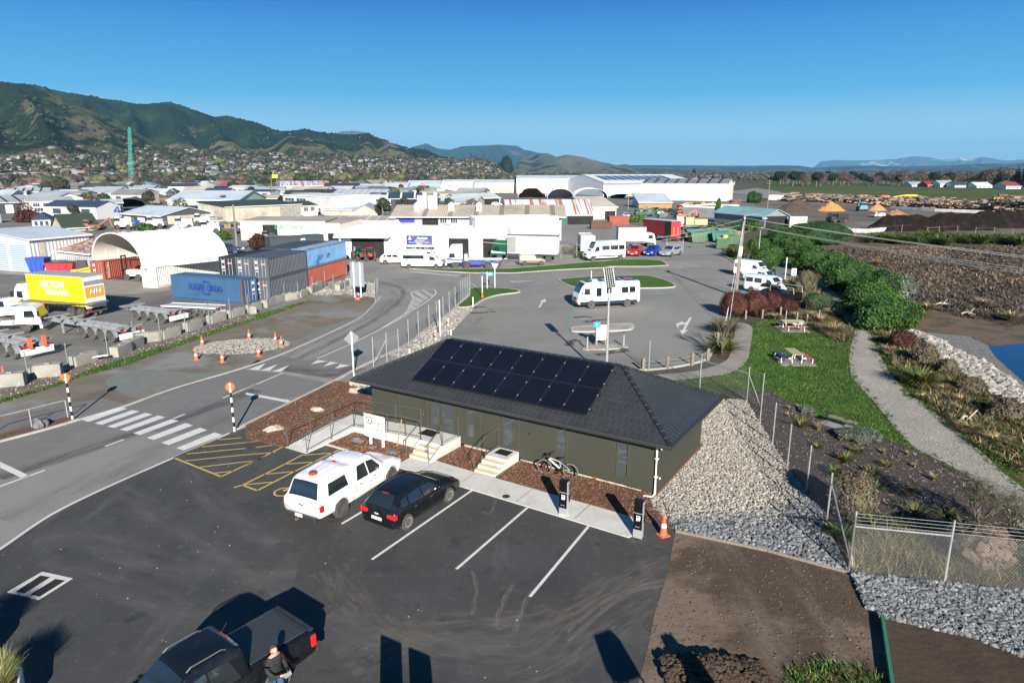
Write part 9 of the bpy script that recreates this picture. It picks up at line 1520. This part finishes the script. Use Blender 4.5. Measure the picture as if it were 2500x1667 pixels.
for r,x,y,z in cand:
    if rnd()<.37:
        k=random.choices(range(7),(4,4,4,1.3,1,2.5,.7))[0]; nh+=1; a=random.choice((0,1.57))+uni(-.3,.3)-.3
        if nh<=290: o=protos[k] if not used[k] else dup(protos[k],(x,y,z)); used[k]=1; o.location=(x,y,z); o.rotation_euler=(0,0,a); o.scale=(uni(.85,1.5),uni(.85,1.3),uni(.95,1.4))
        else: hgeo(hs_,x,y,z,uni(8,17),uni(6,10),a,uni(2.4,3.6),uni(1.4,2.6),random.choice((0,0,0,1,1,2,3)),4+k,rnd()<.5)
    else:
        k=random.choices(range(4),(5,5,1,1.5))[0]; nt_+=1
        if nt_<=165: o=tprot[k] if not usedt[k] else dup(tprot[k],(x,y,z)); usedt[k]=1; o.location=(x,y,z); o.rotation_euler=(0,0,uni(0,6)); s_=uni(.55,1.15); o.scale=(s_,s_,s_*uni(.8,1.1))
        else: treegeo(tsf,x,y,z,uni(5,13),k,ICO2)
print('houses',nh,'trees',nt_)
for _ in range(3200):
    az=uni(-.76,.45); r=uni(900,2600) if rnd()<.6 else uni(2000,5200); x,y=r*math.sin(az),r*math.cos(az); z=Hz(x,y)
    if z>230: continue
    treegeo(tsf,x,y,z,uni(5,10) if r<2000 else uni(8,16),random.choices(range(4),(5,5 if z<60 else 1,.7,1))[0],ICO)
hs_.build('distant_suburb',HM,kind='stuff'); tsf.build('distant_trees',TM,kind='stuff')
# tree belt beyond the airfield
BL=[leafmat('belt grey brown twig',(.12,.09,.075)),leafmat('belt brown twig',(.15,.115,.09)),leafmat('belt dark twig',(.07,.055,.045))]; bprot=[]
for k,ms in enumerate((BL,LD,BL)):
    b=MB(); [blob(b,(uni(-3.5,3.5),uni(-2,2),uni(5,8.5)),(uni(2.6,4),uni(2.6,4),uni(2.4,3.6)),190,.5,core=None if k!=1 else 2,out=.35) for _ in range(4 if k!=1 else 3)]; o=thing('tree',('wide bare winter tree','dark evergreen tree','rounded leafless tree')[k]+' in the belt beyond the airfield','tree',(0,0,0),0,('bare trees','evergreen trees','leafless trees')[k]+' beyond the airfield'); b.build('crown',ms,o); b=MB(); b.tube([(0,0,-.3),(.2,0,4),(0,0,7)],.35,6,r2=.15); [b.tube([(0,0,3.5),(uni(-3,3),uni(-2,2),7.5)],.18,5,r2=.05) for _ in range(4)]; b.build('trunk',M_deck,o); bprot.append(o)
for i in range(118):
    k=(0,1,2,1,0,2)[i%6]; az_=(-60+i*28+uni(-14,14)); q=G('a5',az_,292+uni(-28,0)); o=bprot[k] if i in(0,1,2) and True and not bprot[k].get('u') else dup(bprot[k],q)
    if o is bprot[k]: o['u']=1
    o.location=q; o.rotation_euler=(0,0,uni(0,6)); s_=uni(.75,1.35)*(1.2 if az_>1700 else 1); o.scale=(s_,s_,s_)
for o in bpy.data.objects:
    if 'u' in o: del o['u']
def norfolk(label,v,x,y,tp,k=.3,ms=LD):
    h=HT(v,x,y,tp); o=thing('conifer_tree',label,'tree',G(v,x,y)); b=MB(); n=13
    for i in range(n):
        t=i/n; z=h*(.12+.86*t); rr=h*k*(1-t)**.85*(1+.15*math.sin(i*2.4))
        for j in range(11): a=j*.571+i*.4+uni(-.1,.1); c,d=math.cos(a),math.sin(a); l=rr*uni(.75,1.1); w_=l*.24; b.add([(0,0,z),(c*l*.6-d*w_,d*l*.6+c*w_,z-l*.08),(c*l,d*l,z+l*.05),(c*l*.6+d*w_,d*l*.6-c*w_,z-l*.08)],[(0,1,2,3)],random.randrange(3)); b.add([(0,0,z+h*.03),(c*l*.5,d*l*.5,z-l*.2),(c*l*.9,d*l*.9,z),(c*l*.5,d*l*.5,z+l*.18)],[(0,1,2,3)],random.randrange(3))
    b.build('crown',ms,o); b=MB(); b.cyl((0,0,0),(0,0,h),h*.02,h*.004,n=7); b.build('trunk',M_deck,o)
norfolk('tall dark pine standing alone at the airfield edge','a5',1520,272,112,.27); norfolk('tall dark pine behind the solar roofed warehouse','a4',1150,125,12,.3); norfolk('dark pine left of the pair at the far right edge','a5',2100,300,85,.32); norfolk('dark pine at the far right edge of the airfield','a5',2270,310,65,.3); norfolk('tallest pine at the right edge of the photograph','a5',2345,312,60,.32); norfolk('dark pine in the suburb below the bare spur','d5',1525,610,505,.22); norfolk('pine in the suburb right of the white retail block','d5',2085,580,525,.3); norfolk('slender pine where the suburb meets the centre hills','d5',2345,610,470,.18)
q=G('a3',1120,130); bush('big dark round tree beside the flag poles','a3',1120,140,140,-30,LD,900,1.2,name='tree',cat='tree'); bush('second big dark tree left of the round one','a3',1050,135,90,5,LD,500,1.2,name='tree',cat='tree')
for l,v,x,y,w_,tp,ms in (('brown green bank of scrub behind the green skips','a4',1300,625,260,580,[LB[2],LG[2],LB[0]]),('scrubby bank to the right of the brown green one','a4',1500,635,240,575,[LG[2],LB[0],LG[0]]),('low scrub beside the compost shed wall','a4',1700,640,180,560,LG),('spiky olive shrub at the kerb near the power pole','a4',1545,880,110,790,[LF[0],LB[2],LF[1]]),('dark red leaved tree in front of the cream house','a1',210,540,230,430,LR),('dark green tree beside the cream house','a1',860,470,130,345,LG),('leafy shrub behind the hoop shelter','a1',1290,610,170,560,LG),('green shrub behind the slate roof house','a1',520,450,170,420,LG),('brown bare tree in the scrap yard','a2',480,790,150,650,LR),('small round green tree in the scrap yard','a2',165,700,100,625,LG),('dark tree behind the pale roofed hall','a2',330,285,130,240,LG),('green tree on the left of the retail roofs','a2',2240,290,110,240,LD),('palm like green shrub left of the machinery','a4',570,560,80,495,LF),('palm like green shrub second in the machinery yard','a4',650,560,80,495,LF),('brown weedy heap beside the white container','a3',1830,1040,160,930,LB),('tall dark shrub in front of the stained warehouse','a4',1385,520,40,330,LG)): bush(l,v,x,y,w_,tp,ms,420,.4 if v!='a3' else .15,name='tree' if 'tree' in l else 'shrub',cat='tree' if 'tree' in l else 'shrub',lumps=2)
# more sheds and trees filling the district behind the workshops
bl_=[(o.location.x,o.location.y) for o in bpy.data.objects if o.name.startswith(('workshop_building','house','gable_house','two_storey','small_office'))]; nf=0; FR=(R_pale,R_grey,R_char,R_tan,R_dg,R_navy); FN=('pale blue','mid grey','charcoal','tan','dark grey','navy')
for _ in range(900):
    az=uni(-.74,-.06); r=uni(225,500); x,y=r*math.sin(az),r*math.cos(az); dmin=26 if r<330 else 20
    if nf<46 and min(math.hypot(x-u,y-v_) for u,v_ in bl_)>dmin: 
        bl_.append((x,y)); L=uni(12,22); px_=pxof(x,y); k=nf%6; nf+=1; t=thing('shed','plain industrial shed with a %s roof in the crowded district'%FN[k],'shed',(x,y,0),uni(-.35,.25),'district sheds with %s roofs'%FN[k]); b=MB(); h=uni(2.6,4.2); W=uni(8,13); rs=uni(.8,2.); b.add([(0,0,0),(L,0,0),(L,W,0),(0,W,0),(0,0,h),(L,0,h),(L,W,h),(0,W,h),(0,W/2,h+rs),(L,W/2,h+rs)],[(0,1,5,4),(2,3,7,6),(1,2,6,9,5),(3,0,4,8,7)]); b.build('wall',(B_white,B_cream,B_lgrey,B_tan,B_slate)[nf%5],t); b=MB(); b.add([(-.4,-.4,h-.05),(L+.4,-.4,h-.05),(L+.4,W/2,h+rs+.05),(-.4,W/2,h+rs+.05),(L+.4,W+.4,h-.05),(-.4,W+.4,h-.05)],[(0,1,2,3),(3,2,4,5)]); b.build('roof',FR[k],t)
        for u in (.15,.45,.72): b=MB(); b.bx(L*u,L*(u+.16),-.06,-.01,0 if u==.45 else h*.4,h*.8); b.build('roller_door' if u==.45 else 'window',O_roll if u==.45 else O_glass,t)
kk=[0]*4
for _ in range(260):
    az=uni(-.74,-.02); r=uni(200,520); x,y=r*math.sin(az),r*math.cos(az)
    if min(math.hypot(x-u+6,y-v_+3) for u,v_ in bl_)>13 and sum(kk)<85: k=random.choices(range(4),(5,4,.6,2))[0]; kk[k]+=1; o=dup(tprot[k],(x,y,0),uni(0,6)); s_=uni(.35,.75); o.scale=(s_,s_,s_); o['label']=TL[k]+' growing between the industrial sheds'; o['group']=TL[k]+'s between the sheds'
b=MB(); tc=[(p.x,p.y) for p in tk]
for p,q in zip(tk,tk[1:]+tk[:1]):
    for _ in range(int((q-p).length*14)): r=p.lerp(q,rnd()); tuft(b,(r.x+uni(-.35,.35),r.y+uni(-.35,.35),0),7,uni(.06,.2),.03,1.,.6,3)
b.build('track_edge_grass',[LG[0],LG[1],LT[2]],kind='stuff')
b=MB(); scatter(tk,4500,lambda x,y:b.rock((x,y,.01),uni(.015,.05) if y<60 else uni(.03,.07),m=random.choice((0,0,2,2)),sq=.6)); b.build('track_gravel',RK,kind='stuff')
# bare tree by the track, thin saplings
def baretree(label,p,h,n=5,sp=.5,fuzz=700,ms=None,tr=.09):
    o=thing('bare_tree',label,'tree',p); b=MB(); tips=[]
    def br(a,d,L,r,k):
        e=a+d*L; b.tube([a,a+d*L*.5+Vector((uni(-.05,.05),uni(-.05,.05),0))*L,e],r,4,r2=r*.6)
        if k==0: tips.append(e); return
        for _ in range(random.choice((2,3,3))): nd=(d+Vector((uni(-1,1),uni(-1,1),uni(-.3,.7)))*sp).normalized(); br(a+d*L*uni(.6,1),nd,L*uni(.62,.8),r*.6,k-1)
        tips.append(e)
    for _ in range(3): br(Vector((0,0,0)),(Vector((uni(-.3,.3),uni(-.3,.3),1))).normalized(),h*.3,tr,n)
    b.build('branches',ms or LB[1],o); b=MB()
    for _ in range(fuzz): t=random.choice(tips)+Vector((uni(-.3,.3),uni(-.3,.3),uni(-.3,.3)))*h*.12; d=Vector((uni(-1,1),uni(-1,1),uni(-.3,1))).normalized()*uni(.08,.22); s_=Vector((.006,.006,.004)); b.add([t-s_,t+s_,t+d],[(0,1,2)],0)
    b.build('twigs',ms or LB[2],o)
baretree('leafless twiggy tree beside the gravel track at the lower right',G('c4',1690,780),3.0,5,.55,1500,tr=.05); baretree('smaller leafless shrub left of the twiggy tree',G('c4',1880,800),2.2,4,.7,800,tr=.04); baretree('thin leafless sapling at the corner of the car park',G('b4',435,1050),4.2,4,.35,500,tr=.06); baretree('leafless sapling beside the walking track shrubs',G('b4',1300,440),3.2,4,.4,300,tr=.05)
# verge weeds, soil crumbs, lower right heap
b=MB(); scatter(GL('b1',0,1180,330,1050,980,870,1850,600,2333,460,2333,520,1500,790,850,990,300,1200,0,1290),1300,lambda x,y:b.rock((x,y,.02),uni(.02,.06),m=random.choice((0,0,2,2,1)))); scatter(GL('c4',110,780,600,880,1030,990,1200,1220,1280,1568,-80,1568,0,1180),1000,lambda x,y:b.rock((x,y,.02),uni(.01,.05),m=random.choice((0,0,2)),sq=.6)); b.build('crumbs',[mat('soil crumb',(.1,.075,.055),rnd_=.3),M_stone,mat('dark crumb',(.05,.04,.03))],kind='stuff')
b=MB(); p=G('c6',2250,760)
for _ in range(1500): x,y=p.x+uni(-1.,1.8),p.y+uni(-1.5,.5); d=math.hypot((x-p.x)/1.9,(y-p.y)/1.1); b.rock((x,y,max(0,.4*(1-d))+uni(0,.06)),uni(.03,.11),m=0,sq=.8)
tag(b.build('soil_heap',M_dirtd),'loose heap of dug soil at the bottom edge right of the car park','soil heap')
b=MB(); scatter(GL('c4',700,1500,880,1460,1100,1490,1250,1568,1200,1900,700,1900),500,lambda x,y:tuft(b,(x,y,0),7,uni(.1,.35),.03,.9,.6,4)); b.build('weeds',LG+[LT[2]],kind='stuff')
